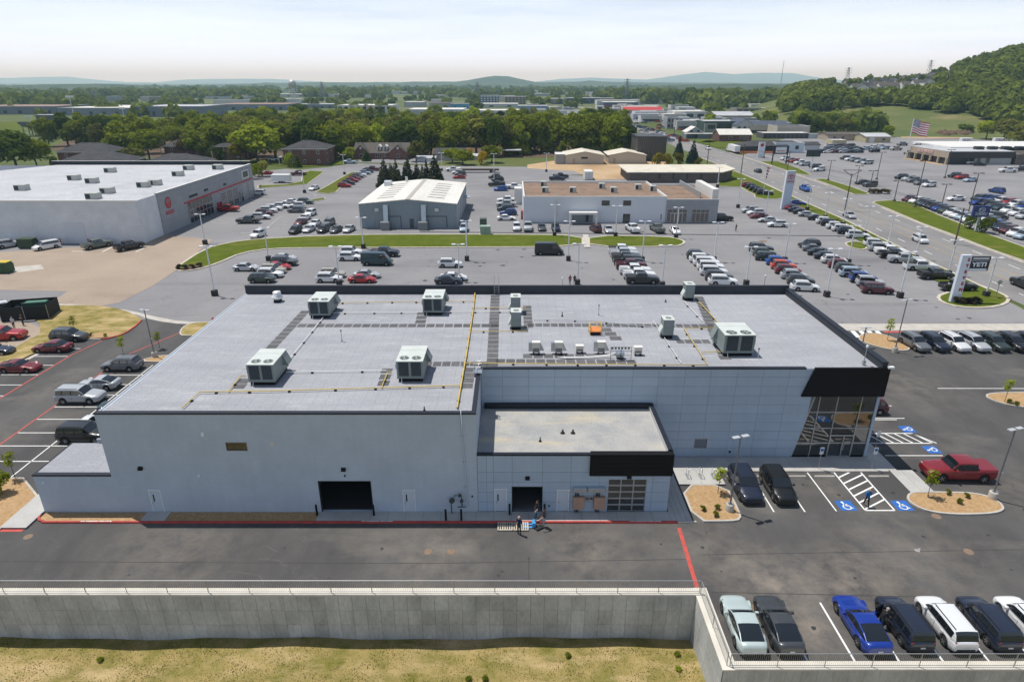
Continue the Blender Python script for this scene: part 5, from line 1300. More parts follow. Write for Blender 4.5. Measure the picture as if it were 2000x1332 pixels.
def car(pos,hd,color,kind,label,group,lod=1,z=0.0,scale=1.0,cover=False,name=None):
 if isinstance(pos,tuple) and len(pos) == 2:p=at(*pos)
 else:p=Vector(pos)
 col=COLORS[color];j=.93+.14*random.random();col=tuple(min(.85,c*j) for c in col)
 CARS.append((p.x,p.y))
 nm=OBJN[kind];rz=R(hd)
 if lod == 2:
  o=link(nm,far_mesh(kind),None,(p.x,p.y,z -.005),rz);o.color=(*col,1);o.scale=(scale,)*3
  return tag(o,label,CATN[kind],group)
 o=empty(nm,(p.x,p.y,z -.005),rz,label,CATN[kind],group);o.scale=(scale,)*3
 cp=CARP[kind]
 for n,me in cp['parts']:
  if lod == 1 and n not in MID_KEEP:continue
  c=link(n,me,o);c.color=(*col,1)
 for ax,sg in cp['wheels']:
  t=link('tyre' if False else 'wheel',cp['tyre'],o,(ax,sg*(cp['hw']-.115),cp['r']))
  if lod == 0 or True:
   rm_=link('rim',cp['rim'],t)
   if sg<0:rm_.rotation_euler=(0,0,math.pi)
 if cover and 'bed' in SPECS[kind]:
  b=SPECS[kind]['bed'];mb=MB();mb.box(b[1]+.02,b[0],-cp['hw']*.93,cp['hw']*.93,SPECS[kind]['tail']+.004,SPECS[kind]['tail']+.05);c=mb.build('bed_cover',M_TRIM if cover is True else M_PAINT,o);c.color=(*col,1)
 return o
ORD=['first','second','third','fourth','fifth','sixth','seventh','eighth','ninth','tenth','eleventh','twelfth','thirteenth','fourteenth','fifteenth','sixteenth','seventeenth','eighteenth','nineteenth','twentieth']
def row(desc,end,hd,items,lod=1,group=None,scale=1.0,jitter=1.5):
 n=len(items)
 for i,it in enumerate(items):
  (px,py),color,kind=it[0],it[1],it[2];h=it[3] if len(it)>3 else hd
  lab='%s %s, %s from %s %s' % (CNAME.get(color,color),KNAME[kind],ORD[i],end,desc)
  car((px,py),h+random.uniform(-jitter,jitter),color,kind,lab,group or 'cars '+desc,lod,scale=scale,cover=(kind == 'pickup' and random.random()<.4))
NG='cars in the stalls round the main building'
car((20.25,46.45,0),270,'navy','suv','dark blue suv in the front stall nearest the bike racks',NG,0)
car((23.05,46.3,0),270,'black','suv','black suv, right one of the two parked before the entrance',NG,0)
car((1866,931),178,'crimson','pickup','red pickup truck with covered bed parked right of the entrance',NG,0,cover='paint')
car((37.9,60.7,0),180,'maroon','suv','maroon suv with roof racks behind the glass corner',NG,0)
car((241,721),180,'grey','suv','grey suv by the left lamp post, left lot',NG,0)
car((195,757),180,'silver','coupe','silver sedan nosed left, beside the silver suv, left lot',NG,0)
car((160,783),0,'silver','bigsuv','silver suv facing the building, left lot',NG,0)
car((-41.9,60.6,0),0,'teal','sedan','dark teal sedan half hidden by the roof corner, left lot',NG,0)
car((-42.2,57.6,0),180,'white','suv','white suv half hidden by the left wall, left lot',NG,0)
car((-42.4,54.9,0),0,'black','bigsuv','black suv behind the low annex roof, left lot',NG,0)
car((137,664),0,'darkgrey','suv','dark grey suv beside the lawn island, left lot',NG,0)
car((105,685),180,'darkred','sedan','dark red sedan, upper of two red sedans, left lot',NG,0)
car((41,724),0,'darkred','coupe','dark red long sedan, lower of two red sedans, left lot',NG,0)
car((12,610),48,'white','bigsuv','white suv at the left edge beside the dumpster pen',NG,0)
car((52,607),48,'teal','sedan','dark sedan tucked behind the dumpster pen',NG,0)
car((6,664),10,'red','pickup','red pickup truck with tonneau at the left edge',NG,0,cover=True)
car((-12,692),10,'navy','sedan','dark blue sedan cut by the left edge of the photo',NG,0)
for x,c,k,lab in ((14.95,'mint','coupe','pale mint sedan in the corner of the near retaining wall'),(17.25,'darkgrey','coupe','dark grey sedan right of the pale mint one'),(22.65,'cobalt','coupe','bright cobalt blue sedan in the bottom row'),
                     (25.4,'navy','boxy','dark hatchback with its driver door open, bottom row'),(28.1,'white','boxy','white hatchback in the bottom row'),(30.85,'navy','boxy','dark blue hatchback right of the white one, bottom row'),(33.45,'white','boxy','white car cut by the right edge, bottom row')):
 car((x,31.25,0),90+random.uniform(-1,1),c,k,lab,'cars in the bottom row by the railing',0)
for k,(c,kd,nm) in enumerate((('grey','suv','blue grey'),('blue','suv','dark blue'),('white','suv','white'),('silver','suv','silver'),('greygreen','suv','grey green'),('black','suv','black'),('navy','suv','navy'),('white','suv','white'))):
 car((53.95+k*2.62,78.75,0),-84+random.uniform(-1,1),c if nm not in ('dark blue','grey green') else ('navy' if nm == 'dark blue' else 'green'),kd,'%s suv, %s from the planting bed in the right-hand row' % (nm,ORD[k]),'suvs in the right-hand row',0)
B1='in the lot behind the roof, left'
row(B1,'the front',0,[((513,551),'green','suv'),((528,541),'white','suv'),((534,533),'beige','suv'),((543,526),'red','sedan'),((556,518),'darkgrey','bigsuv'),((556,509),'silver','sedan')])
car((482,528),0,'silver','sedan','pale silver sedan standing alone behind the left roof corner','cars '+B1)
car((650,541),0,'beige','suv','beige suv with roof box behind the rear parapet','cars '+B1);car((643,550),0,'white','suv','white suv beside the beige one at the rear parapet','cars '+B1)
car((708,551),0,'red','sedan','red sedan just behind the rear parapet','cars '+B1);car((717,542),0,'silver','sedan','silver sedan behind the red one at the rear parapet','cars '+B1)
car((686,497),0,'white','suv','white suv, rear of two left of the dark van','cars '+B1);car((684,508),0,'white','suv','white suv, front of two left of the dark van','cars '+B1)
car((737,517),-2,'teal','van','dark blue cargo van parked behind the rear parapet','cars '+B1);car((752,500),-2,'navy','pickup','dark blue pickup truck behind the cargo van','cars '+B1)
car((879,521),0,'white','suv','white suv alone in the middle of the back lot','cars '+B1);car((886,547),0,'white','sedan','white sedan at the middle of the rear parapet','cars '+B1);car((876,553),0,'navy','sedan','dark sedan in front of the white one at the parapet','cars '+B1)
car((1072,497),-1,'black','van','black passenger van by the grass island','cars '+B1)
row('in the back row of trucks','the grass island',-3,[((1215,495),'white','pickup'),((1219,502),'silver','pickup'),((1223,510),'green','pickup'),((1227,517),'black','pickup'),((1232,525),'maroon','pickup'),((1240,535),'white','pickup'),((1248,544),'white','pickup'),((1254,553),'black','pickup')])
row('in the row of white suvs','the back',-6,[((1363,505),'navy','suv'),((1371,512),'white','bigsuv'),((1379,519),'white','bigsuv'),((1387,527),'white','bigsuv'),((1393,537),'white','bigsuv'),((1403,547),'darkgrey','bigsuv'),((1411,556),'white','bigsuv')])
row('in the row with the orange car','the back',-8,[((1485,491),'darkgrey','bigsuv'),((1491,499),'greygreen','suv'),((1497,508),'green','suv'),((1519,517),'brightblue','suv'),((1529,525),'orange','suv'),((1537,534),'darkred','suv'),((1550,544),'silver','suv'),((1562,554),'darkgrey','suv'),((1571,567),'white','suv')])
row('in the row ending at the maroon suv','the back',-10,[((1580,483),'black','suv',190),((1590,490),'grey','sedan'),((1600,498),'black','sedan'),((1613,505),'navy','sedan'),((1628,514),'white','suv'),((1641,523),'darkred','suv'),((1655,531),'green','suv'),((1666,540),'paleblue','bigsuv'),((1684,551),'blue','jeep'),((1698,559),'silver','jeep'),((1711,572),'maroon','bigsuv')])
row('in the row along the road','the small grass island',-10,[((1710,482),'white','bigsuv'),((1719,490),'silver','bigsuv'),((1737,497),'white','pickup'),((1746,504),'black','pickup'),((1765,513),'silver','pickup'),((1796,527),'white','pickup',-4),((1825,544),'black','pickup',-2),((1869,567),'black','pickup',0)])
row('before the tall white pylon along the road','the pylon',-16,[((1543,406),'black','sedan'),((1550,410),'red','sedan'),((1556,414),'navy','sedan'),((1566,418),'black','sedan'),((1577,423),'silver','sedan'),((1596,430),'black','sedan'),((1612,437),'white','suv'),((1621,441),'black','suv'),((1633,447),'white','suv'),((1644,452),'white','suv'),((1655,457),'navy','suv'),((1674,465),'white','bigsuv')])
car((1556,400),-18,'cobalt','sedan','dark blue sedan beside the foot of the white pylon','cars near the white pylon')
row('in the short row left of the pylon','the back',185,[((1464,415),'silver','suv'),((1475,420),'white','suv'),((1481,426),'darkred','sedan'),((1499,434),'silver','sedan',168),((1517,443),'white','suv',176)])
row('on the grass corner below the road','the left',-12,[((1462,366),'red','suv'),((1470,369),'navy','suv'),((1477,373),'black','suv'),((1485,377),'black','suv'),((1493,381),'black','bigsuv')])
W9='before the white building'
row(W9,'the left',270,[((1009,449),'white','suv'),((1031,449),'silver','pickup'),((1058,449),'darkgrey','sedan'),((1085,450),'navy','suv'),((1163,452),'maroon','suv',105),((1188,453),'silver','sedan'),((1235,452),'white','pickup',100),((1283,452),'greygreen','pickup',100),((1318,455),'white','sedan',268)])
car((1408,431),0,'black','pickup','black pickup truck at the right end of the white building','cars '+W9)
W10='between the metal shed and the white building'
row(W10,'the front',180,[((989,430),'white','sedan',0),((993,420),'blue','suv'),((987,412),'teal','suv'),((989,404),'silver','pickup'),((990,396),'white','pickup')])
row('in the stalls left of the brown roof','the front',180,[((978,373),'brightblue','suv'),((970,364),'black','pickup'),((972,354),'black','suv'),((966,349),'green','suv')])
car((1005,369),0,'white','pickup','white pickup truck beside the corner of the brown roof','cars '+W10);car((906,451),270,'paleblue','suv','blue grey suv at the right corner of the metal shed','cars '+W10)
row('behind the metal shed','the front',180,[((897,349),'red','sedan'),((899,343),'grey','suv'),((894,340),'white','suv')])
car((885,335),180,'white','pickup','white truck cab before the flatbed trailer','cars behind the metal shed');car((1095,348),0,'black','pickup','black truck, rear one left of the long brown building','cars behind the metal shed');car((1088,353),0,'navy','pickup','dark truck, front one left of the long brown building','cars behind the metal shed')
W11='left of the metal shed'
row('in the front row '+W11,'the left',262,[((578,455),'black','suv'),((604,452),'silver','sedan'),((632,453),'black','suv'),((657,453),'darkgrey','sedan'),((682,452),'silver','sedan')])
row('in the second row '+W11,'the left',262,[((588,438),'maroon','sedan'),((616,441),'white','sedan'),((643,440),'grey','suv')])
row('in the third row '+W11,'the left',262,[((595,430),'white','sedan'),((607,421),'white','suv')])
car((505,463),258,'white','suv','white suv alone at the edge of the grass island','cars '+W11);car((486,436),181,'darkgrey','pickup','dark grey pickup truck right of the big white building','cars '+W11)
row('in the diagonal row by the striped stalls','the front',3,[((510,428),'white','suv'),((517,421),'maroon','suv'),((525,415),'white','suv'),((535,411),'white','suv'),((550,407),'white','suv')])
row('in the pair beside the diagonal row','the front',180,[((579,415),'grey','suv'),((581,406),'white','suv')])
car((567,398),180,'white','sedan','white sedan behind the diagonal row','cars '+W11);car((597,398),0,'greygreen','suv','grey green suv by the small grass triangle','cars '+W11)
car((446,413),180,'red','pickup','red pickup truck before the panelled side of the white building','cars '+W11);car((506,381),182,'white','suv','white suv by the far service doors','cars '+W11);car((614,371),255,'white','sedan','white sedan driving down the back lane','cars '+W11)
row('along the grass strip behind the shed','the front',2,[((673,366),'red','suv'),((681,361),'navy','suv'),((688,356),'red','suv'),((693,352),'darkred','suv'),((699,348),'grey','suv'),((704,345),'white','suv'),((713,341),'paleblue','suv'),((718,338),'navy','suv'),((728,334),'maroon','pickup')])
car((583,343),180,'maroon','pickup','maroon pickup truck by the white cargo trailer','cars by the brick houses');car((521,341),180,'red','coupe','bright red car beside the bushes','cars by the brick houses');car((684,320),0,'paleblue','pickup','grey blue pickup truck before the brick church','cars by the brick houses')
car((535,315),0,'white','jeep','white off-roader beside the brick house porch','cars by the brick houses');car((103,334),90,'paleblue','suv','pale blue car in the far left car park','cars by the brick houses')
W12='along the big white wall'
car((92,486),236,'white','minivan','white minivan with coloured rear '+W12,'cars '+W12);car((191,484),56,'greygreen','pickup','grey green pickup truck beside the white roller door','cars '+W12);car((254,487),56,'black','pickup','black pickup truck nearest the corner '+W12,'cars '+W12);car((17,483),56,'silver','bigsuv','silver suv left of the green bin '+W12,'cars '+W12)
SC=1.10
row('in the short row before the tan showroom','the left',196,[((1760,350),'black','suv'),((1774,353),'silver','suv'),((1782,356),'grey','suv'),((1797,361),'grey','suv'),((1814,365),'white','suv')],scale=SC)
row('in the trio with the red car','the left',192,[((1864,347),'black','suv'),((1877,350),'red','suv'),((1894,355),'paleblue','sedan')],scale=SC)
G2='cars in the lot across the road'
for px,hd,c,k,lab in (((1946,377),100,'blue','suv','dark blue suv alone in the lot across the road'),((1967,337),176,'white','pickup','white pickup truck right of the tan showroom'),((1996,335),176,'black','pickup','black pickup truck at the right edge across the road'),((1890,321),300,'white','suv','white suv with its tailgate up at the showroom bays'),((1912,324),350,'black','sedan','dark sedan beside the white suv at the showroom bays'),((1866,392),180,'white','sedan','white sedan crossing the lot across the road'),((1943,427),340,'darkgrey','minivan','dark van behind the blue sign across the road'),((1684,360),190,'black','sedan','dark sedan behind the utility pole across the road'),((1698,365),190,'darkgrey','jeep','dark off-roader beside the shrub bed across the road')):
 car(px,hd,c,k,lab,G2,1,scale=SC)
row('along the grass verge across the road','the far end',205,[((1776,394),'maroon','suv'),((1789,397),'white','suv'),((1801,401),'green','suv'),((1810,404),'navy','suv'),((1821,408),'black','suv'),((1833,412),'blue','suv'),((1846,416),'green','suv'),((1858,421),'white','suv'),((1869,425),'white','suv'),((1880,429),'paleblue','suv'),((1892,434),'white','suv')],scale=SC)
row('in the row right of the blue sign','the sign',205,[((1921,432),'white','suv'),((1935,438),'navy','suv'),((1945,444),'blue','suv'),((1956,450),'navy','suv'),((1968,455),'maroon','suv'),((1983,461),'white','suv'),((1997,466),'paleblue','suv')],scale=SC)
row('in the packed row behind the blue sign','the left',200,[((1911,392),'green','suv'),((1924,392),'blue','suv'),((1938,394),'cobalt','suv'),((1952,397),'white','suv'),((1967,400),'red','suv'),((1982,404),'white','suv'),((1996,409),'blue','suv')],scale=SC)
row('in the packed row nearest the blue sign','the left',200,[((1908,400),'blue','suv'),((1926,402),'navy','suv'),((1940,406),'green','suv'),((1953,411),'teal','suv'),((1969,416),'white','suv'),((1985,421),'white','suv'),((1999,427),'silver','suv')],scale=SC)
row('in the row of five mid-lot across the road','the left',192,[((1651,312),'black','suv'),((1660,314),'white','suv'),((1670,316),'grey','suv'),((1680,318),'silver','suv'),((1693,321),'silver','minivan')],2,scale=SC)
row('in the row behind the black sign frame','the left',196,[((1534,313),'white','suv'),((1542,316),'silver','suv'),((1551,318),'red','suv'),((1561,321),'white','suv'),((1571,324),'silver','suv'),((1592,329),'black','suv'),((1600,334),'white','suv')],2,scale=SC)
cl_=['navy','darkgrey','white','grey','maroon','black','silver','green','navy','paleblue','darkgrey','white','black','grey']
row('in the front file of the crowded lot','the left',185,[((1600+7.6*i,299 -(i % 2)*1.0),cl_[i],'sedan' if i % 3 else 'suv') for i in range(11)],2,scale=SC)
row('in the second file of the crowded lot','the left',185,[((1612+8*i,293.5 -(i % 2)*.8),cl_[(i*5+3) % 14],'suv' if i % 2 else 'sedan') for i in range(9)],2,scale=SC)
row('in the third file of the crowded lot','the left',185,[((1618+8.5*i,288 -(i % 2)*.8),cl_[(i*3+6) % 14],'suv') for i in range(6)],2,scale=SC)
row('in the light cluster by the flagpole','the left',190,[((1690,293),'paleblue','suv'),((1704,291),'white','suv'),((1716,289),'white','suv'),((1728,292),'paleblue','suv'),((1707,298),'black','bigsuv'),((1749,294),'beige','pickup'),((1762,285),'grey','pickup'),((1791,283),'white','sedan'),((1775,302),'darkgrey','suv')],2,scale=SC)
M_FADE=mat('faded_line',(.40,.40,.40),.9,col2=(.24,.24,.245),scale=1.2)
old_lot=bpy.data.objects['old_asphalt_lot']
for (x,y) in CARS:
 if not (86<y<150 and 18<x<95):continue
 for s in (-1,1):
  if random.random()<.8:flat('faded_line',line_quad((x -2.3,y+s*1.4+.35),(x+2.5,y+s*1.4 -.35),.10),-.024,M_FADE,parent=old_lot)
for k in range(60):
 x,y,r=random.uniform(-45,95),random.uniform(88,150),random.uniform(.15,.7);mb=MB();mb.face([(x+r*random.uniform(.5,1.3)*math.cos(t),y+r*random.uniform(.5,1.3)*math.sin(t),-.026) for t in np.linspace(0,6.28,11)[:-1]]);mb.build('oil_stain',MATS['seam'],old_lot)
def road_dir(y):
 best=min(range(len(road_rows)-1),key=lambda i:abs(road_rows[i][2]-y));a,b=road_pt(best,.5),road_pt(best+1,.5)
 return math.degrees(math.atan2(b[1]-a[1],b[0]-a[0]))
for px,c,k,to,lab in (((1658,425),'silver','sedan',1,'silver sedan on the road coming this way'),((1572,373),'brightblue','pickup',1,'blue and white old pickup truck on the road'),((1480,337),'navy','sedan',0,'dark blue sedan on the road beyond the pylon'),((1796,473),'white','boxy',1,'white boxy car on the road coming this way'),((2003,563),'black','pickup',0,'dark pickup truck cut by the right edge on the road'),
                          ((1383,292.5),'white','suv',1,'white car on the road before the box truck'),((1312,273),'white','suv',1,'white car on the road by the tall brown block'),((1265,255),'black','suv',1,'dark car far down the road'),((1299,266),'white','suv',0,'pale car entering the road behind the tall brown block')):
 p=at(*px);a=road_dir(p.y);car(px,a+(180 if to else 0),c,k,lab,'cars driving on the road',1 if px[1]>330 else 2,scale=1.05)
# ================================================================== lamp posts, signs, poles
M_WPOLE=mat('white_pole',(.74,.75,.77),.4,.1)
M_GPOLE=mat('grey_pole',(.22,.23,.25),.45,.5)
M_BPOLE=mat('brown_pole',(.085,.070,.060),.6)
M_WOOD=mat('pole_wood',(.13,.10,.08),.9,var=.2,scale=2)
M_LED=mat('lamp_head',(.56,.58,.60),.35,.3)
def near_lamp(base,top,lab,rz=0.3):
 p=at(*base);h=atY(*top,p.y).z
 o=empty('lamp_post',(p.x,p.y,0),0,lab,'lamp post','double-headed lamp posts near the building')
 t=MB();t.lathe([(.34,-.02),(.34,.68),(.31,.74),(.02,.75)],n=16);t.build('foot',M_CONC,o)
 t=MB();t.box(-.16,.16,-.16,.16,.75,.79);t.build('base_plate',M_GPOLE,o)
 t=MB();t.tube([(0,0,.79),(0,0,h)],[.075,.06],8);t.build('pole',M_GPOLE,o)
 for s in (-1,1):
  d=Vector((math.cos(rz),math.sin(rz),0))*s;t=MB();c=Vector((0,0,h))+d*.42
  t.cbox((c.x,c.y,h+.02),(.62,.34,.07),0,rz);t.build('lamp_head',M_LED,o)
  t=MB();t.tube([(0,0,h -.03),d*.2+Vector((0,0,h))],.035,6);t.build('arm',M_GPOLE,o)
 t=MB();t.lathe([(.07,2.6),(.09,2.66),(.05,2.74)],(.10,-.02,0),8);t.build('camera',M_WPOLE,o)
near_lamp((1424,998),(1441,853),'grey lamp post in the mulch bed left of the entrance stalls');near_lamp((1937,974),(1979,838),'grey lamp post at the end of the bed by the red pickup')
near_lamp((303,698),(286,606),'grey lamp post in the mulch strip of the left lot',2.9);near_lamp((1747,688),(1766,586),'grey lamp post beside the right-hand row of suvs',.2);near_lamp((1683,678),(1688,640),'short grey lamp post in the bed behind the right parapet',0.2)
def lot_lamp(base,top,lab,bar=True,foot=True):
 p=at(*base);h=min(9.8,max(6.5,atY(*top,p.y).z))
 o=empty('lamp_post',(p.x,p.y,-.02),0,lab,'lamp post','white lamp posts of the back lots')
 if foot:t=MB();t.bevbox(-.42,.42,-.42,.42,0,.95,.04);t.build('foot',mat('dark_foot',(.030,.026,.028),.8),o)
 t=MB();t.tube([(0,0,.9 if foot else 0),(0,0,h)],[.125,.11],8);t.build('pole',M_WPOLE,o)
 t=MB();t.box(-.95,.95,-.05,.05,h -.02,h+.08);t.build('crossbar',M_WPOLE,o)
 for s in (-1,1):t=MB();t.box(s*.8 -.32,s*.8+.32,-.28,.28,h+.0,h+.14);t.build('lamp_head',M_WPOLE,o)
LOTS=[((420,577),(408,482),'left of the roof corner'),((401,477),(392,421),'at the left tip of the grass island'),((525,509),(522,449),'behind the cars at the left roof corner'),((663,557),(657,482),'behind the exhaust side of the rear parapet'),((710,485),(705,432),'on the island right of the shed cars'),
  ((897,548),(894,478),'beside the white suv behind the parapet'),((912,509),(909,432),'with a dark foot in the middle back lot'),((1128,556),(1130,477),'just left of the two people behind the parapet'),((1110,509),(1112,433),'right of the black van'),((1083,461),(1083,401),'before the white building porch'),
  ((1202,462),(1205,403),'before the small windows of the white building'),((1320,465),(1324,406),'before the showroom windows'),((1254,510),(1258,433),'right of the row of trucks'),((1293,560),(1300,480),'behind the parapet right of the trucks'),((1394,510),(1402,435),'right of the row of white suvs'),
  ((1457,557),(1465,483),'behind the parapet left of the orange car row'),((1532,511),(1543,438),'behind the orange car row'),((1614,579),(1629,487),'right of the white suv ending the orange car row'),((1656,515),(1670,442),'behind the row ending at the maroon suv'),((1757,581),(1778,493),'right of the maroon suv'),
  ((1688,459),(1697,412),'on the verge, third from the white pylon'),((1733,482),(1745,433),'on the verge, fourth from the white pylon'),((1787,507),(1800,454),'on the verge, fifth from the white pylon'),((1851,538),(1866,481),'on the verge beside the utility pole'),((1925,579),(1944,511),'on the island with the vertical red letters'),
  ((1611,427),(1619,385),'on the verge, first from the white pylon'),((1646,441),(1655,397),'on the verge, second from the white pylon'),((1576,411),(1583,373),'beside the dark blue sedan at the pylon'),((1494,427),(1501,373),'left of the white pylon'),((1441,406),(1445,350),'right of the white building annex'),
  ((595,377),(593,346),'at the bend of the back lane'),((673,341),(671,303),'at the grass strip behind the shed'),((863,334),(864,299),'first behind the conifers'),((965,356),(965,301),'with banners in the stalls left of the brown roof'),((1067,336),(1067,300),'alone before the dirt yard'),((1401,366),(1408,328),'on the lawn behind the showroom')]
for b,t,l in LOTS:lot_lamp(b,t,'white lamp post '+l)
def brown_lamp(base,top,lab):
 p=at(*base);h=min(13,max(6,atY(*top,p.y).z))
 o=empty('lamp_post',(p.x,p.y,-.02),0,lab,'lamp post','brown lamp posts across the road')
 t=MB();t.tube([(0,0,0),(0,0,h)],[.13,.10],8);t.build('pole',M_BPOLE,o)
 t=MB();t.lathe([(.45,0),(.45,.6),(.3,.7)],n=10);t.build('foot',M_BPOLE,o)
 t=MB();t.box(-.9,.9,-.06,.06,h,h+.1);t.build('crossbar',M_BPOLE,o)
 for s in (-1,1):t=MB();t.box(s*1.0 -.35,s*1.0+.35,-.3,.3,h -.05,h+.15);t.build('lamp_head',M_BPOLE,o)
for b,t,l in (((1712,351),(1719,298),'left of the tan showroom'),((1786,405),(1804,315),'by the maroon suv on the far verge'),((1845,348),(1855,293),'at the corner of the tan showroom'),((1890,420),(1912,339),'behind the utility pole with an arm'),((1746,394),(1753,357),'at the far driveway'),((1697,377),(1704,334),'in the shrub bed'),((1839,402),(1844,376),'short, among the far verge cars'),((1617,353),(1620,314),'on the middle far verge'),((1672,359),(1676,328),'behind the T-shaped utility pole'),((1492,309),(1494,280),'by the far grey house'),((1990,330),(1998,300),'at the right edge before the showroom wing')):
 brown_lamp(b,t,'brown lamp post '+l)
UP=[]
def utility(base,top,lab,tee=False,arm=False):
 p=at(*base);h=min(17,max(8,atY(*top,p.y).z));UP.append(Vector((p.x,p.y,h)))
 o=empty('utility_pole',(p.x,p.y,-.02),0,lab,'utility pole','wooden utility poles along the road')
 t=MB();t.tube([(0,0,0),(0,0,h)],[.19,.12],8);t.build('pole',M_WOOD,o)
 t=MB();a=math.radians(road_dir(p.y)+90);d=Vector((math.cos(a),math.sin(a),0))*(2.4 if tee else 1.2)
 if tee:t.tube([d+Vector((0,0,h+.9)),Vector((0,0,h -.6)),-d+Vector((0,0,h+.9))],.09,5);t.tube([d+Vector((0,0,h+.9)),-d+Vector((0,0,h+.9))],.07,5)
 else:t.tube([d+Vector((0,0,h -.4)),-d+Vector((0,0,h -.4))],.06,5)
 t.build('crossarm',M_WOOD,o)
 if arm:t=MB();t.tube([(0,0,h*.55),(3.2,.8,h*.55+.7)],.05,5);t.build('lamp_arm',M_LED,o)
utility((1864,478),(1874,411),'wooden utility pole with a lamp arm before the blue sign',arm=True);utility((1650,411),(1659,339),'wooden utility pole with a wide T-shaped top',tee=True);utility((1537,336),(1537,300),'thin utility pole on the far verge by the black sign frame');utility((1447,340),(1447,282),'wooden utility pole on the lawn by the long brown building');utility((1381,322),(1384,265),'wooden utility pole behind the long brown building');utility((1317,263),(1317,236),'utility pole by the tall brown block');utility((1243,266),(1243,240),'utility pole behind the tall brown block')
wires=empty('overhead_wire',(UP[0].x,UP[0].y,0),0,'black overhead wires strung between the utility poles along the road','wire')
def wire(a,b,sag,off):
 t=MB();pts=[]
 for k in range(13):
  f=k/12;p=a.lerp(b,f)+off;p.z -= sag*4*f*(1 -f);pts.append(p -Vector((UP[0].x,UP[0].y,0)))
 t.tube(pts,.022,4,cap=False);t.build('wire',M_RUBBER,wires)
chain=[UP[0]+(UP[0]-UP[1])*.7,UP[0],UP[1],UP[3],UP[4],UP[5],UP[6]]
for a,b in zip(chain,chain[1:]):
 for off in ((0,0,-.3),(.9,.4,-.35),(-.9,-.4,-.35),(0,0,-1.8),(0,0,-2.4)):wire(a,b,.9,Vector(off))
M_SWHITE=mat('sign_white',(.70,.74,.80),.35,.0,var=.04,scale=1)
M_SRED=mat('sign_red',(.42,.012,.020),.5);M_SBLACK=mat('sign_black',(.012,.013,.020),.45);M_SBLUE=mat('sign_blue',(.012,.030,.16),.4)
p=at(1865,591);hz=atY(1885,500,p.y).z;w=1.5
o=empty('pylon_sign',(p.x,p.y,.1),0,'tall white pylon with vertical red letters and a black board','sign')
t=MB();t.extr([(-w/2,0),(w/2,0),(w/2,hz),(-w/2,hz)],1,0,.55);t.build('pylon',M_SWHITE,o)
for k in range(28):z=.4+k*(hz -.6)/28;t=MB();t.box(-w/2 -.01,-w/2+.55,-.015,0,z,z+.05);t.build('rib',M_SWHITE,o)
for k,ch in enumerate('STEVEN'):lettering(ch,.72,M_SRED,o,(.34,-.04,hz -.75 -k*.98),depth=.06,bold=.03)
x0,x1,zt,zb_=w/2+.06,w/2+3.1,hz -.25,hz -2.55
b=MB().box(x0,x1,.1,.4,zb_,zt).build('board',M_SBLACK,o)
MB().box(x0+.25,x1 -.25,.085,.1,zt -.42,zt -.15).build('board_strip',M_PLATE,b);MB().box(x0+.1,x1 -.2,.085,.1,zt -.64,zt -.57).build('board_strip',M_SWHITE,b);MB().box(x0+.05,x1 -.25,.085,.1,zb_+.04,zb_+.38).build('board_strip',M_SWHITE,b)
lettering('YETI',.95,M_SWHITE,b,((x0+x1)/2 -.05,.08,(zt+zb_)/2 -.14),depth=.03,bold=.04,width=2.35)
p=at(1537,409);hz=atY(1540,334,p.y).z;w=2.4
o=empty('pylon_sign',(p.x -.4,p.y,-.02),0,'tall white curved pylon with a dark red ring emblem by the road','sign')
t=MB();t.extr([(-w/2,0),(w/2 -.3,0),(w/2 -.12,hz*.35),(w/2,hz*.62),(w/2+.1,hz),(-w/2+.15,hz)],1,0,.9);t.build('pylon',mat('pylon_blue_white',(.52,.60,.72),.35),o)
t=MB();t.extr([(-w/2 -.06,0),(-w/2+.02,0),(-w/2+.17,hz),(-w/2+.09,hz)],1,-.02,.92);t.build('edge_strip',M_SWHITE,o)
MB().box(-w/2+.2,w/2+.09,-.02,0,hz -3.5,hz -.1).build('panel',mat('pylon_grey',(.50,.50,.56),.4),o)
def ring(a,b,cx,cz,w_,y=-.05,n=26):
 t=MB();r0,r1=[],[]
 for k in range(n+1):
  th=2*math.pi*k/n;r0.append((cx+a*math.cos(th),y,cz+b*math.sin(th)));r1.append((cx+(a -w_)*math.cos(th),y,cz+(b -w_)*math.sin(th)))
 t.grid([r0,r1],0,False);return t
def emblem(parent,cx,cz,s,m):
 for a,b,z in ((1.0,.66,0),(.30,.62,0),(.60,.26,.34)):ring(a*s,b*s,cx,cz+z*s,.13*s,-.06 -z*.01).build('emblem_ring',m,parent)
emblem(o,.12,hz -1.6,.92,M_SRED);lettering('TOYOTA',.6,M_SRED,o,(.12,-.05,hz -2.9),depth=.03,bold=.02,width=2.0)
def board_sign(base,top,half,bh,lab,col,txt=None,posts=1,tcol=None,pole=M_SWHITE):
 p=at(*base);h=atY(*top,p.y).z;o=empty('board_sign',(p.x,p.y,-.02),0,lab,'sign','signs across the road')
 for k in range(posts):
  x=0 if posts == 1 else (-half+.25 if k == 0 else half -.25);t=MB();t.box(x -.22,x+.22,-.15,.15,0,h -bh);t.build('post',pole,o)
 b=MB().box(-half,half,-.3,.3,h -bh,h).build('board',col,o)
 if txt:lettering(txt,bh*.42,tcol or M_SWHITE,b,(0,-.32,h -bh*.72),depth=.03,width=half*1.45)
 return o,b,h
o,b,h=board_sign((1905,452),(1914,402),1.9,2.6,'blue board sign on a slanted white post among bushes across the road',M_SBLUE,'SUBARU')
ring(.8,.5,0,h -.9,.1,-.33).build('emblem_ring',M_SWHITE,b)
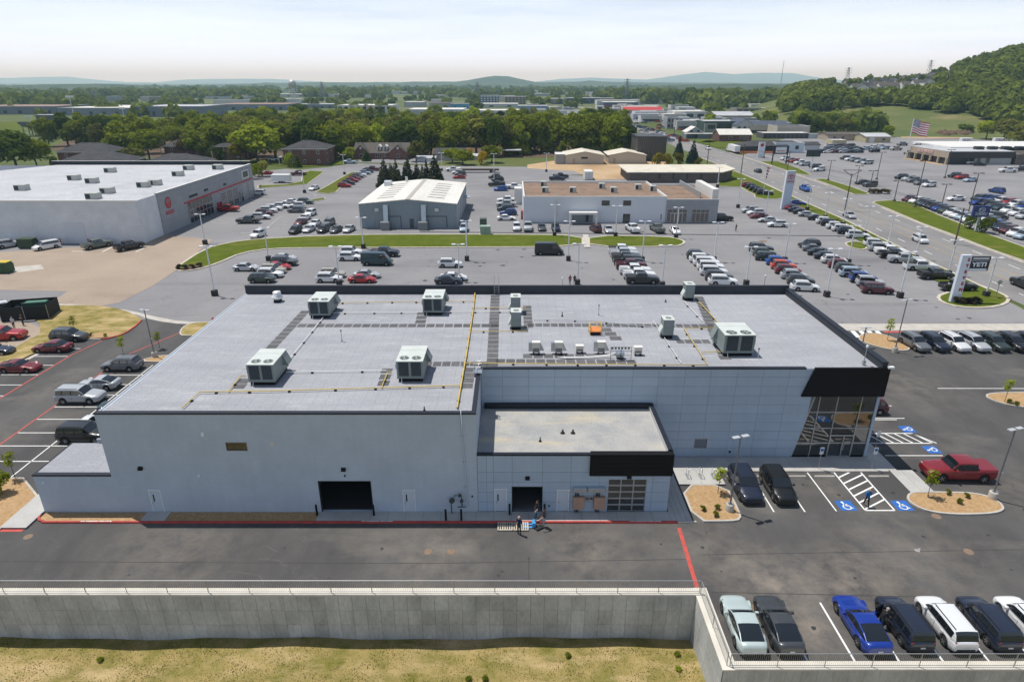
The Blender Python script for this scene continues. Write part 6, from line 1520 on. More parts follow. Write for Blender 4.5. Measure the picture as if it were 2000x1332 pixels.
for x,z,r in ((-.4,.1,.17),(.06,.16,.09),(.32,.06,.09),(.12,-.2,.09),(.45,-.13,.09)):t=MB();t.lathe([(r,0),(r,.03)],(x,-.36,h -.9+z),8,axis=1);t.build('star',M_SWHITE,b)
o,b,h=board_sign((1521,321),(1524,285),3.3,3.4,'black two-legged sign frame with a pale panel across the road',M_SBLACK,None,2,pole=M_SBLACK)
MB().box(-2.3,2.3,-.34,-.3,h -2.9,h -.5).build('panel',M_SWHITE,b);MB().box(-1.7,1.7,-.36,-.34,h -2.3,h -2.0).build('panel_strip',M_SRED,b)
board_sign((1583,335),(1587,293),2.7,2.6,'dark screen sign on a thick white post across the road',mat('screen_dark',(.012,.03,.028),.4))
o,b,h=board_sign((1485,308),(1489,278),1.5,8.0,'narrow white pylon with a red disc at the far driveway',M_SWHITE)
t=MB();t.lathe([(.75,0),(.75,.05)],(0,-.36,h -1.3),12,axis=1);t.build('disc',M_SRED,b)
p=at(1768,309);h=atY(1782,232,p.y).z
o=empty('flagpole',(p.x,p.y,-.02),0,'tall flagpole with a large striped national flag left of the tan showroom','flagpole')
t=MB();t.tube([(0,0,0),(0,0,h)],[.22,.12],8);t.build('pole',M_WPOLE,o);t=MB();t.lathe([(.05,h),(.25,h+.15),(.05,h+.4)],n=8);t.build('finial',M_SAFE,o)
FW,FH=8.8,6.0
fm=MB();M_FR,M_FW,M_FB=mat('flag_red',(.42,.03,.05),.8),mat('flag_white',(.78,.76,.76),.8),mat('flag_blue',(.03,.045,.16),.8)
def fpt(u,v):return (u*FW*.93,.7*math.sin(u*7+v*1.2)*u,h -.3 -v*FH -2.9*u ** 1.3*.75+.28*math.sin(u*8+.5))
for i in range(22):
 for j in range(13):
  u0,u1,v0,v1=i/22,(i+1)/22,j/13,(j+1)/13
  fm.face([fpt(u0,v0),fpt(u1,v0),fpt(u1,v1),fpt(u0,v1)],2 if (i<9 and j<7) else j % 2,True)
flag=fm.build('flag',[M_FR,M_FW,M_FB],o)
st=MB()
for r_ in range(5):
 for c_ in range(6):
  q=fpt((c_+.6)/6.2*9/22,(r_+.6)/5.2*7/13)
  for dy in (-.05,.05):st.face([(q[0]+.22*math.cos(t),q[1]+dy,q[2]+.22*math.sin(t)) for t in np.linspace(0,2*math.pi,5,endpoint=False)])
st.build('stars',M_FW,flag)['kind']='stuff'
p=at(1490,383);o=empty('flagpole',(p.x,p.y,.1),0,'thin flagpole with a small limp flag left of the white pylon','flagpole');h=atY(1493,327,p.y).z
t=MB();t.tube([(0,0,0),(0,0,h)],.06,6);t.build('pole',M_WPOLE,o);t=MB()
for k in range(8):t.face([(.05+.12*(k % 2),.02*k,h -k*.45),(.9 -.06*k,.1*(k % 2),h -.3 -k*.45),(.9 -.06*k,.12,h -.72 -k*.45),(.06,.02*k,h -.45 -k*.45)],k % 2)
t.build('flag',[M_FR,M_FW],o)
p=at(1945,579);o=empty('road_sign',(p.x,p.y,.12),0,'small grey road sign at the tip of the right island','sign');t=MB();t.tube([(0,0,0),(0,0,2.6)],.05,6);t.build('post',M_RAIL,o);t=MB();t.lathe([(.42,0),(.42,.03)],(0,0,2.3),8,axis=1);t.build('sign_plate',M_RAIL,o)
p=at(63,618);o=empty('dumpster_pen',(p.x,p.y,.1),R(14),'black screened fence pen round a green dumpster on the lawn','enclosure')
M_SCREEN=mat('black_screen',(.010,.012,.012),.8,var=.3,scale=3);M_DGREEN=mat('dumpster_green',(.018,.07,.045),.6)
W_,D_,H_=6.2,4.2,2.1
for a in ((-W_/2,W_/2,-D_/2,-D_/2+.05),(-W_/2,W_/2,D_/2 -.05,D_/2),(-W_/2,-W_/2+.05,-D_/2+.05,D_/2 -.05),(W_/2 -.05,W_/2,-D_/2+.05,D_/2 -.05)):MB().box(*a,0,H_).build('screen',M_SCREEN,o)
for x in (-W_/2,0,W_/2):t=MB();t.tube([(x,-D_/2 -.04,0),(x,-D_/2 -.04,H_+.1)],.04,6);t.build('post',M_RAIL,o)
t=MB();t.extr([(-.9,0),(.9,0),(1.0,1.2),(.8,2.0),(-.9,2.3)],0,-.6,2.6);t.build('dumpster',M_DGREEN,o);MB().box(-.4,2.4,-.6,.7,2.1,2.18).build('dumpster_lid',mat('lid_green',(.05,.17,.11),.6),o)
for px,lab,col,lid in (((57,484),'dark green bin against the big white wall',(.020,.045,.020),None),((6,532),'green bin with a yellow lid at the left edge',(.02,.07,.02),(.55,.42,.02))):
 p=at(*px);o=empty('waste_bin',(p.x,p.y,-.01),0,lab,'bin');m=mat('bin_'+str(px[0]),col,.6);t=MB();t.extr([(-1,.12),(1,.12),(1.05,1.5),(.6,2.0),(-1,2.0)],0,-1.6,1.6);t.build('body',m,o);MB().box(-1.62,1.62,-.7,1.0,2.0,2.08).build('lid',mat('bin_lid_'+str(px[0]),lid or col,.6),o)
 for x in (-1.3,1.3):MB().box(x -.1,x+.1,-.8,.8,0,.12).build('skid',M_RUBBER,o)
p=at(551,357);o=empty('cargo_trailer',(p.x,p.y,-.02),0,'white box cargo trailer parked behind the big white building','trailer')
MB().bevbox(-3.2,3.2,-1.2,1.2,.6,2.9,.08).build('box',mat('trailer_white',(.72,.73,.74),.45),o)
for x in (-.5,.4):
 for y in (-1.1,1.1):t=MB();t.lathe([(.36,-.1),(.36,.1)],(x,y,.36),14,axis=1);t.build('wheel',M_TYRE,o)
t=MB();t.tube([(-3.2,0,.6),(-4.4,0,.55),(-4.4,0,0)],.06,6);t.build('tow_bar',M_RUBBER,o)
p=at(935,337);o=empty('flatbed_trailer',(p.x,p.y,-.02),0,'long dark flatbed trailer behind the metal shed','trailer')
MB().box(-8,8,-1.2,1.2,1.1,1.4).build('deck',mat('trailer_brown',(.07,.055,.045),.8),o);MB().box(-8,8,-.5,.5,.8,1.1).build('chassis',M_RUBBER,o)
for x in (4.8,6.0):
 for y in (-1.0,1.0):t=MB();t.lathe([(.5,-.12),(.5,.12)],(x,y,.5),14,axis=1);t.build('wheel',M_TYRE,o)
t=MB();t.tube([(-6.5,0,0),(-6.5,0,1.1)],.12,6);t.build('landing_leg',M_RUBBER,o)
def box_truck(px,hd,lab,L=8.5,txt=None,cab=True,scale=1.0,group=None):
 p=at(*px);o=empty('box_truck',(p.x,p.y,-.005),R(hd),lab,'truck',group);o.scale=(scale,)*3;mw=mat('trailer_white',(.72,.73,.74),.45)
 b=MB().bevbox(-L/2,L/2,-1.25,1.25,1.05,3.9,.05).build('box',mw,o);MB().box(-L/2,L/2,-.5,.5,.7,1.05).build('chassis',M_RUBBER,o)
 xs=[-L/2+1.0,-L/2+2.1]
 if cab:
  t=MB();t.extr([(L/2+.1,.6),(L/2+2.2,.6),(L/2+2.3,1.4),(L/2+1.7,2.6),(L/2+.1,2.7)],1,-1.1,1.1);t.build('cab',mw,o);t=MB();t.extr([(L/2+1.76,2.5),(L/2+2.31,1.45),(L/2+2.33,1.45),(L/2+1.8,2.55)],1,-.98,.98);t.build('windshield',M_CGLASS,o);MB().box(L/2+.6,L/2+1.5,-1.11,1.11,1.6,2.4).build('side_window',M_CGLASS,o);xs.append(L/2+1.3)
 for x in xs:
  for y in (-1.05,1.05):t=MB();t.lathe([(.5,-.14),(.5,.14)],(x,y,.5),14,axis=1);t.build('wheel',M_TYRE,o)
 if txt:
  m1,m2=mat('parcel_purple',(.10,.03,.20),.5),mat('parcel_orange',(.60,.12,.02),.5)
  for sg in (1,-1):
   rot=(math.pi/2,0,0 if sg<0 else math.pi);lettering(txt[0],1.7,m1,b,(-sg*-1*-.9 if sg>0 else -.9,sg*1.27,2.4),rot,.02,.05);lettering(txt[1],1.7,m2,b,(1.3 if sg<0 else -1.3,sg*1.27,2.4),rot,.02,.05)
 return o
p=at(1433,298);box_truck((1432,299),road_dir(p.y)+180 -180,'white semi trailer box on the road among the far shops',11.5,scale=1.0)
box_truck((1884,284),0,'white parcel truck with purple and orange letters, left of two',6.0,('Fed','Ex'),scale=1.0,group='parcel trucks behind the showroom');box_truck((1952,284),0,'white parcel truck half hidden behind the showroom wing, right of two',8.0,('Fed','Ex'),group='parcel trucks behind the showroom')
M_PALLET=mat('pallet_wood',(.56,.50,.40),.85,var=.25,scale=3)
def pallet(x,y,z,rz,lab):
 o=empty('wooden_pallet',(x,y,z),rz,lab,'pallet','wooden pallets on the kerb')
 for k in range(3):MB().box(-.6,.6,-.5+k*.45,-.4+k*.45,0,.09).build('stringer',M_PALLET,o)
 for k in range(7):x0=-.6+k*.183;MB().box(x0,x0+.10,-.52,.52,.09,.112).build('deck_board',M_PALLET,o)
pallet(-.55,41.45,.02,0,'left wooden pallet lying at the kerb before the doorway');pallet(.72,41.45,.02,0,'right wooden pallet lying at the kerb before the doorway')
o=empty('pallet_jack',(1.6,41.55,0),0,'blue pallet jack at the end of the pallets','pallet jack');M_JACK=mat('jack_blue',(.06,.30,.62),.45)
for y in (-.28,.10):MB().box(-1.3,0,y,y+.17,.03,.085).build('fork',M_JACK,o)
MB().bevbox(0,.3,-.28,.28,.05,.5,.04).build('pump_body',M_JACK,o);t=MB();t.tube([(.2,0,.45),(.75,.05,1.15),(.75,-.2,1.2),(.75,.3,1.2)],.025,6);t.build('handle',M_RUBBER,o)
for y in (-.12,.12):t=MB();t.lathe([(.09,-.04),(.09,.04)],(.22,y,.09),10,axis=1);t.build('wheel',M_RUBBER,o)
o=empty('hand_truck',(2.15,41.3,0),.6,'low black and green hand dolly by the pallets','dolly');MB().box(-.35,.35,-.22,.22,.10,.14).build('deck',M_RUBBER,o)
for x in (-.28,.28):
 for y in (-.17,.17):t=MB();t.lathe([(.05,-.02),(.05,.02)],(x,y,.05),8,axis=1);t.build('wheel',M_DGREEN,o)
for px,lab in (((417,630),'red fire hydrant at the left roof edge'),):
 p=at(*px);t=MB();t.lathe([(.2,0),(.2,.06),(.13,.1),(.13,.55),(.17,.58),(.17,.64),(.12,.75),(.04,.82)],(p.x,p.y,0),12);t.tube([(p.x -.22,p.y,.45),(p.x+.22,p.y,.45)],.06,8);tag(t.build('fire_hydrant',mat('hydrant_red',(.42,.02,.02),.5)),lab,'hydrant')
for k,(px,w_,h_,lab) in enumerate((((948,459),2.4,1.9,'pale green transformer box on the grass island'),((944,453),1.6,3.0,'dark green switch box behind the pale transformer box'))):
 p=at(*px);o=empty('transformer_box',(p.x,p.y,.1),0,lab,'transformer');MB().bevbox(-w_/2,w_/2,0,1.6,0,h_,.06).build('cabinet',mat('transformer_%d' % k,((.30,.40,.33),(.07,.10,.08))[k],.5),o);MB().box(-.02,.02,-.01,0,.1,h_ -.2).build('door_gap',M_RUBBER,o);MB().box(-w_/2 -.2,w_/2+.2,-.3,1.8,-.05,.02).build('pad',M_CONC,o)
# ================================================================== people
M_SKIN=mat('skin',(.46,.27,.19),.6);M_HAIR=mat('hair_dark',(.025,.018,.014),.7);M_GHAIR=mat('hair_grey',(.28,.27,.26),.7)
M_SHOE=mat('shoe',(.02,.02,.02),.6);M_SHIRTS=dict(black=mat('shirt_black',(.012,.012,.014),.9),navy=mat('shirt_navy',(.012,.02,.06),.9),blue=mat('shirt_blue',(.02,.13,.36),.85),white=mat('shirt_white',(.50,.53,.58),.85),red=mat('shirt_red',(.20,.03,.03),.9),brown=mat('shirt_brown',(.06,.04,.03),.9),grey=mat('trouser_grey',(.36,.34,.38),.9),jeans=mat('jeans',(.05,.11,.17),.9),dark=mat('trouser_dark',(.018,.016,.014),.9))
def person(pos,face,shirt,trousers,label,H=1.76,pose='stand',hair=None,z=0.0):
 s=H/1.76
 J=dict(pelvis=(0,0,.96),spine=(0,.01,1.14),chest=(0,.02,1.36),neck=(0,.01,1.50),head=(0,.03,1.60),top=(0,.02,1.735),nose=(0,.13,1.615),
             hl=(-.09,0,.90),kl=(-.10,.03,.50),al=(-.10,-.01,.09),tl=(-.115,.15,.04),hr=(.09,0,.90),kr=(.10,.03,.50),ar=(.10,-.01,.09),tr=(.115,.15,.04),
             sl=(-.19,0,1.42),el=(-.25,-.01,1.13),wl=(-.25,.08,.89),pl=(-.245,.10,.81),sr=(.19,0,1.42),er=(.25,-.01,1.13),wr=(.25,.08,.89),pr=(.245,.10,.81))
 def up(**k):J.update(k)
 if pose == 'walk':up(kl=(-.10,.20,.52),al=(-.10,.26,.13),tl=(-.11,.41,.10),kr=(.10,-.04,.50),ar=(.10,-.28,.14),tr=(.11,-.16,.05),el=(-.25,-.12,1.15),wl=(-.26,-.10,.91),pl=(-.26,-.08,.83),er=(.25,.10,1.15),wr=(.25,.26,.96),pr=(.25,.31,.89))
 if pose == 'reach':up(el=(-.26,.16,1.20),wl=(-.28,.40,1.12),pl=(-.28,.48,1.10))
 if pose == 'step':up(kl=(-.10,.34,.66),al=(-.10,.30,.26),tl=(-.11,.45,.22),el=(-.26,.12,1.18),wl=(-.24,.32,1.05),pl=(-.23,.39,1.02))
 if pose == 'lean':up(spine=(0,.05,1.12),chest=(0,.18,1.30),neck=(0,.28,1.40),head=(0,.35,1.47),top=(0,.42,1.58),nose=(0,.45,1.42),sl=(-.19,.18,1.36),sr=(.19,.18,1.36),el=(-.24,.28,1.10),wl=(-.22,.50,1.08),pl=(-.22,.58,1.07),er=(.24,.26,1.10),wr=(.22,.46,1.00),pr=(.22,.54,.98),kl=(-.10,.10,.50))
 if pose == 'folded':up(el=(-.27,.06,1.14),wl=(-.06,.22,1.14),pl=(.03,.22,1.15),er=(.27,.06,1.14),wr=(.06,.24,1.18),pr=(-.03,.25,1.19))
 rad=dict(pelvis=.150,spine=.135,chest=.155,neck=.058,head=.098,top=.062,nose=.02,hl=.10,hr=.10,kl=.066,kr=.066,al=.046,ar=.046,tl=.04,tr=.04,sl=.075,sr=.075,el=.047,er=.047,wl=.033,wr=.033,pl=.040,pr=.040)
 E=[('pelvis','spine',0),('spine','chest',0),('chest','neck',0),('neck','head',2),('head','top',2),('head','nose',2),('pelvis','hl',1),('hl','kl',1),('kl','al',1),('al','tl',3),('pelvis','hr',1),('hr','kr',1),('kr','ar',1),('ar','tr',3),('chest','sl',0),('sl','el',0),('el','wl',2),('wl','pl',2),('chest','sr',0),('sr','er',0),('er','wr',2),('wr','pr',2)]
 names=list(J);idx={n:i for i,n in enumerate(names)}
 me=bpy.data.meshes.new('person');me.from_pydata([J[n] for n in names],[(idx[a],idx[b]) for a,b,_ in E],[])
 ob=bpy.data.objects.new('tmp',me)
 md=ob.modifiers.new('Skin','SKIN');md.use_smooth_shade=True
 sv=me.skin_vertices[0].data
 for n in names:
  r=rad[n];sv[idx[n]].radius=(r,r*(.72 if n in ('chest','spine','pelvis') else 1)) if n in ('chest','spine','pelvis') else (r,r);sv[idx[n]].use_root=(n == 'pelvis')
 sb=ob.modifiers.new('Subsurf','SUBSURF');sb.levels=1;sb.render_levels=1
 bm_=eval_mesh(ob)
 V=[tuple(v.co) for v in bm_.vertices];Fs=[tuple(p.vertices) for p in bm_.polygons];bpy.data.meshes.remove(bm_)
 mb=MB();mb.v=V;mb.f=Fs
 segs=[(Vector(J[a]),Vector(J[b]),m,min(rad[a],rad[b])) for a,b,m in E]
 for f in Fs:
  c=sum((Vector(V[i]) for i in f),Vector())/len(f);best,bd=0,9
  for a,b,m,r in segs:
   ab=b -a;t=max(0,min(1,(c -a).dot(ab)/ab.dot(ab)));d=(c -a -ab*t).length/r
   if d<bd:bd,best=d,m
  mb.m.append(best);mb.sm.append(True)
 for sd in ('l','r'):
  w,p=Vector(J['w'+sd]),Vector(J['p'+sd]);d=(p -w).normalized();sx=Vector((0,1,0)) if abs(d.y)<.8 else Vector((1,0,0));sx=(sx -d*sx.dot(d)).normalized();nrm=d.cross(sx)
  for k,(o_,L_) in enumerate(((-.030,.065),(-.010,.078),(.010,.074),(.028,.058))):a=p+sx*o_;mb.tube([a,a+d*L_*.55,a+d*L_*.95+nrm*.015],[.010,.009,.007],5,2)
  a=p+sx*-.030 -d*.03;mb.tube([a,a -sx*.028+d*.028,a -sx*.032+d*.06],[.011,.010,.008],5,2)
 o=empty('person',(pos[0],pos[1],z),R(face -90),label,'person','people on the lots');o.scale=(s,)*3
 mb.build('body',[M_SHIRTS[shirt],M_SHIRTS[trousers],M_SKIN,M_SHOE],o)
 h,tp=Vector(J['head']),Vector(J['top']);ax=(tp -h).normalized();t=MB()
 fw=Vector(J['nose'])-h;fw=(fw -ax*fw.dot(ax)).normalized();sd_=ax.cross(fw)
 rows=[]
 for i in range(5):
  ph=math.radians(8+i*23);rows.append([h+ax*(.045+.115*math.cos(ph))+(sd_*math.cos(2*math.pi*k/12)+fw*(math.sin(2*math.pi*k/12)*1.04))*(.108*math.sin(ph))-fw*(.014+.02*(i>2)) for k in range(12)])
 t.grid(rows,0,True,True);t.face(rows[0][::-1]);t.build('hair',hair or M_HAIR,o)
 t=MB()
 for e in (-1,1):c=h+fw*.096+sd_*(.034*e)+ax*.03;t.cbox(c,(.022,.012,.010));c=h+sd_*(.100*e)+ax*.015;t.cbox(c,(.02,.035,.05),1)
 c=h+fw*.092 -ax*.035;t.cbox(c,(.04,.012,.008),2);t.build('face',[M_HAIR,M_SKIN,M_SRED],o)
 return o
def ppl(px,*a,**k):p=at(*px);return person((p.x,p.y),*a,**k)
person((.55,40.55),60,'navy','dark','bald man in a navy shirt standing before the pallets',hair=M_SKIN,pose='stand')
person((2.05,42.35),215,'black','jeans','man in black stepping out of the doorway',pose='step',z=KH)
person((2.55,41.45),200,'black','grey','man in a black shirt and pale trousers reaching towards the pallets',pose='reach')
ppl((1691,989),80,'blue','dark','man in a bright blue shirt walking up the hatched aisle',pose='walk',hair=M_SKIN)
person((23.95,31.3),20,'black','jeans','man in black leaning into the open car door, bottom row',pose='lean',hair=M_GHAIR)
ppl((29,643),270,'white','navy','man in a pale shirt on the path by the dumpster pen',hair=M_GHAIR,z=.125);ppl((47,637),250,'brown','dark','man in dark clothes beside the man in a pale shirt',pose='folded',z=.125)
ppl((1113,556),90,'red','brown','person in a red top behind the rear parapet, left of two');ppl((1122,556),90,'dark','dark','person in dark clothes behind the rear parapet, right of two')
ppl((1437,452),200,'brown','dark','person standing alone in the lot right of the showroom');ppl((510,371),0,'brown','dark','person by the far service doors of the white building')
pd=[o for o in bpy.data.objects if o.get('label','').startswith('dark hatchback with its driver door')][0]
t=MB();t.extr([(0,.30),(0,1.02),(.02,1.02),(.02,.30)],0,0,1.0);d_=t.build('open_door',M_PAINT,pd);d_.location=(.82,.92,0);d_.rotation_euler=(0,0,R(118));d_.color=(.014,.020,.040,1)
t=MB();t.extr([(0,1.02),(-.02,1.42),(0,1.42),(.02,1.02)],0,.12,.95);w_=t.build('door_window',M_CGLASS,d_)
# ================================================================== other buildings
M_BRICK=brick_mat('red_brick',(.170,.060,.042),(.125,.046,.034),(.20,.15,.13),.40,.13,.015,var=.18)
M_SHING=ground_mat('grey_shingle',[(.050,.050,.054),(.075,.074,.078),(.035,.035,.038)],[(.4,.35,.65),(1.2,.5,.75)],bscale=5)
M_SHINGB=ground_mat('brown_shingle',[(.095,.085,.075),(.125,.112,.10),(.07,.062,.056)],[(.4,.35,.65),(1.2,.5,.75)],bscale=5)
M_TRIMW=mat('white_trim',(.66,.65,.62),.6)
M_WROOF=ground_mat('white_metal_roof',[(.62,.60,.55),(.70,.68,.63),(.50,.47,.42)],[(.12,.35,.65,(1,.3,1)),(.25,.56,.74)],bscale=2,bump=.1,rough=.6)
M_PROOF=ground_mat('pale_roof',[(.40,.41,.43),(.47,.48,.50),(.34,.345,.36)],[(.1,.35,.65),(.2,.55,.75)],bscale=2,bump=.1,rough=.7)
M_BROOF=ground_mat('brown_gravel_roof',[(.20,.135,.095),(.27,.19,.14),(.13,.09,.066)],[(.25,.35,.65,(.5,1.5,1)),(.5,.52,.72)],bscale=4)
M_SHED=rib_mat('shed_metal',(.27,.315,.36),.45,depth=.03)
M_SHEDX=rib_mat('shed_metal_side',(.36,.40,.44),.45,depth=.03,axis=1)
M_WBLOCK=brick_mat('white_block',(.66,.685,.72),(.63,.655,.69),(.58,.60,.63),.8,.4,.02,var=.07)
M_PCLAD=brick_mat('grey_cladding',(.32,.335,.355),(.30,.315,.335),(.24,.25,.265),3.0,1.5,.03,var=.05)
M_CREAM=rib_mat('cream_metal',(.52,.47,.39),.5,depth=.03);M_TAN=mat('tan_wall',(.40,.33,.25),.8,var=.1,scale=.3)
M_BROWN=rib_mat('brown_fluted',(.085,.075,.066),.9,depth=.12);M_GBRICK=brick_mat('grey_brown_brick',(.12,.10,.085),(.10,.085,.072),(.14,.12,.105),.6,.2,.02)
M_CREAMR=ground_mat('cream_roof',[(.56,.52,.43),(.62,.58,.49),(.40,.37,.31)],[(.3,.35,.65),(.15,.56,.74)],bscale=2,bump=.1)
M_BAY=mat('bay_dark',(.03,.033,.036),.5)
PAL={}
def pal(c,rough=.75):
 k='wall_%02d%02d%02d' % tuple(int(x*99) for x in c)
 return mat(k,c,rough,var=.10,scale=.15)
class Bld:
 def __init__(s,name,x,y,label,cat='building',group=None):s.o=empty(name,(x,y,0),0,label,cat,group);s.x,s.y=x,y
 def part(s,mb,name,m,parent=None):
  o=mb.build(name,m,parent or s.o)
  if parent is None:o.location=(-s.x,-s.y,0)
  return o
 def window(s,x0,x1,z0,z1,y,m=None,frame=M_TRIMW,side=None,f=.08,mull=0):
  if side is None:
   w=s.part(MB().box(x0,x1,y -.05,y+.02,z0,z1),'window',frame);s.part(MB().box(x0+f,x1 -f,y -.07,y -.05,z0+f,z1 -f),'pane',m or M_PANE,w)
   for k in range(mull):xm=x0+(x1 -x0)*(k+1)/(mull+1);s.part(MB().box(xm -.04,xm+.04,y -.09,y -.07,z0+f,z1 -f),'mullion',frame,w)
  else:
   w=s.part(MB().box(side -.02,side+.05,x0,x1,z0,z1),'window',frame);s.part(MB().box(side+.05,side+.07,x0+f,x1 -f,z0+f,z1 -f),'pane',m or M_PANE,w)
   for k in range(mull):xm=x0+(x1 -x0)*(k+1)/(mull+1);s.part(MB().box(side+.07,side+.09,xm -.04,xm+.04,z0+f,z1 -f),'mullion',frame,w)
  return w
 def unit(s,x,y,z,w=2.0,d=1.8,h=1.2,m=None):
  u=s.part(MB().bevbox(x -w/2,x+w/2,y,y+d,z,z+h,.05),'roof_unit',m or mat('unit_pale',(.42,.43,.40),.5));s.part(MB().box(x -w*.45,x -w*.05,y -.02,y,z+.15,z+h*.85),'unit_grille',M_COIL,u)
def flat_building(name,label,x0,x1,y0,y1,h,wall,roof,par=.35,group=None,trim=None,cat='building'):
 b=Bld(name,(x0+x1)/2,y0,label,cat,group)
 b.part(MB().box(x0,x1,y0,y1,-.05,h -.12,skip='t'),'wall',wall)
 t=MB();t.face([(x0+.3,y0+.3,h -par),(x1 -.3,y0+.3,h -par),(x1 -.3,y1 -.3,h -par),(x0+.3,y1 -.3,h -par)]);b.part(t,'roof',roof)
 t=MB();t.box(x0 -.04,x1+.04,y0 -.04,y0+.3,h -.12,h+.02);t.box(x0 -.04,x1+.04,y1 -.3,y1+.04,h -.12,h+.02);t.box(x0 -.04,x0+.3,y0+.3,y1 -.3,h -.12,h+.02);t.box(x1 -.3,x1+.04,y0+.3,y1 -.3,h -.12,h+.02)
 for a in ((x0+.02,x1 -.02,y0+.28,y0+.30),(x0+.02,x1 -.02,y1 -.32,y1 -.3)):t.box(*a,h -par,h -.12)
 for a in ((x0+.28,x0+.30),(x1 -.30,x1 -.28)):t.box(a[0],a[1],y0+.3,y1 -.3,h -par,h -.12)
 b.part(t,'parapet',trim or M_TRIMW);return b
def gable(b,x0,x1,y0,y1,ze,zr,roof,wall,axis=1,over=.4,name='roof'):
 t=MB();th=.18
 if axis == 1:
  xm=(x0+x1)/2
  for a,s in ((x0 -over,1),(x1+over,-1)):
   zo=ze -(zr -ze)*over/(xm -x0)
   t.face([(a,y0 -over,zo),(xm,y0 -over,zr),(xm,y1+over,zr),(a,y1+over,zo)]);t.face([(a,y0 -over,zo -th),(xm,y0 -over,zr -th),(xm,y0 -over,zr),(a,y0 -over,zo)]);t.face([(a,y0 -over,zo -th),(a,y1+over,zo -th),(a,y1+over,zo),(a,y0 -over,zo)])
  g=MB()
  for y in (y0,y1):g.face([(x0,y,ze -.02),(x1,y,ze -.02),(xm,y,zr -th)])
 else:
  ym=(y0+y1)/2
  for a in (y0 -over,y1+over):
   zo=ze -(zr -ze)*over/(ym -y0)
   t.face([(x0 -over,a,zo),(x1+over,a,zo),(x1+over,ym,zr),(x0 -over,ym,zr)]);t.face([(x0 -over,a,zo -th),(x1+over,a,zo -th),(x1+over,a,zo),(x0 -over,a,zo)])
   for x in (x0 -over,x1+over):t.face([(x,a,zo -th),(x,a,zo),(x,ym,zr),(x,ym,zr -th)])
  g=MB()
  for x in (x0,x1):g.face([(x,y0,ze -.02),(x,y1,ze -.02),(x,ym,zr -th)])
 b.part(g,'gable_wall',wall);return b.part(t,name,roof)
def hip(b,x0,x1,y0,y1,ze,zr,roof,over=.6):
 x0 -= over;x1 += over;y0 -= over;y1 += over;d=min(x1 -x0,y1 -y0)/2*.92;t=MB()
 if x1 -x0 >= y1 -y0:r0,r1=(x0+d,(y0+y1)/2,zr),(x1 -d,(y0+y1)/2,zr)
 else:r0,r1=((x0+x1)/2,y0+d,zr),((x0+x1)/2,y1 -d,zr)
 A,B,C,D=(x0,y0,ze),(x1,y0,ze),(x1,y1,ze),(x0,y1,ze)
 if x1 -x0 >= y1 -y0:fs=[[A,B,r1,r0],[B,C,r1],[C,D,r0,r1],[D,A,r0]]
 else:fs=[[A,B,r0],[B,C,r1,r0],[C,D,r1],[D,A,r0,r1]]
 for f in fs:t.face(f)
 r=b.part(t,'roof',roof);t=MB()
 for p,q in ((A,B),(B,C),(C,D),(D,A)):t.face([(p[0],p[1],ze -.25),(q[0],q[1],ze -.25),q,p])
 b.part(t,'eaves_board',M_TRIMW);return r
BL=[]
def span(pxl,pxr,pyb):BL.append((pxl,pxr,pyb,0));a,c=at(pxl,pyb),at(pxr,pyb);return a.x,c.x,a.y
TX1,TY0,TY1,TH=-81.0,137.6,202.5,9.35
b=Bld('dealership_building',-120,TY0,'big white flat roofed dealership on the left with a grey panelled side')
b.part(MB().box(-205,TX1,TY0,TY1,-.05,TH -.35,skip='t'),'wall',M_WBLOCK)
b.part(MB().box(TX1 -.3,TX1 -.002,TY0+.3,146.2,-.05,TH -.14),'wall',M_WBLOCK);b.part(MB().box(TX1 -.3,TX1+.25,146.2,TY1,-.05,TH+.15),'panelled_wall',M_PCLAD)
t=MB();t.face([(-165,TY0,TH -.12),(TX1,TY0,TH -.12),(TX1,TY1,TH -.12),(-140,TY1,TH -.12),(-158,170,TH -.12)]);b.part(t,'roof',M_PROOF)
b.part(MB().box(-165,TX1,TY0 -.08,TY0+.25,TH -.36,TH+.05),'roof_edge',M_TRIMW);b.part(MB().box(TX1 -.3,TX1+.35,146.2,TY1,TH+.15,TH+.24),'roof_edge',M_TRIMW)
b.part(MB().box(-142,TX1+.1,TY1 -.3,TY1,TH -.12,TH+.95),'parapet',M_COPING);b.part(MB().box(-142,TX1+.1,TY1 -.35,TY1+.05,TH+.95,TH+1.05),'parapet_cap',M_TRIMW)
for px in ((38,367),(141,347),(212,332),(176,353),(206,373),(178,384),(277,361),(300,357),(345,339),(366,327),(423,326)):p=at(px[0],px[1]+5,TH);b.unit(p.x,p.y,TH -.12,2.6,2.0,1.35)
xs=TX1+.25
b.part(MB().box(xs,xs+.05,157.5,TY1 -1,5.05,5.45),'red_band',M_SRED)
w=b.part(MB().box(xs,xs+.04,159,172.5,.1,5.0),'showroom_window',M_PANE)
for k in range(8):y=159+k*1.93;b.part(MB().box(xs+.04,xs+.12,y -.05,y+.05,.1,5.0),'mullion',M_FRAME,w)
for z in (1.9,3.2):b.part(MB().box(xs+.04,xs+.11,159,172.5,z -.05,z+.05),'mullion',M_FRAME,w)
for k,(y0,y1,pale) in enumerate(((178.6,181.6,0),(182.6,185.6,0),(186.6,189.6,0),(193.6,196.0,1),(198.0,200.6,1))):
 d=b.part(MB().box(xs,xs+.03,y0,y1,0,4.3),'service_door',M_PANE)
 for j in range(9):b.part(MB().box(xs+.03,xs+.08,y0,y1,j*.53,j*.53+(.10 if not pale else .20)),'door_slat',M_FRAME if not pale else M_TRIMW,d)
 if pale:
  for yy in (y0,(y0+y1)/2,y1):b.part(MB().box(xs+.08,xs+.10,yy -.08,yy+.08,0,4.3),'door_stile',M_TRIMW,d)
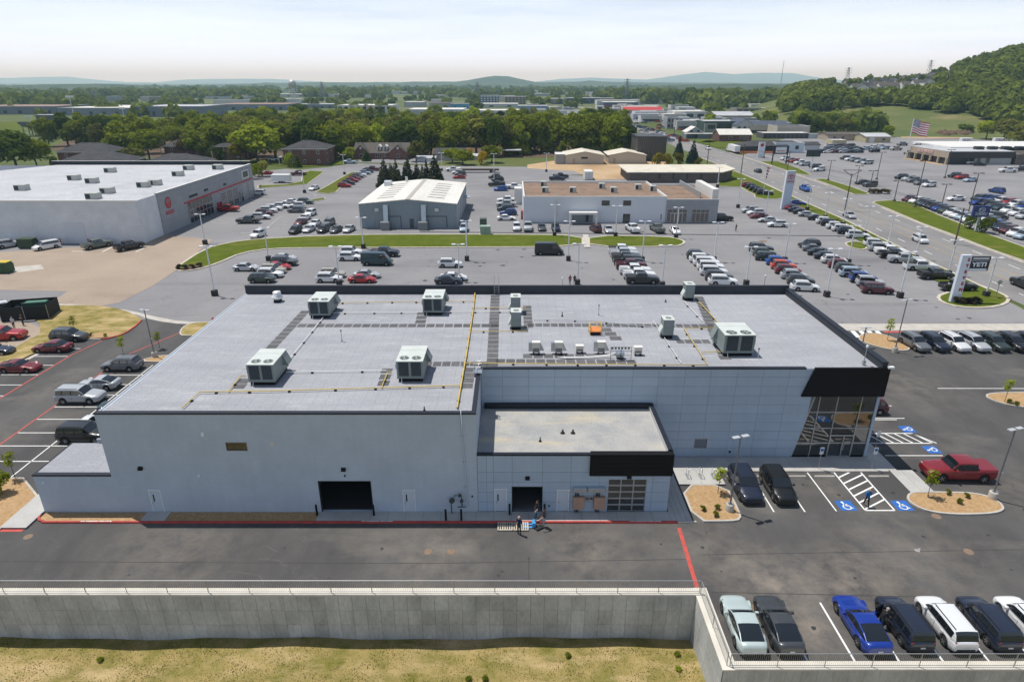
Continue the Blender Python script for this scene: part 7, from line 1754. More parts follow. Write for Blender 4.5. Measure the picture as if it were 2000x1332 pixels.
b.part(MB().box(xs,xs+.4,190.4,192.8,0,2.8),'entry_porch',M_PCLAD);b.part(MB().box(xs+.4,xs+.44,190.9,192.3,0,2.3),'entry_door',M_PANE)
d=b.part(MB().box(xs,xs+.15,194.2,199.2,5.9,8.3),'sign_panel',M_TRIMW);b.part(MB().box(xs+.15,xs+.18,194.8,198.6,6.3,8.0),'sign_face',mat('sign_face_dim',(.10,.11,.08),.6),d)
for y0,y1,z in ((160.6,165.0,6.0),(169,171.2,6.3),(181,182.6,6.0)):b.part(MB().box(xs,xs+.1,y0,y1,z,z+.6),'nameplate',M_SBLACK)
t=MB();t.lathe([(1.35,0),(1.35,.06)],(xs,150.2,6.7),20,axis=0);d=b.part(t,'round_emblem',M_SRED)
def ring_x(a,bb,cy,cz,w_,x,n=20):
 t=MB();r0,r1=[],[]
 for k in range(n+1):th=2*math.pi*k/n;r0.append((x,cy+a*math.cos(th),cz+bb*math.sin(th)));r1.append((x,cy+(a -w_)*math.cos(th),cz+(bb -w_)*math.sin(th)))
 t.grid([r0,r1],0,False);return t
for a,bb,z in ((.42,.85,0),(.8,.36,.45)):b.part(ring_x(a,bb,150.2,6.7+z,.14,xs+.075+z*.01),'emblem_ring',M_PCLAD,d)
nb=b.part(MB().box(xs,xs+.06,148.6,152.0,4.15,4.95),'nameplate',M_SRED);lettering('TOYOTA',.62,M_PCLAD,nb,(xs+.07,150.3,4.55),(math.pi/2,0,math.pi/2),.01,.01,2.8)
for y in (175.2,177.0):b.part(MB().box(xs,xs+.5,y -.25,y+.25,0,2.3),'red_sign_post',M_SRED)
p0,p1=at(127,478),at(167,478);d=b.part(MB().box(p0.x,p1.x,TY0 -.06,TY0+.1,0,4.6),'roller_door',mat('roller_grey',(.56,.60,.66),.5))
for k in range(9):b.part(MB().box(p0.x,p1.x,TY0 -.075,TY0 -.06,k*.51,k*.51+.47),'roller_slat',MATS['roller_grey'],d)
for x in (p0.x -.8,p1.x+.8,p0.x -11.4,p0.x -6.2):
 t=MB();t.lathe([(.14,0),(.14,1.3),(.02,1.4)],(x,TY0 -1.0,0),8);tag(t.build('bollard',mat('bollard_red',(.36,.10,.09),.6)),{0:'faded red bollard left of the roller door',1:'faded red bollard right of the roller door',2:'faded red bollard left of the green bin',3:'faded red bollard between the green bin and the minivan'}[[p0.x -.8,p1.x+.8,p0.x -11.4,p0.x -6.2].index(x)],'bollard','red bollards at the white wall')
SX0,SX1,SY0,SY1,SE,SRG=-36.8,-13.3,153.4,187.4,5.95,7.0
b=Bld('metal_shed',-25,SY0,'blue grey metal shed with a cream ridged roof and two duct chimneys')
b.part(MB().box(SX0,SX1,SY0,SY1,-.05,SE -.05,skip='tr'),'wall',M_SHED);b.part(MB().box(SX1 -.2,SX1,SY0+.01,SY1,-.05,SE -.06),'side_wall',M_SHEDX)
gable(b,SX0,SX1,SY0,SY1,SE,SRG,M_WROOF,M_SHED,1,.15)
xm=(SX0+SX1)/2
for s in (-1,1):
 for k in range(7):
  y=SY0+5.2+k*3.7;xa,xb_=(xm -8.3,xm -4.2) if s<0 else (xm+4.2,xm+8.3);za=SE+(SRG -SE)*(1 -abs(xa -xm)/(xm -SX0));zb2=SE+(SRG -SE)*(1 -abs(xb_ -xm)/(xm -SX0))
  t=MB();t.face([(xa,y,za+.05),(xb_,y,zb2+.05),(xb_,y+.7,zb2+.05),(xa,y+.7,za+.05)]);b.part(t,'skylight',mat('skylight',(.22,.21,.18),.5))
t=MB();t.face([(xm -.5,SY0 -.1,SRG+.03),(xm+.5,SY0 -.1,SRG+.03),(xm+.5,SY1,SRG+.03),(xm -.5,SY1,SRG+.03)]);b.part(t,'ridge_cap',mat('ridge_cap',(.40,.37,.32),.6))
for px in ((757,446),(830,446)):
 x=at(*px).x;t=MB();t.extr([(SY0 -1.6,1.6),(SY0 -.8,1.6),(SY0 -.1,5.2),(SY0 -.1,5.7),(SY0 -.9,5.7)],0,x -.55,x+.55);d=b.part(t,'duct',M_GALV);b.part(MB().bevbox(x -1.3,x+.9,SY0 -2.4,SY0 -.4,.15,1.9,.05),'condenser',mat('old_condenser',(.20,.21,.22),.6),d);b.part(MB().box(x -1.2,x+.8,SY0 -2.3,SY0 -.5,0,.15),'condenser_pad',M_CONC,d)
for px in ((736,410),(853,410)):q=atY(*px,SY0);b.part(MB().box(q.x -.45,q.x+.45,SY0 -.4,SY0,q.z -.35,q.z+.35),'wall_lamp',M_TRIMW)
x=at(805,446).x;d=b.part(MB().box(x -.5,x+.5,SY0 -.06,SY0+.02,0,2.3),'door',mat('dark_door',(.07,.08,.09),.5));b.part(MB().box(x+.25,x+.35,SY0 -.1,SY0 -.06,1.0,1.1),'handle',M_FRAME,d)
for a,c in ((-30.2,-26.9),(-21.4,-15.8)):t=MB();t.tube([(a,SY0 -.08,0),(a,SY0 -.08,2.9),(c,SY0 -.08,2.9),(c,SY0 -.08,.2)],.07,5);b.part(t,'wall_pipe',M_RUBBER)
for y in (158,164,170,176,182):b.part(MB().box(SX1,SX1+.12,y,y+.25,0,SE -.1),'downpipe',M_SHEDX)
b.part(MB().box(SX1,SX1+1.6,176,179.5,3.4,3.6),'canopy',M_SHEDX);p=at(758,364,SE);b.part(MB().bevbox(SX0+1.2,SX0+3.2,180,182,SE+.1,SE+1.5,.1),'roof_fan',M_GALV)
t=MB();t.lathe([(.35,SRG -.3),(.35,SRG+.7),(.5,SRG+.75),(.2,SRG+1.0)],(xm -5,185,0),10);b.part(t,'roof_vent',M_GALV)
WX0,WX1,WX2,WY0,WY1,WH=2.9,38.7,51.6,160.0,186.2,6.55
b=flat_building('white_building','white two storey building with brown gravel roof and a glazed showroom end',WX0,WX1,WY0,WY1,WH,mat('white_render',(.66,.68,.72),.7,var=.05,scale=.2),M_BROOF,.5)
b.part(MB().box(WX1,WX2,WY0 -.3,WY1 -2,-.05,WH -.75,skip='t'),'showroom_wall',M_PCLAD);t=MB();t.face([(WX1,WY0 -.2,WH -.9),(WX2 -.3,WY0 -.2,WH -.9),(WX2 -.3,WY1 -2,WH -.9),(WX1,WY1 -2,WH -.9)]);b.part(t,'showroom_roof',M_BROOF)
b.part(MB().box(WX1,WX2+.05,WY0 -.36,WY0 -.1,WH -.75,WH -.6),'showroom_edge',M_TRIMW);b.part(MB().box(WX2 -1.4,WX2+.1,WY0+1,WY0+17,WH -.9,WH+1.6),'white_screen_wall',M_TRIMW)
t=MB();t.box(WX2 -4.0,WX2 -3.7,WY0+3,WY1 -2,WH -.9,WH+.6);b.part(t,'roof_fence',M_GALV)
for px0,px1,pz0,pz1 in ((1175,1191,402,392),(1217,1233,402,392),(1216,1231,435,418)):
 a,c=atY(px0,pz0,WY0),atY(px1,pz1,WY0);b.window(a.x,c.x,a.z,c.z,WY0,mull=1,frame=mat('bronze_frame2',(.10,.08,.06),.5))
a,c=atY(1289,430,WY0),atY(1293,418,WY0);b.window(a.x,c.x,max(.1,a.z),c.z,WY0)
a,c=atY(1110,436,WY0),atY(1165,412,WY0)
d=b.part(MB().box(a.x,c.x,WY0 -2.6,WY0,c.z -.5,c.z),'porch_roof',M_TRIMW)
for x in (a.x,c.x -.5):b.part(MB().box(x,x+.5,WY0 -2.6,WY0 -2.1,0,c.z -.5),'porch_column',M_TRIMW,d)
b.part(MB().box(a.x+.8,c.x -.8,WY0 -.05,WY0 -.02,.1,c.z -.7),'porch_glass',mat('porch_glass',(.22,.26,.28),.1),d);b.part(MB().box(c.x -2.6,c.x -1.9,WY0 -.09,WY0 -.05,.2,2.3),'porch_door',M_BAY,d)
for px0,px1 in ((1301,1343),(1349,1386)):
 a,c=atY(px0,435,WY0 -.3),atY(px1,409,WY0 -.3);w=b.window(a.x,c.x,.2,c.z,WY0 -.3,M_GLASS,M_FRAME,mull=3)
 b.part(MB().box(a.x,c.x,WY0 -.40,WY0 -.37,c.z*.72,c.z*.72+.1),'transom',M_FRAME,w)
a,c=atY(1308,435,WY0 -.4),atY(1334,416,WY0 -.4);d=b.part(MB().box(a.x,c.x,WY0 -.46,WY0 -.4,.1,c.z),'glass_door',M_FRAME)
for k in range(3):w_=(c.x -a.x)/3;b.part(MB().box(a.x+k*w_+.15,a.x+(k+1)*w_ -.15,WY0 -.48,WY0 -.46,.2,c.z -.2),'pane',M_GLASS,d)
for px in ((1062,362),(1065,374),(1119,374),(1176,366),(1199,374),(1247,368),(1276,371)):p=at(px[0],px[1]+3,WH -.5);b.unit(p.x,p.y,WH -.5,1.7,1.6,1.4)
t=MB()
for dx in (-.25,.25):t.tube([(11.2+dx,WY0 -.25,1.2),(11.2+dx,WY0 -.25,WH+1.0)],.05,5)
for k in range(16):t.box(10.95,11.45,WY0 -.27,WY0 -.23,1.4+k*.35,1.44+k*.35)
b.part(t,'wall_ladder',M_TRIMW)
b.part(MB().box(WX0 -2.2,WX0 -.05,WY0+26,WY0+30,0,4.5),'side_tank',M_TRIMW);b.part(MB().box(WX0 -.6,WX0 -.05,WY0+4,WY0+6,0,2.2),'red_guard',mat('bollard_red',(.36,.10,.09),.6))
x0,x1,y0=span(1230,1403,357);y1=y0+21
b=Bld('brown_building',(x0+x1)/2,y0,'long low brown brick building with a pale roof behind the showroom');zt=atY(1300,336,y0).z;rx=at(1423,350).x
t=MB();t.prism([(x0,y0),(x1,y0),(rx+1,y0+9),(rx+1,y1),(x0,y1)],-.05,zt -.3);b.part(t,'wall',M_GBRICK)
t=MB();t.prism([(x0 -1.2,y0 -.8),(x1+.8,y0 -.8),(rx+2,y0+8.4),(rx+2,y1+.5),(x0 -1.2,y1+.5)],zt -.3,zt);b.part(t,'roof',M_CREAMR)
for px in (1287,1314,1341,1368):x=at(px,357).x;b.window(x -.35,x+.35,1.2,3.4,y0,M_BAY,M_BAY,f=.02)
def px_gable(name,label,l,r,base,eave,peak,depth,wall,roof,axis=1,group=None,door=None):
 x0,x1,y0=span(l,r,base);ze,zr=atY(l,eave,y0).z,atY((l+r)/2,peak,y0).z
 if axis == 0:zr=atY((l+r)/2,peak,y0+depth/2).z
 b=Bld(name,(x0+x1)/2,y0,label,'building',group);b.part(MB().box(x0,x1,y0,y0+depth,-.05,ze -.02,skip='t'),'wall',wall);gable(b,x0,x1,y0,y0+depth,ze,max(ze+.6,zr),roof,wall,axis);b.d=(x0,x1,y0,ze,depth)
 return b
b=px_gable('cream_shed','cream metal shed with a grey container, left of two',1104,1179,321,303,296,15,M_CREAM,M_CREAMR);x0,x1,y0,ze,dd=b.d
d=b.part(MB().box(x0+3.2,x0+4.2,y0 -.06,y0,0,2.3),'door',M_TAN);b.window(x0+6.8,x0+9.6,2.2,3.0,y0,M_BAY,M_BAY)
b=px_gable('cream_shed','cream metal shed beside the tall brown block, right of two',1188,1261,320,303,296,15,M_CREAM,M_CREAMR);x0,x1,y0,ze,dd=b.d;b.part(MB().box(x0+2.0,x0+3.0,y0 -.06,y0,0,2.3),'door',M_TAN)
x0,x1,y0=span(1085,1103,321);o=empty('storage_container',((x0+x1)/2,y0,0),0,'grey storage container left of the cream sheds','container');hc=atY(1090,302,y0).z
MB().box(-(x1 -x0)/2,(x1 -x0)/2,0,9,0,hc).build('box',rib_mat('container_grey',(.30,.31,.32),.3),o);MB().box(-(x1 -x0)/2 -.05,(x1 -x0)/2+.05,-.05,9,hc,hc+.08).build('lid',M_TRIMW,o)
x0,x1,y0=span(1243,1299,315);zt=atY(1270,267,y0).z;b=Bld('tall_block',(x0+x1)/2,y0,'tall windowless dark brown fluted block beside the road')
b.part(MB().box(x0,x1,y0,y0+16,-.05,zt -.3,skip='t'),'wall',M_BROWN);b.part(MB().box(x0 -.3,x1+.3,y0 -.3,y0+16.3,zt -.3,zt),'roof',M_BAY)
x0,x1,y0=span(1142,1158,352);o=empty('storage_container',((x0+x1)/2,y0,0),0,'small white container in the dirt yard','container');MB().bevbox(-(x1 -x0)/2,(x1 -x0)/2,0,6,.1,3.0,.05).build('box',M_TRIMW,o);MB().box(-(x1 -x0)/2+.2,(x1 -x0)/2 -.2,.2,5.8,0,.1).build('skid',M_RUBBER,o);MB().box(-.02,.02,-.01,.0,.2,2.9).build('door_gap',M_RUBBER,o)
def brick_house(l,r,base,eave,peak,depth,label,wins=3,porch=None):
 x0,x1,y0=span(l,r,base);ze=atY(l,eave,y0).z;zr=max(ze+2.2,atY((l+r)/2,peak,y0+depth/2).z)
 b=Bld('brick_house',(x0+x1)/2,y0,label,'house','brick houses before the wood');b.part(MB().box(x0,x1,y0,y0+depth,-.05,ze -.02,skip='t'),'wall',M_BRICK);hip(b,x0,x1,y0,y0+depth,ze,zr,M_SHING)
 for k in range(wins):
  x=x0+(x1 -x0)*(k+.5)/wins
  for z in ((.9,2.3),(ze -2.2,ze -.7)):b.window(x -.55,x+.55,z[0],z[1],y0,f=.14)
 for k in range(2):
  y=y0+depth*(k+.5)/2
  for z in ((.9,2.3),(ze -2.2,ze -.7)):b.window(y -.55,y+.55,z[0],z[1],None,side=x1,f=.14)
 if porch:
  px0=x0 -3.2;pr=b.part(MB().box(px0,x0+.1,y0+2.0,y0+6.5,ze -.9,ze -.6),'porch_roof',M_SHING)
  for y in (y0+2.2,y0+6.2):b.part(MB().box(px0+.1,px0+.4,y,y+.3,.1,ze -.9),'porch_column',M_TRIMW,pr)
  b.part(MB().box(px0,x0,y0+2,y0+6.5,2.9,3.1),'porch_floor',M_TRIMW,pr)
 return b
brick_house(556,637,323,291,274,15,'two storey brick house with a white columned porch near the lane',3,True)
brick_house(118,246,344,317,297,15,'brick house with broad hipped roof, front one of the left pair',4);brick_house(118,218,326,297,279,14,'brick house, rear one of the left pair',3,False)
brick_house(282,388,342,319,300,15,'brick house of which only the dark hipped roof shows',3);brick_house(324,380,309,286,269,13,'brick house half hidden by the reddish tree',2,True);brick_house(424,480,312,286,272,13,'brick house half hidden by the yellow green tree',2,True)
x0,x1,y0=span(690,796,312);ze,zr=atY(700,299,y0).z,atY(740,279,y0+8).z
b=Bld('brick_church',(x0+x1)/2,y0,'brick building with brown roof, two front gables and two dormers','building');b.part(MB().box(x0,x1,y0+1.6,y0+16,-.05,ze,skip='t'),'wall',M_BRICK);gable(b,x0,x1,y0+1.6,y0+16,ze,zr,M_SHINGB,M_BRICK,0)
for a,c in ((x0,x0+(x1 -x0)*.30),(x1 -(x1 -x0)*.34,x1)):
 b.part(MB().box(a,c,y0,y0+2,-.05,ze,skip='t'),'gable_bay',M_BRICK);gable(b,a,c,y0,y0+9,ze,zr -.3,M_SHINGB,M_BRICK,1,name='bay_roof');t=MB();t.lathe([(.55,-.06),(.55,0)],((a+c)/2,y0,ze+(zr -ze)*.55),12,axis=1);b.part(t,'round_vent',M_TRIMW);b.window((a+c)/2 -.6,(a+c)/2+.6,.8,2.4,y0)
for f in (.46,.58):
 x=x0+(x1 -x0)*f;d=b.part(MB().box(x -.9,x+.9,y0+3.2,y0+7,ze+.9,ze+2.4),'dormer',M_TRIMW);b.part(MB().box(x -.45,x+.45,y0+3.1,y0+3.2,ze+1.1,ze+2.2),'dormer_window',M_PANE,d);t=MB();t.face([(x -1.1,y0+3,ze+2.4),(x,y0+3,ze+3.3),(x,y0+8,ze+3.3),(x -1.1,y0+8,ze+2.4)]);t.face([(x+1.1,y0+3,ze+2.4),(x,y0+3,ze+3.3),(x,y0+8,ze+3.3),(x+1.1,y0+8,ze+2.4)]);t.face([(x -1.0,y0+3.15,ze+2.4),(x+1.0,y0+3.15,ze+2.4),(x,y0+3.15,ze+3.25)]);b.part(t,'dormer_roof',M_TRIMW,d)
for f in (.42,.5,.58):x=x0+(x1 -x0)*f;b.window(x -.5,x+.5,.4 if f == .5 else .9,2.4,y0+1.6,M_BAY if f == .5 else None)
b=px_gable('grey_house','grey roofed house behind the conifers',848,905,314,301,289,16,pal((.50,.48,.44)),M_SHING,0,'houses by the wood');hipd=b.d
b=px_gable('white_outbuilding','long low white outbuilding left of the grey house',812,850,316,309,304,8,pal((.62,.63,.65)),M_PROOF,0,'houses by the wood');b=px_gable('white_outbuilding','low pale outbuilding behind the yellow bushes',905,945,312,305,300,8,pal((.60,.60,.58)),M_PROOF,0,'houses by the wood')
x0,x1,y0=span(982,1018,308);b=Bld('open_carport',(x0+x1)/2,y0,'open shed roof on posts at the edge of the wood','shed');b.part(MB().box(x0,x1,y0,y0+6,3.0,3.25),'roof',M_PROOF)
for x in (x0+.2,(x0+x1)/2,x1 -.2):b.part(MB().box(x -.1,x+.1,y0+.2,y0+.4,-.05,3.0),'post',M_WOOD)
c0,c1,cR=at(1774,309),at(1849,322),at(1978,322)
b=Bld('tan_showroom',c1.x,c1.y,'low tan and dark showroom with white roof across the road');zf=atY(1850,297,c1.y).z;zl=zf -2.6
dL=Vector((c0.x -c1.x,c0.y -c1.y));nL=Vector((dL.y,-dL.x)).normalized()
yb=at(1900,284,zf).y;poly=[(c0.x,c0.y),(c1.x,c1.y),(cR.x,cR.y),(cR.x+4,yb),(c0.x+10,yb)]
t=MB();t.prism(poly,zl,zf,0);d=b.part(t,'fascia',mat('dark_fascia',(.040,.036,.036),.6));t=MB();q0,q1=Vector((c0.x,c0.y)),Vector((c1.x,c1.y))
off=Vector((dL.y,-dL.x)).normalized()*.15
if off.y>0:off=-off
t.face([(*(q0+off),zl),(*(q1+off),zl),(*(q1+off),zf),(*(q0+off),zf)]);b.part(t,'tan_fascia',M_TAN)
t=MB();t.prism([(p_[0]*.985+c1.x*.015,p_[1]*.985+(c1.y+25)*.015) for p_ in poly],zf,zf+.12,0);b.part(t,'roof',M_PROOF)
inner=[(c0.x+1.2,c0.y+1.5),(c1.x+.2,c1.y+1.6),(cR.x -1.0,cR.y+1.2),(cR.x+3,yb -2),(c0.x+11,yb -2)]
t=MB();t.prism(inner,-.05,zl);b.part(t,'wall',M_BAY);a,c=at(1903,322),at(1974,322);b.part(MB().box(a.x,c.x,c1.y+.3,c1.y+1.3,-.05,zl),'pale_wall',pal((.34,.36,.36)))
for px in (1910,1928):x=at(px,322).x;b.part(MB().box(x -.8,x+.8,c1.y+.22,c1.y+.3,.6,3.0),'window',M_PANE)
for k in range(6):q=q0.lerp(q1,k/5);b.part(MB().cbox((q.x,q.y+.8,zl/2),(.8,.8,zl),0,0),'column',M_TAN)
ang=math.atan2(q1.y -q0.y,q1.x -q0.x);q=q0.lerp(q1,.42)+off*2;lt=lettering('BOB WADE',1.7,mat('letter_pink',(.62,.42,.40),.5),d,(q.x,q.y,(zl+zf)/2+.1),(math.pi/2,0,ang),.2,.05,10.5)
t=MB();e=off.normalized()*3.2;t.face([(*q0,-.01),(*q1,-.01),(*(q1+e),-.01),(*(q0+e),-.01)]);b.part(t,'front_walk',M_DIRT)
x0=cR.x;b.part(MB().box(x0+.2,x0+40,cR.y -1,cR.y+40,-.05,zf -1.0),'wing',M_GBRICK);b.part(MB().box(x0 -18,x0+45,cR.y+16,cR.y+46,zf+.13,zf+.5),'wing_roof',M_TRIMW)
for k in range(4):b.unit(x0 -10+k*6,cR.y+8,zf+.12,3.4,2.4,1.3,M_BAY)
def px_box(name,label,l,r,base,top,depth,wall,roof=None,group=None,wins=0,rows=1,wm=None,par=.4,wz=None,ww=None):
 x0,x1,y0=span(l,r,base);h=max(2.5,atY((l+r)/2,top,y0).z);b=flat_building(name,label,x0,x1,y0,y0+depth,h,wall,roof or M_PROOF,par,group)
 for j in range(rows):
  z0=h*(j+.25)/rows;z1=h*(j+.75)/rows
  if wz:z0,z1=h*wz[0],h*wz[1]
  for k in range(wins):
   c=x0+(x1 -x0)*(k+.5)/wins;w=(x1 -x0)/wins*(ww or .30);b.window(c -w,c+w,z0,z1,y0,wm,M_BAY,f=.05)
 b.d=(x0,x1,y0,h,depth);return b
RG='shops and houses along the far side of the road'
b=px_gable('grey_house','small grey house with bright white roof beside the road',1340,1372,270,258,248,10,pal((.20,.24,.28)),M_WROOF,1,RG);x0,x1,y0,ze,dd=b.d;b.part(MB().box(x0 -2,x1+9,y0 -5,y0 -.1,2.7,3.0),'porch_roof',M_WROOF);b.part(MB().box(x0+6,x1+8,y0 -4.5,y0 -.2,-.05,2.7),'porch',pal((.16,.19,.22)));b.window(x0+2,x0+4,3.4,5,y0);b.window(x1 -4,x1 -2,3.4,5,y0)
b=px_gable('brick_cottage','red brick cottage with a white metal roof beside the road',1404,1467,277,263,252,14,M_BRICK,M_WROOF,0,RG);x0,x1,y0,ze,dd=b.d
for f in (.35,.7,.85):x=x0+(x1 -x0)*f;b.window(x -1.2,x+1.2,1,2.8,y0)
b=px_gable('slate_roof_building','white two storey building with slate blue roof, right wing',1468,1538,262,243,236,16,pal((.54,.52,.56)),ground_mat('slate_roof',[(.07,.085,.12),(.09,.105,.14),(.055,.066,.095)],[(.3,.35,.65),(.6,.5,.7)],bscale=3),0,RG);x0,x1,y0,ze,dd=b.d
for k in range(6):x=x0+(x1 -x0)*(k+.7)/6.4;b.window(x -1.0,x+1.0,ze*.60,ze*.80,y0,M_BAY,M_BAY,f=.05)
b=px_gable('slate_roof_building','white gabled building with slate blue roof, left wing',1436,1470,262,244,233,22,pal((.54,.52,.56)),MATS['slate_roof'],1,RG);x0,x1,y0,ze,dd=b.d
for k in range(3):x=x0+(x1 -x0)*(k+.6)/3.2;b.window(x -.9,x+.9,ze*.6,ze*.8,y0,M_BAY,M_BAY,f=.05)
b=px_box('green_shop','dark green and grey shop with a flat white roof',1374,1437,260,237,20,pal((.035,.07,.055)),M_PROOF,RG,5,1,M_BAY);x0,x1,y0,h,dd=b.d;b.part(MB().box(x0,x0+(x1 -x0)*.36,y0 -2,y0+.1,-.05,h*.8),'grey_front',pal((.26,.28,.26)));b.part(MB().box(x0+2,x0+7,y0 -2.1,y0 -2,h*.35,h*.7),'shop_window',M_BAY)
b=px_box('motel','long low dark motel with pale roof',1490,1578,271,260,12,pal((.10,.085,.085)),M_WROOF,RG,10,1,M_BAY,wz=(.1,.7));b=px_box('storage_container','pale blue long container beside the motel',1579,1604,271,262,6,pal((.48,.54,.58)),None,RG)
b=px_box('sales_office','pale blue sales office with grey porch behind the black sign frame',1513,1569,299,279,14,pal((.52,.60,.66)),M_SHING,RG,2,1,M_BAY,wz=(.35,.7),ww=.12);x0,x1,y0,h,dd=b.d
b.part(MB().box(x0 -16,x0,y0+1.5,y0+12,-.05,h*.55),'porch',M_BAY);t=MB();t.face([(x0 -19,y0 -1,h*.6),(x0+6,y0 -1,h*.75),(x0+4,y0+7,h*1.12),(x0 -8,y0+7,h*1.12)]);t.face([(x0 -19,y0 -1,h*.6),(x0 -8,y0+7,h*1.12),(x0 -19,y0+14,h*.6)]);t.face([(x0 -19,y0+14,h*.6),(x0 -8,y0+7,h*1.12),(x0+4,y0+7,h*1.12),(x0+6,y0+14,h*.7)]);t.face([(x0+6,y0 -1,h*.75),(x0+6,y0+14,h*.7),(x0+4,y0+7,h*1.12)]);b.part(t,'porch_roof',M_SHING);b.part(MB().box(x0 -18,x0,y0 -2,y0 -.5,0,.9),'orange_barrier',M_ORG)
b=px_gable('white_hut','small white house right of the sales office',1571,1600,294,283,277,8,pal((.58,.60,.62)),M_SHING,0,RG);b=px_gable('tan_house','tan house with low grey roof right of the motel',1616,1684,275,263,258,14,M_TAN,M_SHINGB,0,RG);x0,x1,y0,ze,dd=b.d;b.window(x0+3,x0+5,1,2.6,y0);b.window(x0+8,x0+10,1,2.6,y0)
b=px_gable('cream_barn','cream barn with pale metal roof left of the flagpole',1690,1738,279,267,260,16,pal((.44,.38,.24)),M_PROOF,0,RG);x0,x1,y0,ze,dd=b.d;b.window(x0+2,x0+5,.1,3,y0,M_TRIMW);b.window(x1 -5,x1 -3,1,2.6,y0)
b=px_box('metal_barn','pale blue metal barn behind the tan house',1662,1700,260,248,20,pal((.36,.42,.48)),M_PROOF,RG);b=px_box('metal_barn','small pale metal barn right of the long one',1708,1732,258,246,14,pal((.42,.46,.50)),M_PROOF,RG);b=px_box('tan_hut','small tan hut before the tan house',1625,1652,285,274,8,pal((.50,.42,.26)),M_WROOF,RG)
b=px_box('long_store','long white store with dark windows behind the shops',1316,1378,235,218,30,pal((.56,.55,.53)),M_WROOF,RG,3,1,M_BAY,wz=(.3,.7));b=px_gable('white_hall','long hall with white and grey roof behind the green shop',1398,1473,238,226,218,30,pal((.30,.27,.25)),M_PROOF,0,RG);b=px_box('grey_store','grey gabled store with dark front behind the small grey house',1340,1372,246,235,20,pal((.22,.22,.24)),M_PROOF,RG);b=px_box('white_store','white store with a small steeple',1520,1552,236,224,24,pal((.62,.60,.57)),M_WROOF,RG,3,1,M_BAY)
b=px_gable('white_house','narrow white house with a steep roof by the white store',1502,1516,236,226,217,10,pal((.62,.61,.60)),M_WROOF,1,RG);b=px_box('house_block','two storey white house at the road bend',1302,1332,252,230,14,pal((.34,.33,.37)),M_SHING,RG,4,2,M_BAY);b=px_box('cream_school','long cream school below the hill',1586,1626,213,201,25,pal((.56,.47,.37)),M_PROOF,RG,4,1,pal((.35,.14,.10)),wz=(.1,.5));b=px_box('grey_hall','grey hall with dark roof below the wooded rise',1438,1500,222,212,24,pal((.24,.22,.18)),M_SHINGB,RG,5,1,M_BAY)
b=px_box('cream_store','long white store with a bright roof below the rise',1466,1516,214,204,20,pal((.52,.54,.52)),M_WROOF,RG);b=px_gable('brown_house','brown steep roofed house below the rise',1518,1545,214,206,197,14,pal((.20,.15,.13)),M_SHINGB,0,RG)
TG='buildings of the far town'
rs=random.Random(3);pc=((.56,.55,.53),(.46,.42,.36),(.40,.42,.45),(.52,.47,.40),(.30,.32,.35),(.60,.60,.60),(.36,.27,.22))
for k in range(58):
 y=330+620*(k/58.0) ** 1.25;a,c=xat(rl,y),xat(rr,y);side=k % 3 != 0
 if a is None:continue
 w=rs.uniform(9,26);x=(c+rs.uniform(14,30+y*.10)) if side else (a -w -rs.uniform(12,24+y*.04));px=1000+F_PX*x/(y*CP+CAM_H*SP)
 if y<430 and (side or px<1250):continue
 b=flat_building('shop','small far shop in the built-up strip along the road',x,x+w,y,y+rs.uniform(10,20),rs.uniform(3.6,6.5),pal(rs.choice(pc)),rs.choice((M_WROOF,M_PROOF,M_PROOF,M_SHING)),.3,'small shops of the built-up strip');b.window(x+w*.1,x+w*.9,.6,2.4,y,M_BAY,M_BAY,f=.05);BL.append((px -4,px+F_PX*w/y+4,160+CAM_H*F_PX/y/CP ** 2,0))
for k in range(46):
 y=rs.uniform(900,2300);x=y*rs.uniform(-.75,.42);w=rs.uniform(14,70) if k % 3 else rs.uniform(10,20);px=1000+F_PX*x/(y*CP+CAM_H*SP)
 b=flat_building('valley_hall','small pale hall scattered across the far valley',x,x+w,y,y+rs.uniform(15,40),rs.uniform(5,9),pal(rs.choice(pc)),rs.choice((M_WROOF,M_WROOF,M_PROOF)),.3,'pale halls of the far valley');BL.append((px -2,px+F_PX*w/y+2,160+CAM_H*F_PX/y/CP ** 2,0))
b=px_box('red_roof_store','far store with a bright red roof band',1219,1288,223,209,25,pal((.52,.52,.54)),M_WROOF,TG,6,1,M_BAY,wz=(.15,.45));x0,x1,y0,h,dd=b.d;t=MB();t.extr([(y0 -4,h*.55),(y0 -.1,h*1.02),(y0 -.1,h*.55)],0,x0 -2,x1+2);b.part(t,'red_canopy',mat('canopy_red',(.55,.05,.05),.5))
b=px_box('blue_store','far store with a navy front left of the red roofed one',1178,1246,210,200,40,pal((.08,.11,.18)),M_WROOF,TG,5,1,pal((.40,.08,.06)),wz=(.05,.4));b=px_box('glass_dealership','far dealership with a long navy glass front',1107,1171,203,192,40,pal((.05,.075,.11)),M_PROOF,TG,8,1,M_PANE);b=px_box('white_strip_shop','low pale strip of shops behind the red roofed store',1200,1285,215,207,20,pal((.46,.38,.34)),M_WROOF,TG,8,1,M_BAY,wz=(.1,.6))
for l,r,ba,to,c,rws,lab in ((938,974,203,187,(.10,.14,.20),4,'far dark blue hotel with white stripes'),(986,1027,204,189,(.30,.25,.20),4,'far tan hotel right of the dark blue one'),(1155,1192,194,182,(.34,.34,.37),3,'far grey apartment block, left of two'),(1211,1246,193,181,(.36,.37,.40),3,'far grey apartment block, right of two'),(1274,1293,197,183,(.42,.27,.14),3,'far orange tan hotel below the wooded rise')):
 px_box('apartment_block',lab,l,r,ba,to,30,pal(c),M_PROOF,TG,6,rws,M_BAY if c[0]>.2 else M_TRIMW)
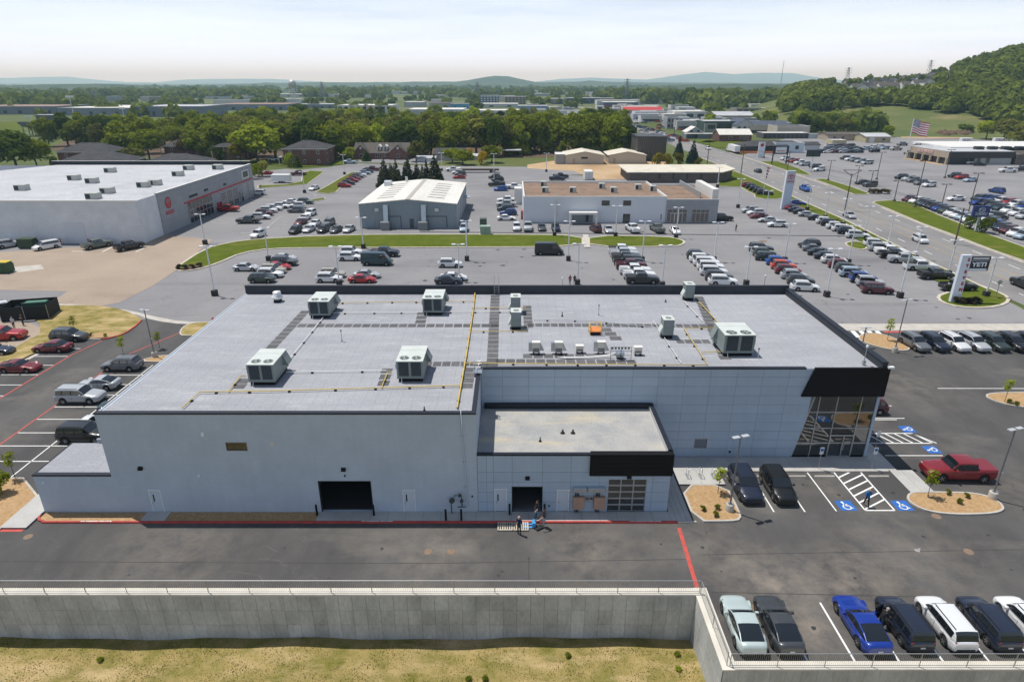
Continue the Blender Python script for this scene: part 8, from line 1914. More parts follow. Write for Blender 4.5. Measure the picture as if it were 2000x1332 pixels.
b=px_box('factory_office','white modern factory office with red uprights beyond the wood',660,767,230,206,40,pal((.56,.57,.58)),M_WROOF,TG,9,2,M_PANE);x0,x1,y0,h,dd=b.d
for f in (.52,.62):x=x0+(x1 -x0)*f;b.part(MB().box(x -.5,x+.5,y0 -.3,y0,0,h),'red_upright',M_SRED)
for l,r,ba,to,dp,c,rf_,lab in ((796,905,227,214,50,(.50,.52,.56),M_WROOF,'long white industrial hall beyond the wood, left one'),(905,1024,226,216,40,(.52,.53,.56),M_WROOF,'long white industrial hall beyond the wood, right one'),(1012,1070,219,207,30,(.22,.32,.46),M_PROOF,'far blue roofed mill'),(942,1012,210,203,40,(.52,.53,.53),M_WROOF,'far white hall before the hotels'),(880,915,213,203,20,(.10,.32,.50),M_PROOF,'far bright blue roofed hall'),(838,880,211,201,25,(.36,.36,.36),mat('rust_roof',(.30,.10,.07),.8),'far hall with a rusty roof'),
                              (-60,112,224,208,60,(.17,.19,.23),mat('rust_flat',(.27,.17,.13),.9),'long blue grey warehouse with rust brown roof at the left edge'),(115,268,226,211,90,(.20,.23,.27),M_WROOF,'long blue grey warehouse with bright roof end'),(270,398,229,208,60,(.17,.20,.24),M_PROOF,'long blue grey warehouse behind the stadium trees'),(422,560,216,204,60,(.20,.23,.29),mat('rust_flat',(.27,.17,.13),.9),'long blue warehouse below the water tower'),(560,652,212,204,40,(.22,.25,.30),M_PROOF,'low blue warehouse right of the water tower'),
                              (530,668,190,184,60,(.50,.52,.52),M_WROOF,'far long white warehouse roof, centre left'),(490,520,183,178,40,(.50,.50,.48),M_WROOF,'small far white warehouse, left'),(768,822,184,180,50,(.52,.52,.51),M_WROOF,'far thin white warehouse, centre'),(402,480,194,189,50,(.42,.44,.46),M_PROOF,'far pale warehouse, left of the long white one'),(992,1018,181,176,30,(.60,.60,.60),M_WROOF,'far bright white hall under the mountain'),(0,60,206,199,40,(.50,.50,.48),M_WROOF,'far pale sheds at the left edge'),(62,118,207,201,40,(.52,.52,.51),M_WROOF,'far white sheds below the green field'),(1330,1362,186,180,30,(.50,.50,.49),M_WROOF,'far white barn by the ploughed field'),(850,905,190,186,30,(.48,.47,.45),M_WROOF,'far pale row of halls, centre right')):
 px_box('warehouse',lab,l,r,ba,to,dp,pal(c),rf_,TG,6 if r -l>90 else 2,1,M_BAY,wz=(.1,.5),ww=.12)
x0,x1,y0=span(45,158,267);o=empty('stadium_stand',((x0+x1)/2,y0,0),0,'grey steel stadium stand seen from behind among the trees','grandstand');W_=(x1 -x0)/2;zt=atY(100,243,y0).z
M_STEEL=mat('stand_steel',(.115,.13,.15),.6,.3)
t=MB();t.extr([(0,zt -1.0),(0,zt),(22,2.5),(22,1.5)],0,-W_,W_);t.build('seating_deck',M_STEEL,o)
for k in range(11):x=-W_+1+k*(2*W_ -2)/10;t=MB();t.tube([(x,.5,-.05),(x,.5,zt -1)],.25,5);t.tube([(x,8,-.05),(x,8,zt*.6)],.25,5);t.build('column',M_STEEL,o);t=MB();t.tube([(x,.5,.5),(x,8,zt*.55)],.14,4);t.build('brace',M_STEEL,o)
MB().box(-W_ -1,W_+1,-.2,0,zt,zt+1.4).build('back_rail',M_STEEL,o);MB().box(-W_*.3,W_*.45,-2,4,zt+1.0,zt+5.5).build('press_box',mat('press_box',(.10,.10,.115),.6),o);MB().box(-W_*.34,W_*.5,-2.4,4.4,zt+5.5,zt+5.8).build('press_roof',M_PROOF,o)
p=at(576,208);ht=atY(575,156,p.y).z;r=15.5/2*(at(584,208).x -at(576,208).x)/8
o=empty('water_tower',(p.x,p.y,0),0,'silver water tower on slender legs left of centre','water tower');t=MB();z0=ht -r*1.75
t.lathe([(.3,z0 -r*.15),(r*.6,z0),(r*.98,z0+r*.45),(r,z0+r*.8),(r*.9,z0+r*1.25),(r*.5,z0+r*1.6),(.3,ht)],n=20);t.build('tank',mat('tank_silver',(.46,.46,.45),.5,.3),o)
for k in range(8):a=2*math.pi*k/8;t=MB();t.tube([(r*1.12*math.cos(a),r*1.12*math.sin(a),-.1),(r*.95*math.cos(a),r*.95*math.sin(a),z0+r*.5)],.28,5);t.build('leg',M_LED,o)
t=MB();t.tube([(0,0,-.1),(0,0,z0)],.7,8);t.build('riser',M_LED,o)
for z in (ht*.3,ht*.55):t=MB();t.tube([(r*1.06*math.cos(2*math.pi*k/16),r*1.06*math.sin(2*math.pi*k/16),z) for k in range(17)],.15,4);t.build('ring_brace',M_LED,o)
def mast(base,top,w,lab,h_off=0,zb=0.0):
 p=at(*base,zb);h=atY(*top,p.y).z -zb;o=empty('lattice_mast',(p.x,p.y,zb),0,lab,'mast','far lattice masts');t=MB()
 th=max(.12,p.y*.00028)
 for sx in (-1,1):
  for sy in (-1,1):t.tube([(sx*w,sy*w,-.5),(sx*w*.15,sy*w*.15,h)],th,4)
 n=9
 for k in range(n):
  z0,z1=h*k/n,h*(k+1)/n;a,c=w*(1 -.85*k/n),w*(1 -.85*(k+1)/n)
  for sy in (-1,1):t.tube([(-a,sy*a,z0),(c,sy*c,z1)],th*.7,4);t.tube([(a,sy*a,z0),(-c,sy*c,z1)],th*.7,4)
 t.build('lattice',M_GPOLE,o);t=MB()
 for z in (.72,.84,.95):t.tube([(-w*1.3,0,h*z),(w*1.3,0,h*z)],th*.9,4)
 t.build('crossarm',M_GPOLE,o)
mast((631,196),(629,160),5,'lattice mast right of the water tower');mast((933,200),(932,161),5,'lattice mast left of the mountain');mast((1223,196),(1223,154),5,'lattice mast above the apartment blocks');mast((188,205),(188,176),3,'dark lattice mast before the green field');mast((1524,170),(1527,118),1.0,'thin tall antenna mast on the skyline')
def stadium_light(base,top,lab):
 p=at(*base);h=atY(*top,p.y).z;o=empty('floodlight_mast',(p.x,p.y,0),0,lab,'floodlight','stadium floodlight masts');t=MB();t.tube([(0,0,-.1),(0,0,h)],[.4,.2],6);t.build('mast',M_LED,o);MB().box(-2.6,2.6,-.3,.3,h -1.5,h).build('lamp_bank',M_WPOLE,o)
stadium_light((152,258),(139,187),'stadium floodlight mast left of the bright tree');stadium_light((244,238),(238,210),'short stadium floodlight mast');stadium_light((58,240),(55,226),'stadium floodlight mast far left')
# ================================================================== vegetation
def leaf_mat(name,c1,c2,scale=.35,rand=.34,trans=.42):
 m=mat(name,c1,.75,col2=c2,scale=scale,rand=rand,spec=.06,detail=3)
 n,l=m.node_tree.nodes,m.node_tree.links;b=n['Principled BSDF'];out=[x for x in n if x.type == 'OUTPUT_MATERIAL'][0]
 tr=n.new('ShaderNodeBsdfTranslucent');src=b.inputs['Base Color'].links[0].from_socket;l.new(src,tr.inputs['Color'])
 mx=n.new('ShaderNodeMixShader');mx.inputs[0].default_value=trans;l.new(b.outputs[0],mx.inputs[1]);l.new(tr.outputs[0],mx.inputs[2]);l.new(mx.outputs[0],out.inputs['Surface'])
 return m
L_GREEN=leaf_mat('leaf_green',(.155,.190,.014),(.225,.265,.022));L_DARK=leaf_mat('leaf_dark',(.058,.095,.012),(.110,.150,.018));L_BRIGHT=leaf_mat('leaf_bright',(.22,.28,.018),(.31,.345,.026));L_YELLOW=leaf_mat('leaf_yellow',(.185,.185,.018),(.26,.215,.02));L_RUST=leaf_mat('leaf_rust',(.125,.080,.034),(.085,.085,.026));L_CONI=leaf_mat('leaf_conifer',(.050,.066,.028),(.085,.090,.042),trans=.1);L_SPRUCE=leaf_mat('leaf_spruce',(.020,.045,.032),(.035,.065,.045),trans=.1);L_OLIVE=leaf_mat('leaf_olive',(.165,.180,.034),(.215,.215,.044));L_GOLD=leaf_mat('leaf_gold',(.34,.24,.015),(.42,.30,.02))
L_WOOD=leaf_mat('leaf_far_wood',(.105,.140,.020),(.20,.235,.036),scale=.02,rand=0,trans=.35)
L_SHRUB=leaf_mat('leaf_shrub',(.075,.058,.036),(.045,.040,.022),scale=2)
M_BARK=mat('bark',(.085,.065,.05),.9,var=.3,scale=2)
rng=np.random.default_rng(11)
def leaf_cloud(lobes,n,size,flat_=0.0,inner=.72):
 L=np.array(lobes,float);w=L[:,3]*L[:,4]+L[:,3]*L[:,5];w=w/w.sum();k=rng.choice(len(L),n,p=w)
 d=rng.normal(size=(n,3));d /= np.linalg.norm(d,axis=1)[:,None];d[:,2]=np.where(rng.random(n)<.5,np.abs(d[:,2]),d[:,2])
 r=inner+(1.04 -inner)*rng.random(n) ** .6;r=np.where(rng.random(n)<.13,1.0+.3*rng.random(n),r)
 c=L[k,:3]+d*L[k,3:]*r[:,None]
 nr=d+rng.normal(size=(n,3))*.55;nr /= np.linalg.norm(nr,axis=1)[:,None]
 a=np.cross(nr,rng.normal(size=(n,3)));a /= np.linalg.norm(a,axis=1)[:,None];b=np.cross(nr,a)
 s=size*(.6+.8*rng.random(n))[:,None]
 V=np.stack([c -a*s*.5 -b*s*.35,c+a*s*.5 -b*s*.25,c+a*s*.42+b*s*.4,c -a*s*.5+b*s*.3],1).reshape(-1,3)
 return V
def quads_mesh(name,V,m):
 me=bpy.data.meshes.new(name);n=len(V) // 4
 me.vertices.add(len(V));me.vertices.foreach_set('co',V.astype(np.float32).ravel());me.loops.add(len(V));me.loops.foreach_set('vertex_index',np.arange(len(V),dtype=np.int32))
 me.polygons.add(n);me.polygons.foreach_set('loop_start',np.arange(0,len(V),4,dtype=np.int32));me.polygons.foreach_set('loop_total',np.full(n,4,np.int32));me.update();me.validate()
 me.materials.append(m);return me
def broad_lobes(h,w,k,low=.30):
 lb=[(0,0,h*.62,w*.30,w*.30,h*.26)]
 for i in range(k):
  a=2*math.pi*i/k+rng.random();rr=w*(.18+.16*rng.random());z=h*(low+.08+(.93 -low -.2)*rng.random());s=w*(.15+.12*rng.random())
  lb.append((rr*math.cos(a),rr*math.sin(a),z,s,s,s*.85))
 lb.append((w*.05,0,h*.86,w*.20,w*.2,h*.13));return lb
def trunk_mesh(h,w,split=True):
 t=MB();t.tube([(0,0,-.1),(.03*w,0,h*.22),(0,.02*w,h*.5),(0,0,h*.8)],[h*.028,h*.020,h*.014,h*.004],7)
 if split:
  for i in range(5):
   a=2*math.pi*i/5+.4;z=h*(.25+.07*i);t.tube([(0,0,z),(w*.18*math.cos(a),w*.18*math.sin(a),z+h*.16),(w*.32*math.cos(a),w*.32*math.sin(a),z+h*.26)],[h*.011,h*.007,h*.003],5)
 return t.mesh('trunk',M_BARK)
def conifer_cloud(h,w,n,size):
 V=[];k=16;lobes=[]
 for i in range(k):
  f=i/(k -1);z=h*(.07+.90*f);r=w*.5*(1 -f) ** .85+.12
  m=max(3,int(7*(1 -f))+1)
  for j in range(m):a=2*math.pi*(j+.5*(i % 2))/m+.3*rng.random();lobes.append((r*.62*math.cos(a),r*.62*math.sin(a),z -r*.12,r*.42,r*.42,h*.035))
 return leaf_cloud(lobes,n,size,inner=.3)
PROTO={}
def proto(kind):
 if kind in PROTO:return PROTO[kind]
 base,v=kind.split('#')
 if base == 'broad':h,w=14,12.5;V=leaf_cloud(broad_lobes(h,w,12),2300,.85)
 elif base == 'oval':h,w=15,9.5;V=leaf_cloud(broad_lobes(h,w,11,.18),2100,.80)
 elif base == 'wood':h,w=14,11.5;V=leaf_cloud(broad_lobes(h,w,15,.02),2500,.80)
 elif base == 'round':h,w=11,10;V=leaf_cloud(broad_lobes(h,w,14,.22),2600,.62)
 elif base == 'coni':h,w=11,5.6;V=conifer_cloud(h,w,2300,.55)
 elif base == 'bush':h,w=3,3.6;V=leaf_cloud(broad_lobes(h,w,8,.05),900,.30)
 else:h,w=3.4,1.5;V=leaf_cloud([(0,0,2.5,.55,.55,.8),(.25,.1,1.9,.35,.35,.4),(-.2,.1,2.1,.4,.4,.4),(.05,-.2,3.0,.35,.35,.35)],170,.17,inner=.2)
 PROTO[kind]=(V,trunk_mesh(h,w,base not in ('coni','bush')) if base != 'sap' else None,h,w);return PROTO[kind]
CROWN={}
def crown_mesh(kind,m):
 k=(kind,m.name)
 if k not in CROWN:CROWN[k]=quads_mesh('crown',proto(kind)[0],m)
 return CROWN[k]
TREES=[]
def tree(x,y,H,W,kind,m,label,group=None,z=0.0,name='tree',cat='tree'):
 V,tm,h,w=proto(kind);o=empty(name,(x,y,z),random.uniform(0,6.28),label,cat,group);o.scale=(W/w,W/w,H/h)
 link('crown',crown_mesh(kind,m),o)
 if tm:link('trunk',tm,o)
 TREES.append((x,y,W));return o
def ptree(px,base,top,wpx,kind,m,label,group=None,name='tree',z=0.0):
 p=at(px,base,z);H=max(.5,atY(px,top,p.y).z -z);W=wpx*(p.y*CP+(CAM_H -z)*SP)/F_PX
 return tree(p.x,p.y,H,W,kind,m,label,group,z,name,'tree' if name != 'bush' else 'bush')
G1='trees round the brick houses'
for a in ((34,336,254,95,'broad#1',L_DARK,'big dark green tree at the left edge'),(-30,330,262,90,'broad#2',L_DARK,'dark tree cut by the left edge'),(75,333,272,60,'broad#3',L_GREEN,'green tree between the dark tree and the brick pair'),(242,310,237,62,'oval#1',L_BRIGHT,'tall bright green tree right of the brick pair'),(292,312,252,62,'round#1',L_GREEN,'round green tree behind the dark hipped roof'),(268,322,290,48,'bush#1',L_OLIVE,'low olive bushy tree before the round one'),(374,308,259,52,'broad#1',L_RUST,'rust brown tree hiding a brick house'),(505,317,243,92,'broad#2',L_BRIGHT,'large yellow green tree left of the porch house'),(470,316,272,34,'oval#2',L_YELLOW,'yellow tinged tree beside the large yellow green one'),(430,318,288,26,'bush#2',L_DARK,'dark bush tree before the left brick house'),
          (290,300,232,55,'broad#3',L_BRIGHT,'bright tree behind the round green one'),(565,326,300,22,'bush#1',L_BRIGHT,'bright bush before the porch house'),(581,327,302,20,'coni#2',L_DARK,'dark upright shrub before the porch house'),(512,345,316,34,'bush#2',L_OLIVE,'bush at the far corner of the white dealership'),(495,350,322,28,'bush#1',L_BRIGHT,'pale bush beside the dealership corner'),(110,340,306,16,'bush#2',L_DARK,'dark round bush left of the brick pair'),(682,315,288,24,'oval#1',L_BRIGHT,'bright young tree left of the brick church'),(716,315,291,18,'coni#1',L_DARK,'dark tree before the brick church'),(813,316,275,30,'oval#2',L_OLIVE,'tree right of the brick church'),(582,240,203,38,'round#1',L_DARK,'dark round tree standing above the wood')):
 ptree(*a,group=G1)
for k,(px,ba,to,w) in enumerate(((752,366,308,34),(775,364,312,30),(797,362,305,32),(815,361,318,26),(834,361,311,20),(850,362,303,40),(765,362,318,26),(826,363,322,26))):ptree(px,ba,to,w,'coni#%d' % (k % 3),L_CONI,'%s dark conifer from the left behind the metal shed' % ORD[k],'conifers behind the metal shed','conifer')
G2='trees in the dirt yard and lawns'
for a in ((883,318,290,40,'broad#3',L_BRIGHT,'small bright tree before the grey house'),(905,322,292,44,'broad#1',L_BRIGHT,'spreading bright tree right of the grey house'),(917,312,291,16,'bush#2',L_GOLD,'golden bush, right of the bright tree'),(941,322,297,22,'bush#1',L_GOLD,'golden bush alone by the lane'),(1098,305,277,20,'oval#2',L_BRIGHT,'bright young tree behind the container'),(1325,306,266,20,'coni#1',L_SPRUCE,'blue spruce by the road, left of two'),(1352,319,274,26,'coni#2',L_SPRUCE,'dark spruce by the road, right of two'),(960,318,284,40,'broad#2',L_GREEN,'green tree by the open carport')):ptree(*a,group=G2)
for k,(px,ba,to,w) in enumerate(((1283,327,299,24),(1303,326,301,20),(1325,326,300,22),(1363,325,310,16))):ptree(px,ba,to,w,'bush#%d' % (k % 2+1),L_YELLOW,'%s golden shrub from the left behind the long brown building' % ORD[k],'golden shrubs behind the long brown building','bush')
k=0;mats_=[L_GREEN,L_GREEN,L_BRIGHT,L_OLIVE,L_DARK,L_GREEN];kinds=['wood#1','wood#2','wood#3','oval#2','wood#4','round#1']
def wood_row(base,x0,x1,step,H,lab,grp,mats=None):
 x=x0
 while x<x1:
  p=at(x+random.uniform(-8,8),base+random.uniform(-3,3));h=H*random.uniform(.78,1.18);tree(p.x,p.y,h,h*random.uniform(.72,.98),random.choice(kinds),random.choice(mats or mats_),lab,grp);x += step*random.uniform(.75,1.25)
W1='leafy tree of the front edge of the wood behind the houses';W2='leafy tree in the middle of the wood behind the houses';W3='leafy tree at the far edge of the wood'
wood_row(305,640,1010,30,15,W1,'front edge of the wood');wood_row(298,1010,1110,26,17,W1,'front edge of the wood',[L_GREEN,L_DARK]);wood_row(300,1110,1235,24,16,W1,'front edge of the wood',[L_DARK,L_GREEN,L_GREEN])
wood_row(308,380,660,32,15,W1,'front edge of the wood')
wood_row(285,100,1220,27,15,W2,'middle of the wood');wood_row(270,160,1215,25,14.5,W2,'middle of the wood');wood_row(256,420,1190,24,14,W3,'far edge of the wood');wood_row(290,200,420,30,13,W2,'middle of the wood')
wood_row(245,700,1180,24,12,W3,'far edge of the wood')
wood_row(268,1140,1230,22,15,W2,'middle of the wood',[L_DARK,L_GREEN])
flat('wood_floor',gp([(380,313),(640,311),(1000,308),(1240,306),(1235,262),(1190,243),(700,240),(420,254),(150,268),(90,292),(200,300)]),-.012,M_DARKMULCH)  # brown undergrowth sheet; the shade under the trees is put into its dark colour
ACR='tree of the clump behind the shops across the road'
wood_row(262,1560,1660,20,11,ACR,'clump across the road',[L_GREEN,L_OLIVE,L_DARK]);wood_row(254,1560,1640,22,12,ACR,'clump across the road',[L_GREEN,L_DARK]);wood_row(248,1380,1402,12,9,'bright tree among the shops across the road','trees among the shops',[L_BRIGHT]);wood_row(240,1470,1512,22,9,'bright tree among the shops across the road','trees among the shops',[L_BRIGHT])
for a in ((1960,276,232,60,'broad#1',L_OLIVE,'spreading tree behind the showroom wing, left'),(2002,290,240,60,'broad#2',L_OLIVE,'pale tree at the right edge behind the showroom'),(1925,272,236,46,'broad#3',L_BRIGHT,'bright tree behind the parcel trucks'),(1983,270,238,50,'oval#2',L_GREEN,'green tree behind the showroom, right'),(1887,262,244,34,'bush#1',L_DARK,'dark bush row end behind the earth heap'),(1862,246,236,24,'bush#2',L_DARK,'dark bush below the hill field'),(1735,268,246,22,'bush#1',L_BRIGHT,'bright bush by the metal barn')):ptree(*a,group='trees behind the showroom')
for px,ba,to,w,lab in ((1893,447,421,30,'dark green clipped bush left of the blue sign post'),(1922,455,426,32,'dark green clipped bush right of the blue sign post')):ptree(px,ba,to,w,'bush#1',L_DARK,lab,'bushes at the blue sign','bush')
def shrub(px,h,w,m,lab,grp,z=.12):p=at(*px,z);tree(p.x,p.y,h,w,'bush#%d' % random.randint(1,2),m,lab,grp,z,'shrub','shrub')
for k,px in enumerate(((1868,591),(1878,593),(1888,592),(1898,593),(1907,591))):shrub(px,.9,1.5,L_SHRUB,'%s brown shrub from the left at the foot of the red lettered pylon' % ORD[k],'brown shrubs at the pylon')
for k,px in enumerate(((350,525),(362,525),(376,524),(390,521))):shrub(px,.8,1.3,L_SHRUB,'%s brown shrub from the left at the tip of the grass island' % ORD[k],'brown shrubs on the island tip')
for k,px in enumerate(((1702,378),(1712,378),(1722,378),(1732,379))):shrub(px,1.4,2.4,L_RUST,'%s rust shrub from the left at the far driveway' % ORD[k],'rust shrubs across the road',0)
NB='small green shrubs in the mulch beds'
for px,lab in (((1373,996),'leftmost small shrub in the bed by the bike racks'),((1401,993),'middle small shrub in the bed by the bike racks'),((1398,1008),'lowest small shrub in the bed by the bike racks'),((1852,965),'leftmost small shrub in the bed by the red pickup'),((1888,971),'rightmost small shrub in the bed by the red pickup'),((1873,982),'lowest small shrub in the bed by the red pickup'),((1985,791),'small shrub under the sapling in the right bed'),((1970,786),'tiny shrub by the sapling in the right bed'),((178,656),'small shrub at the lawn island bed, left'),((206,657),'small shrub at the lawn island bed, right')):shrub(px,.42,.55,L_GREEN if 'right' in lab or 'bike' in lab or 'pickup' in lab else L_OLIVE,lab,NB)
def sapling(px,H,lab,m=L_BRIGHT,W=1.5):
 p=at(*px,.12);V,tm,h,w=proto('sap#1');o=empty('sapling',(p.x,p.y,.12),random.uniform(0,6),lab,'young tree','saplings in the planting beds');o.scale=(W/w,W/w,H/h);link('crown',crown_mesh('sap#1',m),o)
 t=MB();t.tube([(0,0,-.05),(.02,0,1.4),(0,.02,2.9)],[.03,.024,.008],6)
 for i in range(7):a=i*2.4;z=1.5+i*.2;t.tube([(0,0,z),(.35*math.cos(a),.35*math.sin(a),z+.35)],[.012,.004],4)
 t.build('trunk',M_BARK,o)
sapling((1402,962),2.6,'sapling in the bed by the bike racks');sapling((1812,968),2.6,'sapling in the bed by the red pickup');sapling((1962,784),2.8,'sapling in the bed at the right edge');sapling((243,697),3.0,'sapling beside the left lamp post');sapling((312,680),2.4,'sapling half hidden by the left roof edge');sapling((30,934),2.8,'sapling in the bed at the lower left');sapling((1733,664),3.2,'sapling in the bed behind the right parapet');sapling((148,650),2.6,'sapling on the lawn island',L_OLIVE)
ptree(4,962,926,44,'bush#2',L_GREEN,'green bush cut by the left edge in the lower bed','small green shrubs in the mulch beds','bush',.12)
def lawn_z(x,y):return -3.86+.10*math.sin(x*.31+y*.2)+.07*math.sin(x*.83 -y*.9)+((.26*min(1,(x -6)/3)) if x>6 and y<33 else 0)
n=26000;gx=rng.uniform(-44,12.6,n);gy=rng.uniform(28.0,34.0,n);keep=(np.sin(gx*1.3)*np.sin(gy*1.9+gx*.4)+rng.random(n)*1.6)>.35;gx,gy=gx[keep],gy[keep];n=len(gx)
gz=np.array([lawn_z(a,c) for a,c in zip(gx,gy)]);ang=rng.uniform(0,6.28,n);hh=rng.uniform(.03,.09,n);ww=rng.uniform(.02,.05,n);lx,ly=rng.uniform(-.06,.06,n),rng.uniform(-.06,.06,n)
V=np.stack([np.stack([gx -ww*np.cos(ang),gy -ww*np.sin(ang),gz -.03],1),np.stack([gx+ww*np.cos(ang),gy+ww*np.sin(ang),gz -.03],1),np.stack([gx+ww*.3*np.cos(ang)+lx,gy+ww*.3*np.sin(ang)+ly,gz+hh],1),np.stack([gx -ww*.3*np.cos(ang)+lx,gy -ww*.3*np.sin(ang)+ly,gz+hh],1)],1).reshape(-1,3)
tag(link('lawn_grass',quads_mesh('lawn_grass',V,leaf_mat('dry_grass',(.24,.22,.06),(.52,.40,.21),scale=1.2,rand=0,trans=.5))),'patchy dry and green grass blades on the lower lawn','grass',kind='stuff')
for k,px in enumerate(((196,1286),(915,1325),(948,1326),(1322,1280),(1325,1312),(1110,1282))):
 p=at(*px,-3.8);tree(p.x,p.y,.3,.5,'bush#1',L_GREEN,'green weed clump on the lower lawn, %s' % ('leftmost','left of two at the bottom edge','right of two at the bottom edge','upper one by the wall return','lower one by the wall return','in the middle')[k],'weeds on the lower lawn',lawn_z(p.x,p.y)-.05,'weed_clump','weed')
# ================================================================== hills, far woods and fields
RT=[(.30,0),(.36,.05),(.42,.24),(.484,.33),(.565,.40),(.645,.56),(.726,.83),(.807,.86),(1.1,.9),(1.6,.9)]
def hill_h(x,y):
 if y<380:return 0.0
 f=float(np.interp(x/y,[a for a,_ in RT],[b for _,b in RT]));s=min(1,max(0,(y -400)/520));s=s*s*(3 -2*s)
 e=1.0 if y<1000 else max(0.0,1 -(y -1000)/900);return 78*f*s*e+(1.5*math.sin(x*.03)*math.sin(y*.021)*s)
ys=np.concatenate([np.linspace(390,1000,52),np.linspace(1030,1900,20)]);rows=[]
for y in ys:rows.append([(y*u,y,hill_h(y*u,y)-.3) for u in np.linspace(.28,1.6,70)])
hm=MB();hm.grid(rows,0,True)
M_HILL=ground_mat('hill_meadow',[(.075,.105,.026),(.130,.140,.042),(.24,.19,.085)],[(.012,.35,.62),(.018,.56,.72)],bscale=.5,bump=.1);tag(hm.build('hill',M_HILL),kind='structure')
def proj(x,y,z):
 dy,dz=y,z -CAM_H;d=dy*CP -dz*SP;v=dy*SP+dz*CP;return 1000+F_PX*x/d,666 -F_PX*v/d
edge=[(1500,232),(1560,222),(1640,214),(1700,208),(1750,206),(1800,214),(1850,222),(1900,224),(1940,238),(2000,258),(2100,262)]
ex,ey=[a for a,_ in edge],[b for _,b in edge]
def clumps(pts,m,name,label,per=46,size=1.0):
 P=np.array(pts);out=[]
 for x,y,z,w,h in P:
  n=per;d=rng.normal(size=(n,3));d /= np.linalg.norm(d,axis=1)[:,None];d[:,2]=np.abs(d[:,2])*.95 -.12
  lump=1+.28*np.sin(d[:,0]*5+x)*np.cos(d[:,1]*4+y);c=np.stack([x+d[:,0]*w*.5*lump,y+d[:,1]*w*.5*lump,z+h*.32+d[:,2]*h*.66*lump],1)
  nr=d+rng.normal(size=(n,3))*.45;nr /= np.linalg.norm(nr,axis=1)[:,None];a=np.cross(nr,rng.normal(size=(n,3)));a /= np.linalg.norm(a,axis=1)[:,None];b=np.cross(nr,a);s=(w*.24*size*(.7+.6*rng.random(n)))[:,None]
  out.append(np.stack([c -a*s -b*s*.7,c+a*s -b*s*.6,c+a*s*.8+b*s*.8,c -a*s+b*s*.6],1).reshape(-1,3))
 o=link(name,quads_mesh(name,np.concatenate(out),m));return tag(o,label,'wood',kind='stuff')
pts=[]
while len(pts)<2300:
 y=470+560*random.random();u=random.uniform(.40,1.02);x=u*y;z=hill_h(x,y);px,py=proj(x,y,z)
 if py>np.interp(px,ex,ey):continue
 if 1625<px<1865 and -13<py -(176 -(px -1655)*.10)<26 and random.random()<.93:continue      # houses stand here
 if 1880<px<1990 and 158<py<172 and random.random()<.8 and abs(py -(176 -(px -1880)*.16))<4:continue
 h=random.uniform(8,15);pts.append((x,y,z,h*random.uniform(.8,1.1),h))
clumps(pts,L_WOOD,'hill_wood','dense green wood covering the hillside on the right',115,.62)
HG='pale houses on the wooded hillside';hn=0
hs=[]
for r_ in range(3):
 for c_ in range(9 -r_):
  px=1655+c_*21+r_*12;py=176 -(px -1655)*.10+r_*6;hs.append((px,py))
hs += [(1810,158),(1835,156),(1775,163),(1642,178)]
for px,py in hs:
 best=None
 for y in np.linspace(480,1000,105):
  x=(px -1000)/F_PX*(y*CP+10);z=hill_h(x,y);q=proj(x,y,z)
  if best is None or abs(q[1]-py)+abs(q[0]-px)*.2<best[0]:best=(abs(q[1]-py)+abs(q[0]-px)*.2,x,y,z)
 _,x,y,z=best;w,d_,h=random.uniform(9,13),9,random.uniform(5.5,7.5);ax=random.randint(0,1);wall=pal(random.choice(((.70,.70,.68),(.62,.58,.52),(.52,.55,.58),(.66,.60,.54))))
 b=Bld('hill_house',x,y,'pale two storey house among the cluster on the wooded hillside','house',HG);b.part(MB().box(x -w/2,x+w/2,y,y+d_,z -4,z+h,skip='t'),'wall',wall);gable(b,x -w/2,x+w/2,y,y+d_,z+h,z+h+3.2,random.choice((M_SHING,M_SHINGB)),wall,ax)
 for k in (-.25,.25):
  for zz in (.2,.6):b.window(x+k*w -.7,x+k*w+.7,z+h*zz,z+h*(zz+.25),y,M_BAY,M_TRIMW)
for px,py,t_,lab in ((1801,152,119,'lattice mast on the shoulder of the hill'),(1646,176,144,'lattice mast left of the hillside houses')):
 y=940;x=(px -1000)/F_PX*(y*CP+10);z=hill_h(x,y);p_=Vector((x,y,z));h=24;o=empty('lattice_mast',p_,0,lab,'mast','far lattice masts');t=MB()
 for sx in (-1,1):
  for sy in (-1,1):t.tube([(sx*3,sy*3,-1),(sx*.5,sy*.5,h)],.22,4)
 for k in range(7):a,c=3*(1 -.83*k/7),3*(1 -.83*(k+1)/7);t.tube([(-a,-a,h*k/7),(c,-c,h*(k+1)/7)],.16,4);t.tube([(a,-a,h*k/7),(-c,-c,h*(k+1)/7)],.16,4)
 for zz in (.7,.82,.94):t.tube([(-5,0,h*zz),(5,0,h*zz)],.2,4)
 t.build('lattice',M_GPOLE,o)
flat('dirt_field',gp([(1330,183),(1360,175),(1420,173),(1486,175),(1470,180),(1400,186)]),.5,ground_mat('ploughed_field',[(.46,.33,.19),(.52,.39,.24),(.38,.26,.14)],[(.02,.35,.65),(.01,.5,.7)],bscale=.3))
flat('earth_patch',gp([(1760,265),(1830,262),(1905,262),(1900,270),(1830,271),(1760,270)]),.06,M_DIRT)
flat('far_track',gp([(1730,252),(1800,247),(1860,241),(1862,244),(1800,252),(1732,257)]),.05,M_OLD)
flat('crop_field',gp([(40,197),(60,187),(110,181),(170,180),(172,186),(140,193),(90,198)]),.6,ground_mat('crop_green',[(.050,.115,.030),(.062,.130,.034),(.045,.10,.028)],[(.01,.35,.65),(.02,.5,.7)],bscale=.3))
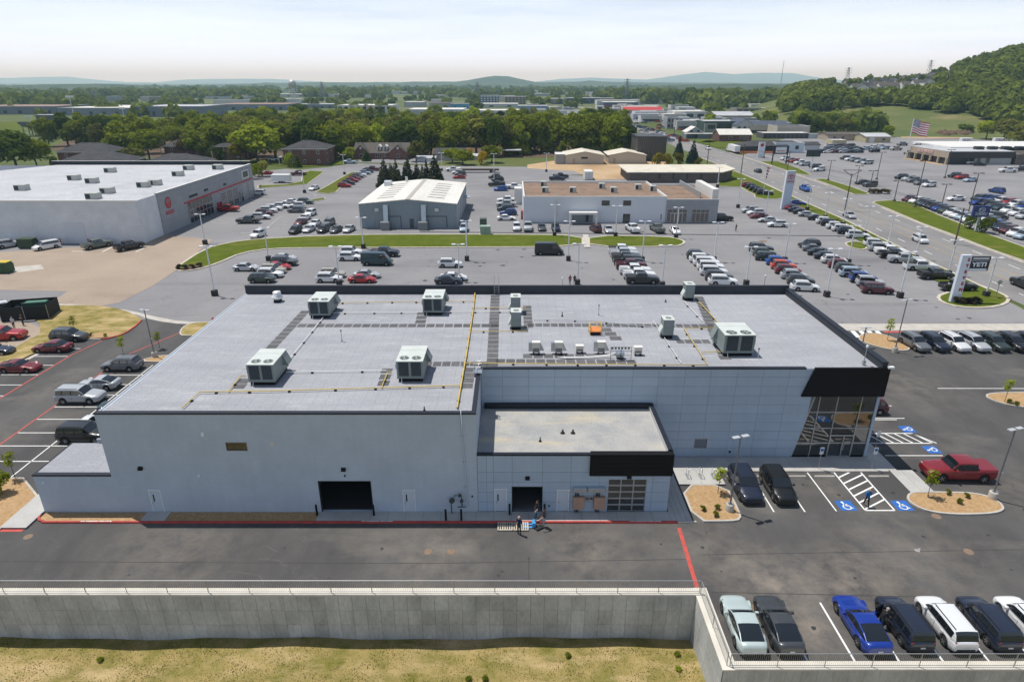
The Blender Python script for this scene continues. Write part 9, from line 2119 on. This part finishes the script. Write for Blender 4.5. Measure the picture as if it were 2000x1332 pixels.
flat('stadium_turf',gp([(-60,250),(40,248),(50,256),(-60,262)]),.1,M_GRASS);flat('far_meadow',gp([(0,238),(60,238),(190,238),(230,245),(170,250),(0,248)]),.05,M_GRASS);flat('far_meadow',gp([(540,221),(640,217),(700,218),(700,234),(600,232),(540,228)]),.05,M_GRASS);flat('town_car_park',gp([(1120,208),(1215,216),(1300,222),(1300,238),(1230,240),(1180,226)]),.08,M_OLD)
for k in range(9):
 p=at(1835+k*7+random.uniform(-3,3),264+random.uniform(-3,2));t=MB();t.lathe([(3.2,-.1),(2.6,1.2),(1.2,2.4),(.2,3.0)],(p.x,p.y,0),9,smooth=False);tag(t.build('earth_heap',M_DARKMULCH),'brown heap of earth and roots on the bare ground below the hill','earth heap','earth heaps')
pts=[];road_x=lambda y:(xat(rl,y),xat(rr,y))
def hides(px,py,h_px):return any(l -4<px<r+4 and ba+.3<py and py -h_px<ba -1.5 for l,r,ba,to in BL)
while len(pts)<1350:
 y=450*(8.5 ** random.random());u=random.uniform(-.95,.55);x=u*y
 px,py=proj(x,y,0)
 if 440<y<560 and 0<px<420 and py>236:continue
 if y<900:
  a,c=xat(rl,y),xat(rr,y)
  if a and a -12<x<c+12:continue
  if px>1090 and px<1560 and random.random()<.72:continue
 if 30<px<180 and 180<py<197:continue
 if 1320<px<1490 and 172<py<187:continue
 if y<640 and px<1240 and random.random()<.4:continue
 if hides(px,py,12*F_PX/y) and random.random()<.93:continue
 if random.random()<.42+.3*math.sin(x*.006)*math.sin(y*.004+1):continue
 h=random.uniform(7,13)*(1 if y<1500 else 1.25);pts.append((x,y,0,h*random.uniform(.9,1.5)*(1 if y<1500 else 1.7),h))
clumps(pts,L_WOOD,'valley_wood','scattered trees and hedges across the far valley',60,.85)
pts=[]
for y0,u0,u1,n_ in ((1150,.20,.55,150),(1350,.12,.5,150),(1000,.26,.40,60),(1500,-.95,-.35,170),(1800,-.9,-.2,170),(980,-.9,-.62,60)):
 for k in range(n_):y=y0+random.uniform(-90,90);u=random.uniform(u0,u1);h=random.uniform(10,17);pts.append((u*y,y,random.uniform(0,6) if u0>0 else 0,h*1.5,h))
clumps(pts,L_WOOD,'ridge_wood','dark belts of trees at the far side of the valley',60,.85)
def ridge(name,y,prof,depth,m,kmul=1.0,wob=3.0):
 xs_=np.linspace(prof[0][0],prof[-1][0],160);rows=[[],[],[],[],[],[]]
 for i,px in enumerate(xs_):
  py=np.interp(px,[a for a,_ in prof],[b for _,b in prof])+.35*math.sin(px*.13)+.2*math.sin(px*.31+1)
  q=atY(px,py,y);zc=max(1.0,q.z)
  for r_,(f,g) in enumerate(((-1,-1.0),(-.62,.22),(-.34,.62),(-.14,.90),(0,1.0),(.6,.3))):yy=y+f*depth+wob*8*math.sin(px*.05+r_)*(abs(f)<.9);rows[r_].append((q.x*yy/y,yy,-.5 if g<0 else zc*g+(wob*math.sin(px*.09+r_*1.7) if 0<g<.95 else 0)))
 t=MB();t.grid(rows,0,True);o=t.build(name,m);o['kind']='structure'
M_FARH=ground_mat('far_hill_wood',[(.030,.052,.020),(.058,.078,.028),(.11,.115,.05)],[(.004,.38,.62),(.006,.60,.72)],bscale=.05,bump=.6)
ridge('near_ridge',2600,[(-900,172),(-300,166),(0,168),(60,166),(100,165),(200,164),(260,166),(330,172),(420,175),(520,174),(640,172),(760,174),(900,176),(1000,177),(1140,176),(1250,170),(1330,166),(1420,164),(1560,165),(1700,168),(2300,168)],420,M_FARH)
ridge('hill_ridge',5200,[(-1200,166),(0,170),(300,168),(430,166),(500,163),(640,161),(700,162),(780,162),(826,159),(850,161),(900,160),(930,154),(955,149.5),(975,148),(1000,150),(1022,156),(1045,161),(1090,162),(1130,160),(1160,158),(1200,161),(1280,163),(1500,165),(2000,166),(3000,166)],900,M_FARH,wob=5)
ridge('far_ridge',9000,[(-2500,162),(-400,163),(0,165),(400,168),(560,163),(640,161),(1000,163),(1100,160),(1300,161),(1500,163),(2200,162),(4000,162)],1500,M_FARH,wob=8)
ridge('mountain_range',17000,[(-4000,152),(-600,156),(-200,151),(0,153),(50,152),(100,150),(135,151),(165,155),(200,157),(235,161),(300,163),(315,158),(360,156),(420,155),(480,154.5),(560,155),(600,161),(1050,161),(1090,155),(1140,153),(1200,154),(1230,157),(1290,155),(1330,145),(1355,140),(1400,142),(1430,146),(1470,144),(1520,142),(1560,144),(1600,152),(1680,160),(2600,156),(5000,152)],3000,M_FARH,wob=18)
t=MB();cs=[pal((.55,.56,.58)),pal((.10,.11,.12)),pal((.30,.31,.33)),pal((.30,.03,.03)),pal((.03,.05,.16)),M_BAY]
for k in range(420):
 y=random.uniform(380,760);side=random.random();a,c=xat(rl,min(y,880)),xat(rr,min(y,880))
 if a is None:continue
 x=(c+random.uniform(4,95)) if side<.62 else ((a -random.uniform(6,40)) if side<.75 else a+(c -a)*random.choice((.1,.3,.7,.9)))
 px,py=proj(x,y,0)
 if px>1480 or (side<.62 and y<470):continue
 mi=random.randrange(5);rz=random.choice((.3,1.87))+random.uniform(-.1,.1);t.cbox((x,y,.75),(4.6,1.8,.8),mi,rz);t.cbox((x,y,1.3),(2.4,1.6,.5),5 if random.random()<.7 else mi,rz)
tag(t.build('town_traffic',cs),'many tiny parked and driving cars of the far town','cars',kind='stuff')
# ================================================================== haze: even pale air round the whole place
hz=MB();hz.box(-29500,29500,-20000,30000,-6,345);ho=hz.build('haze',[]);ho.data.materials.clear()
hm_=bpy.data.materials.new('haze_air');hm_.use_nodes=True;n_,l_=hm_.node_tree.nodes,hm_.node_tree.links;n_.clear();ou=n_.new('ShaderNodeOutputMaterial');pv=n_.new('ShaderNodeVolumePrincipled');pv.inputs['Color'].default_value=(.5,.78,1.0,1);pv.inputs['Absorption Color'].default_value=(1,1,1,1);pv.inputs['Density'].default_value=1.0e-4;pv.inputs['Anisotropy'].default_value=0.1;l_.new(pv.outputs[0],ou.inputs['Volume'])
ho.data.materials.append(hm_);tag(ho,'pale bluish haze filling the valley air','haze',kind='stuff')
bpy.data.scenes.remove(TMP)
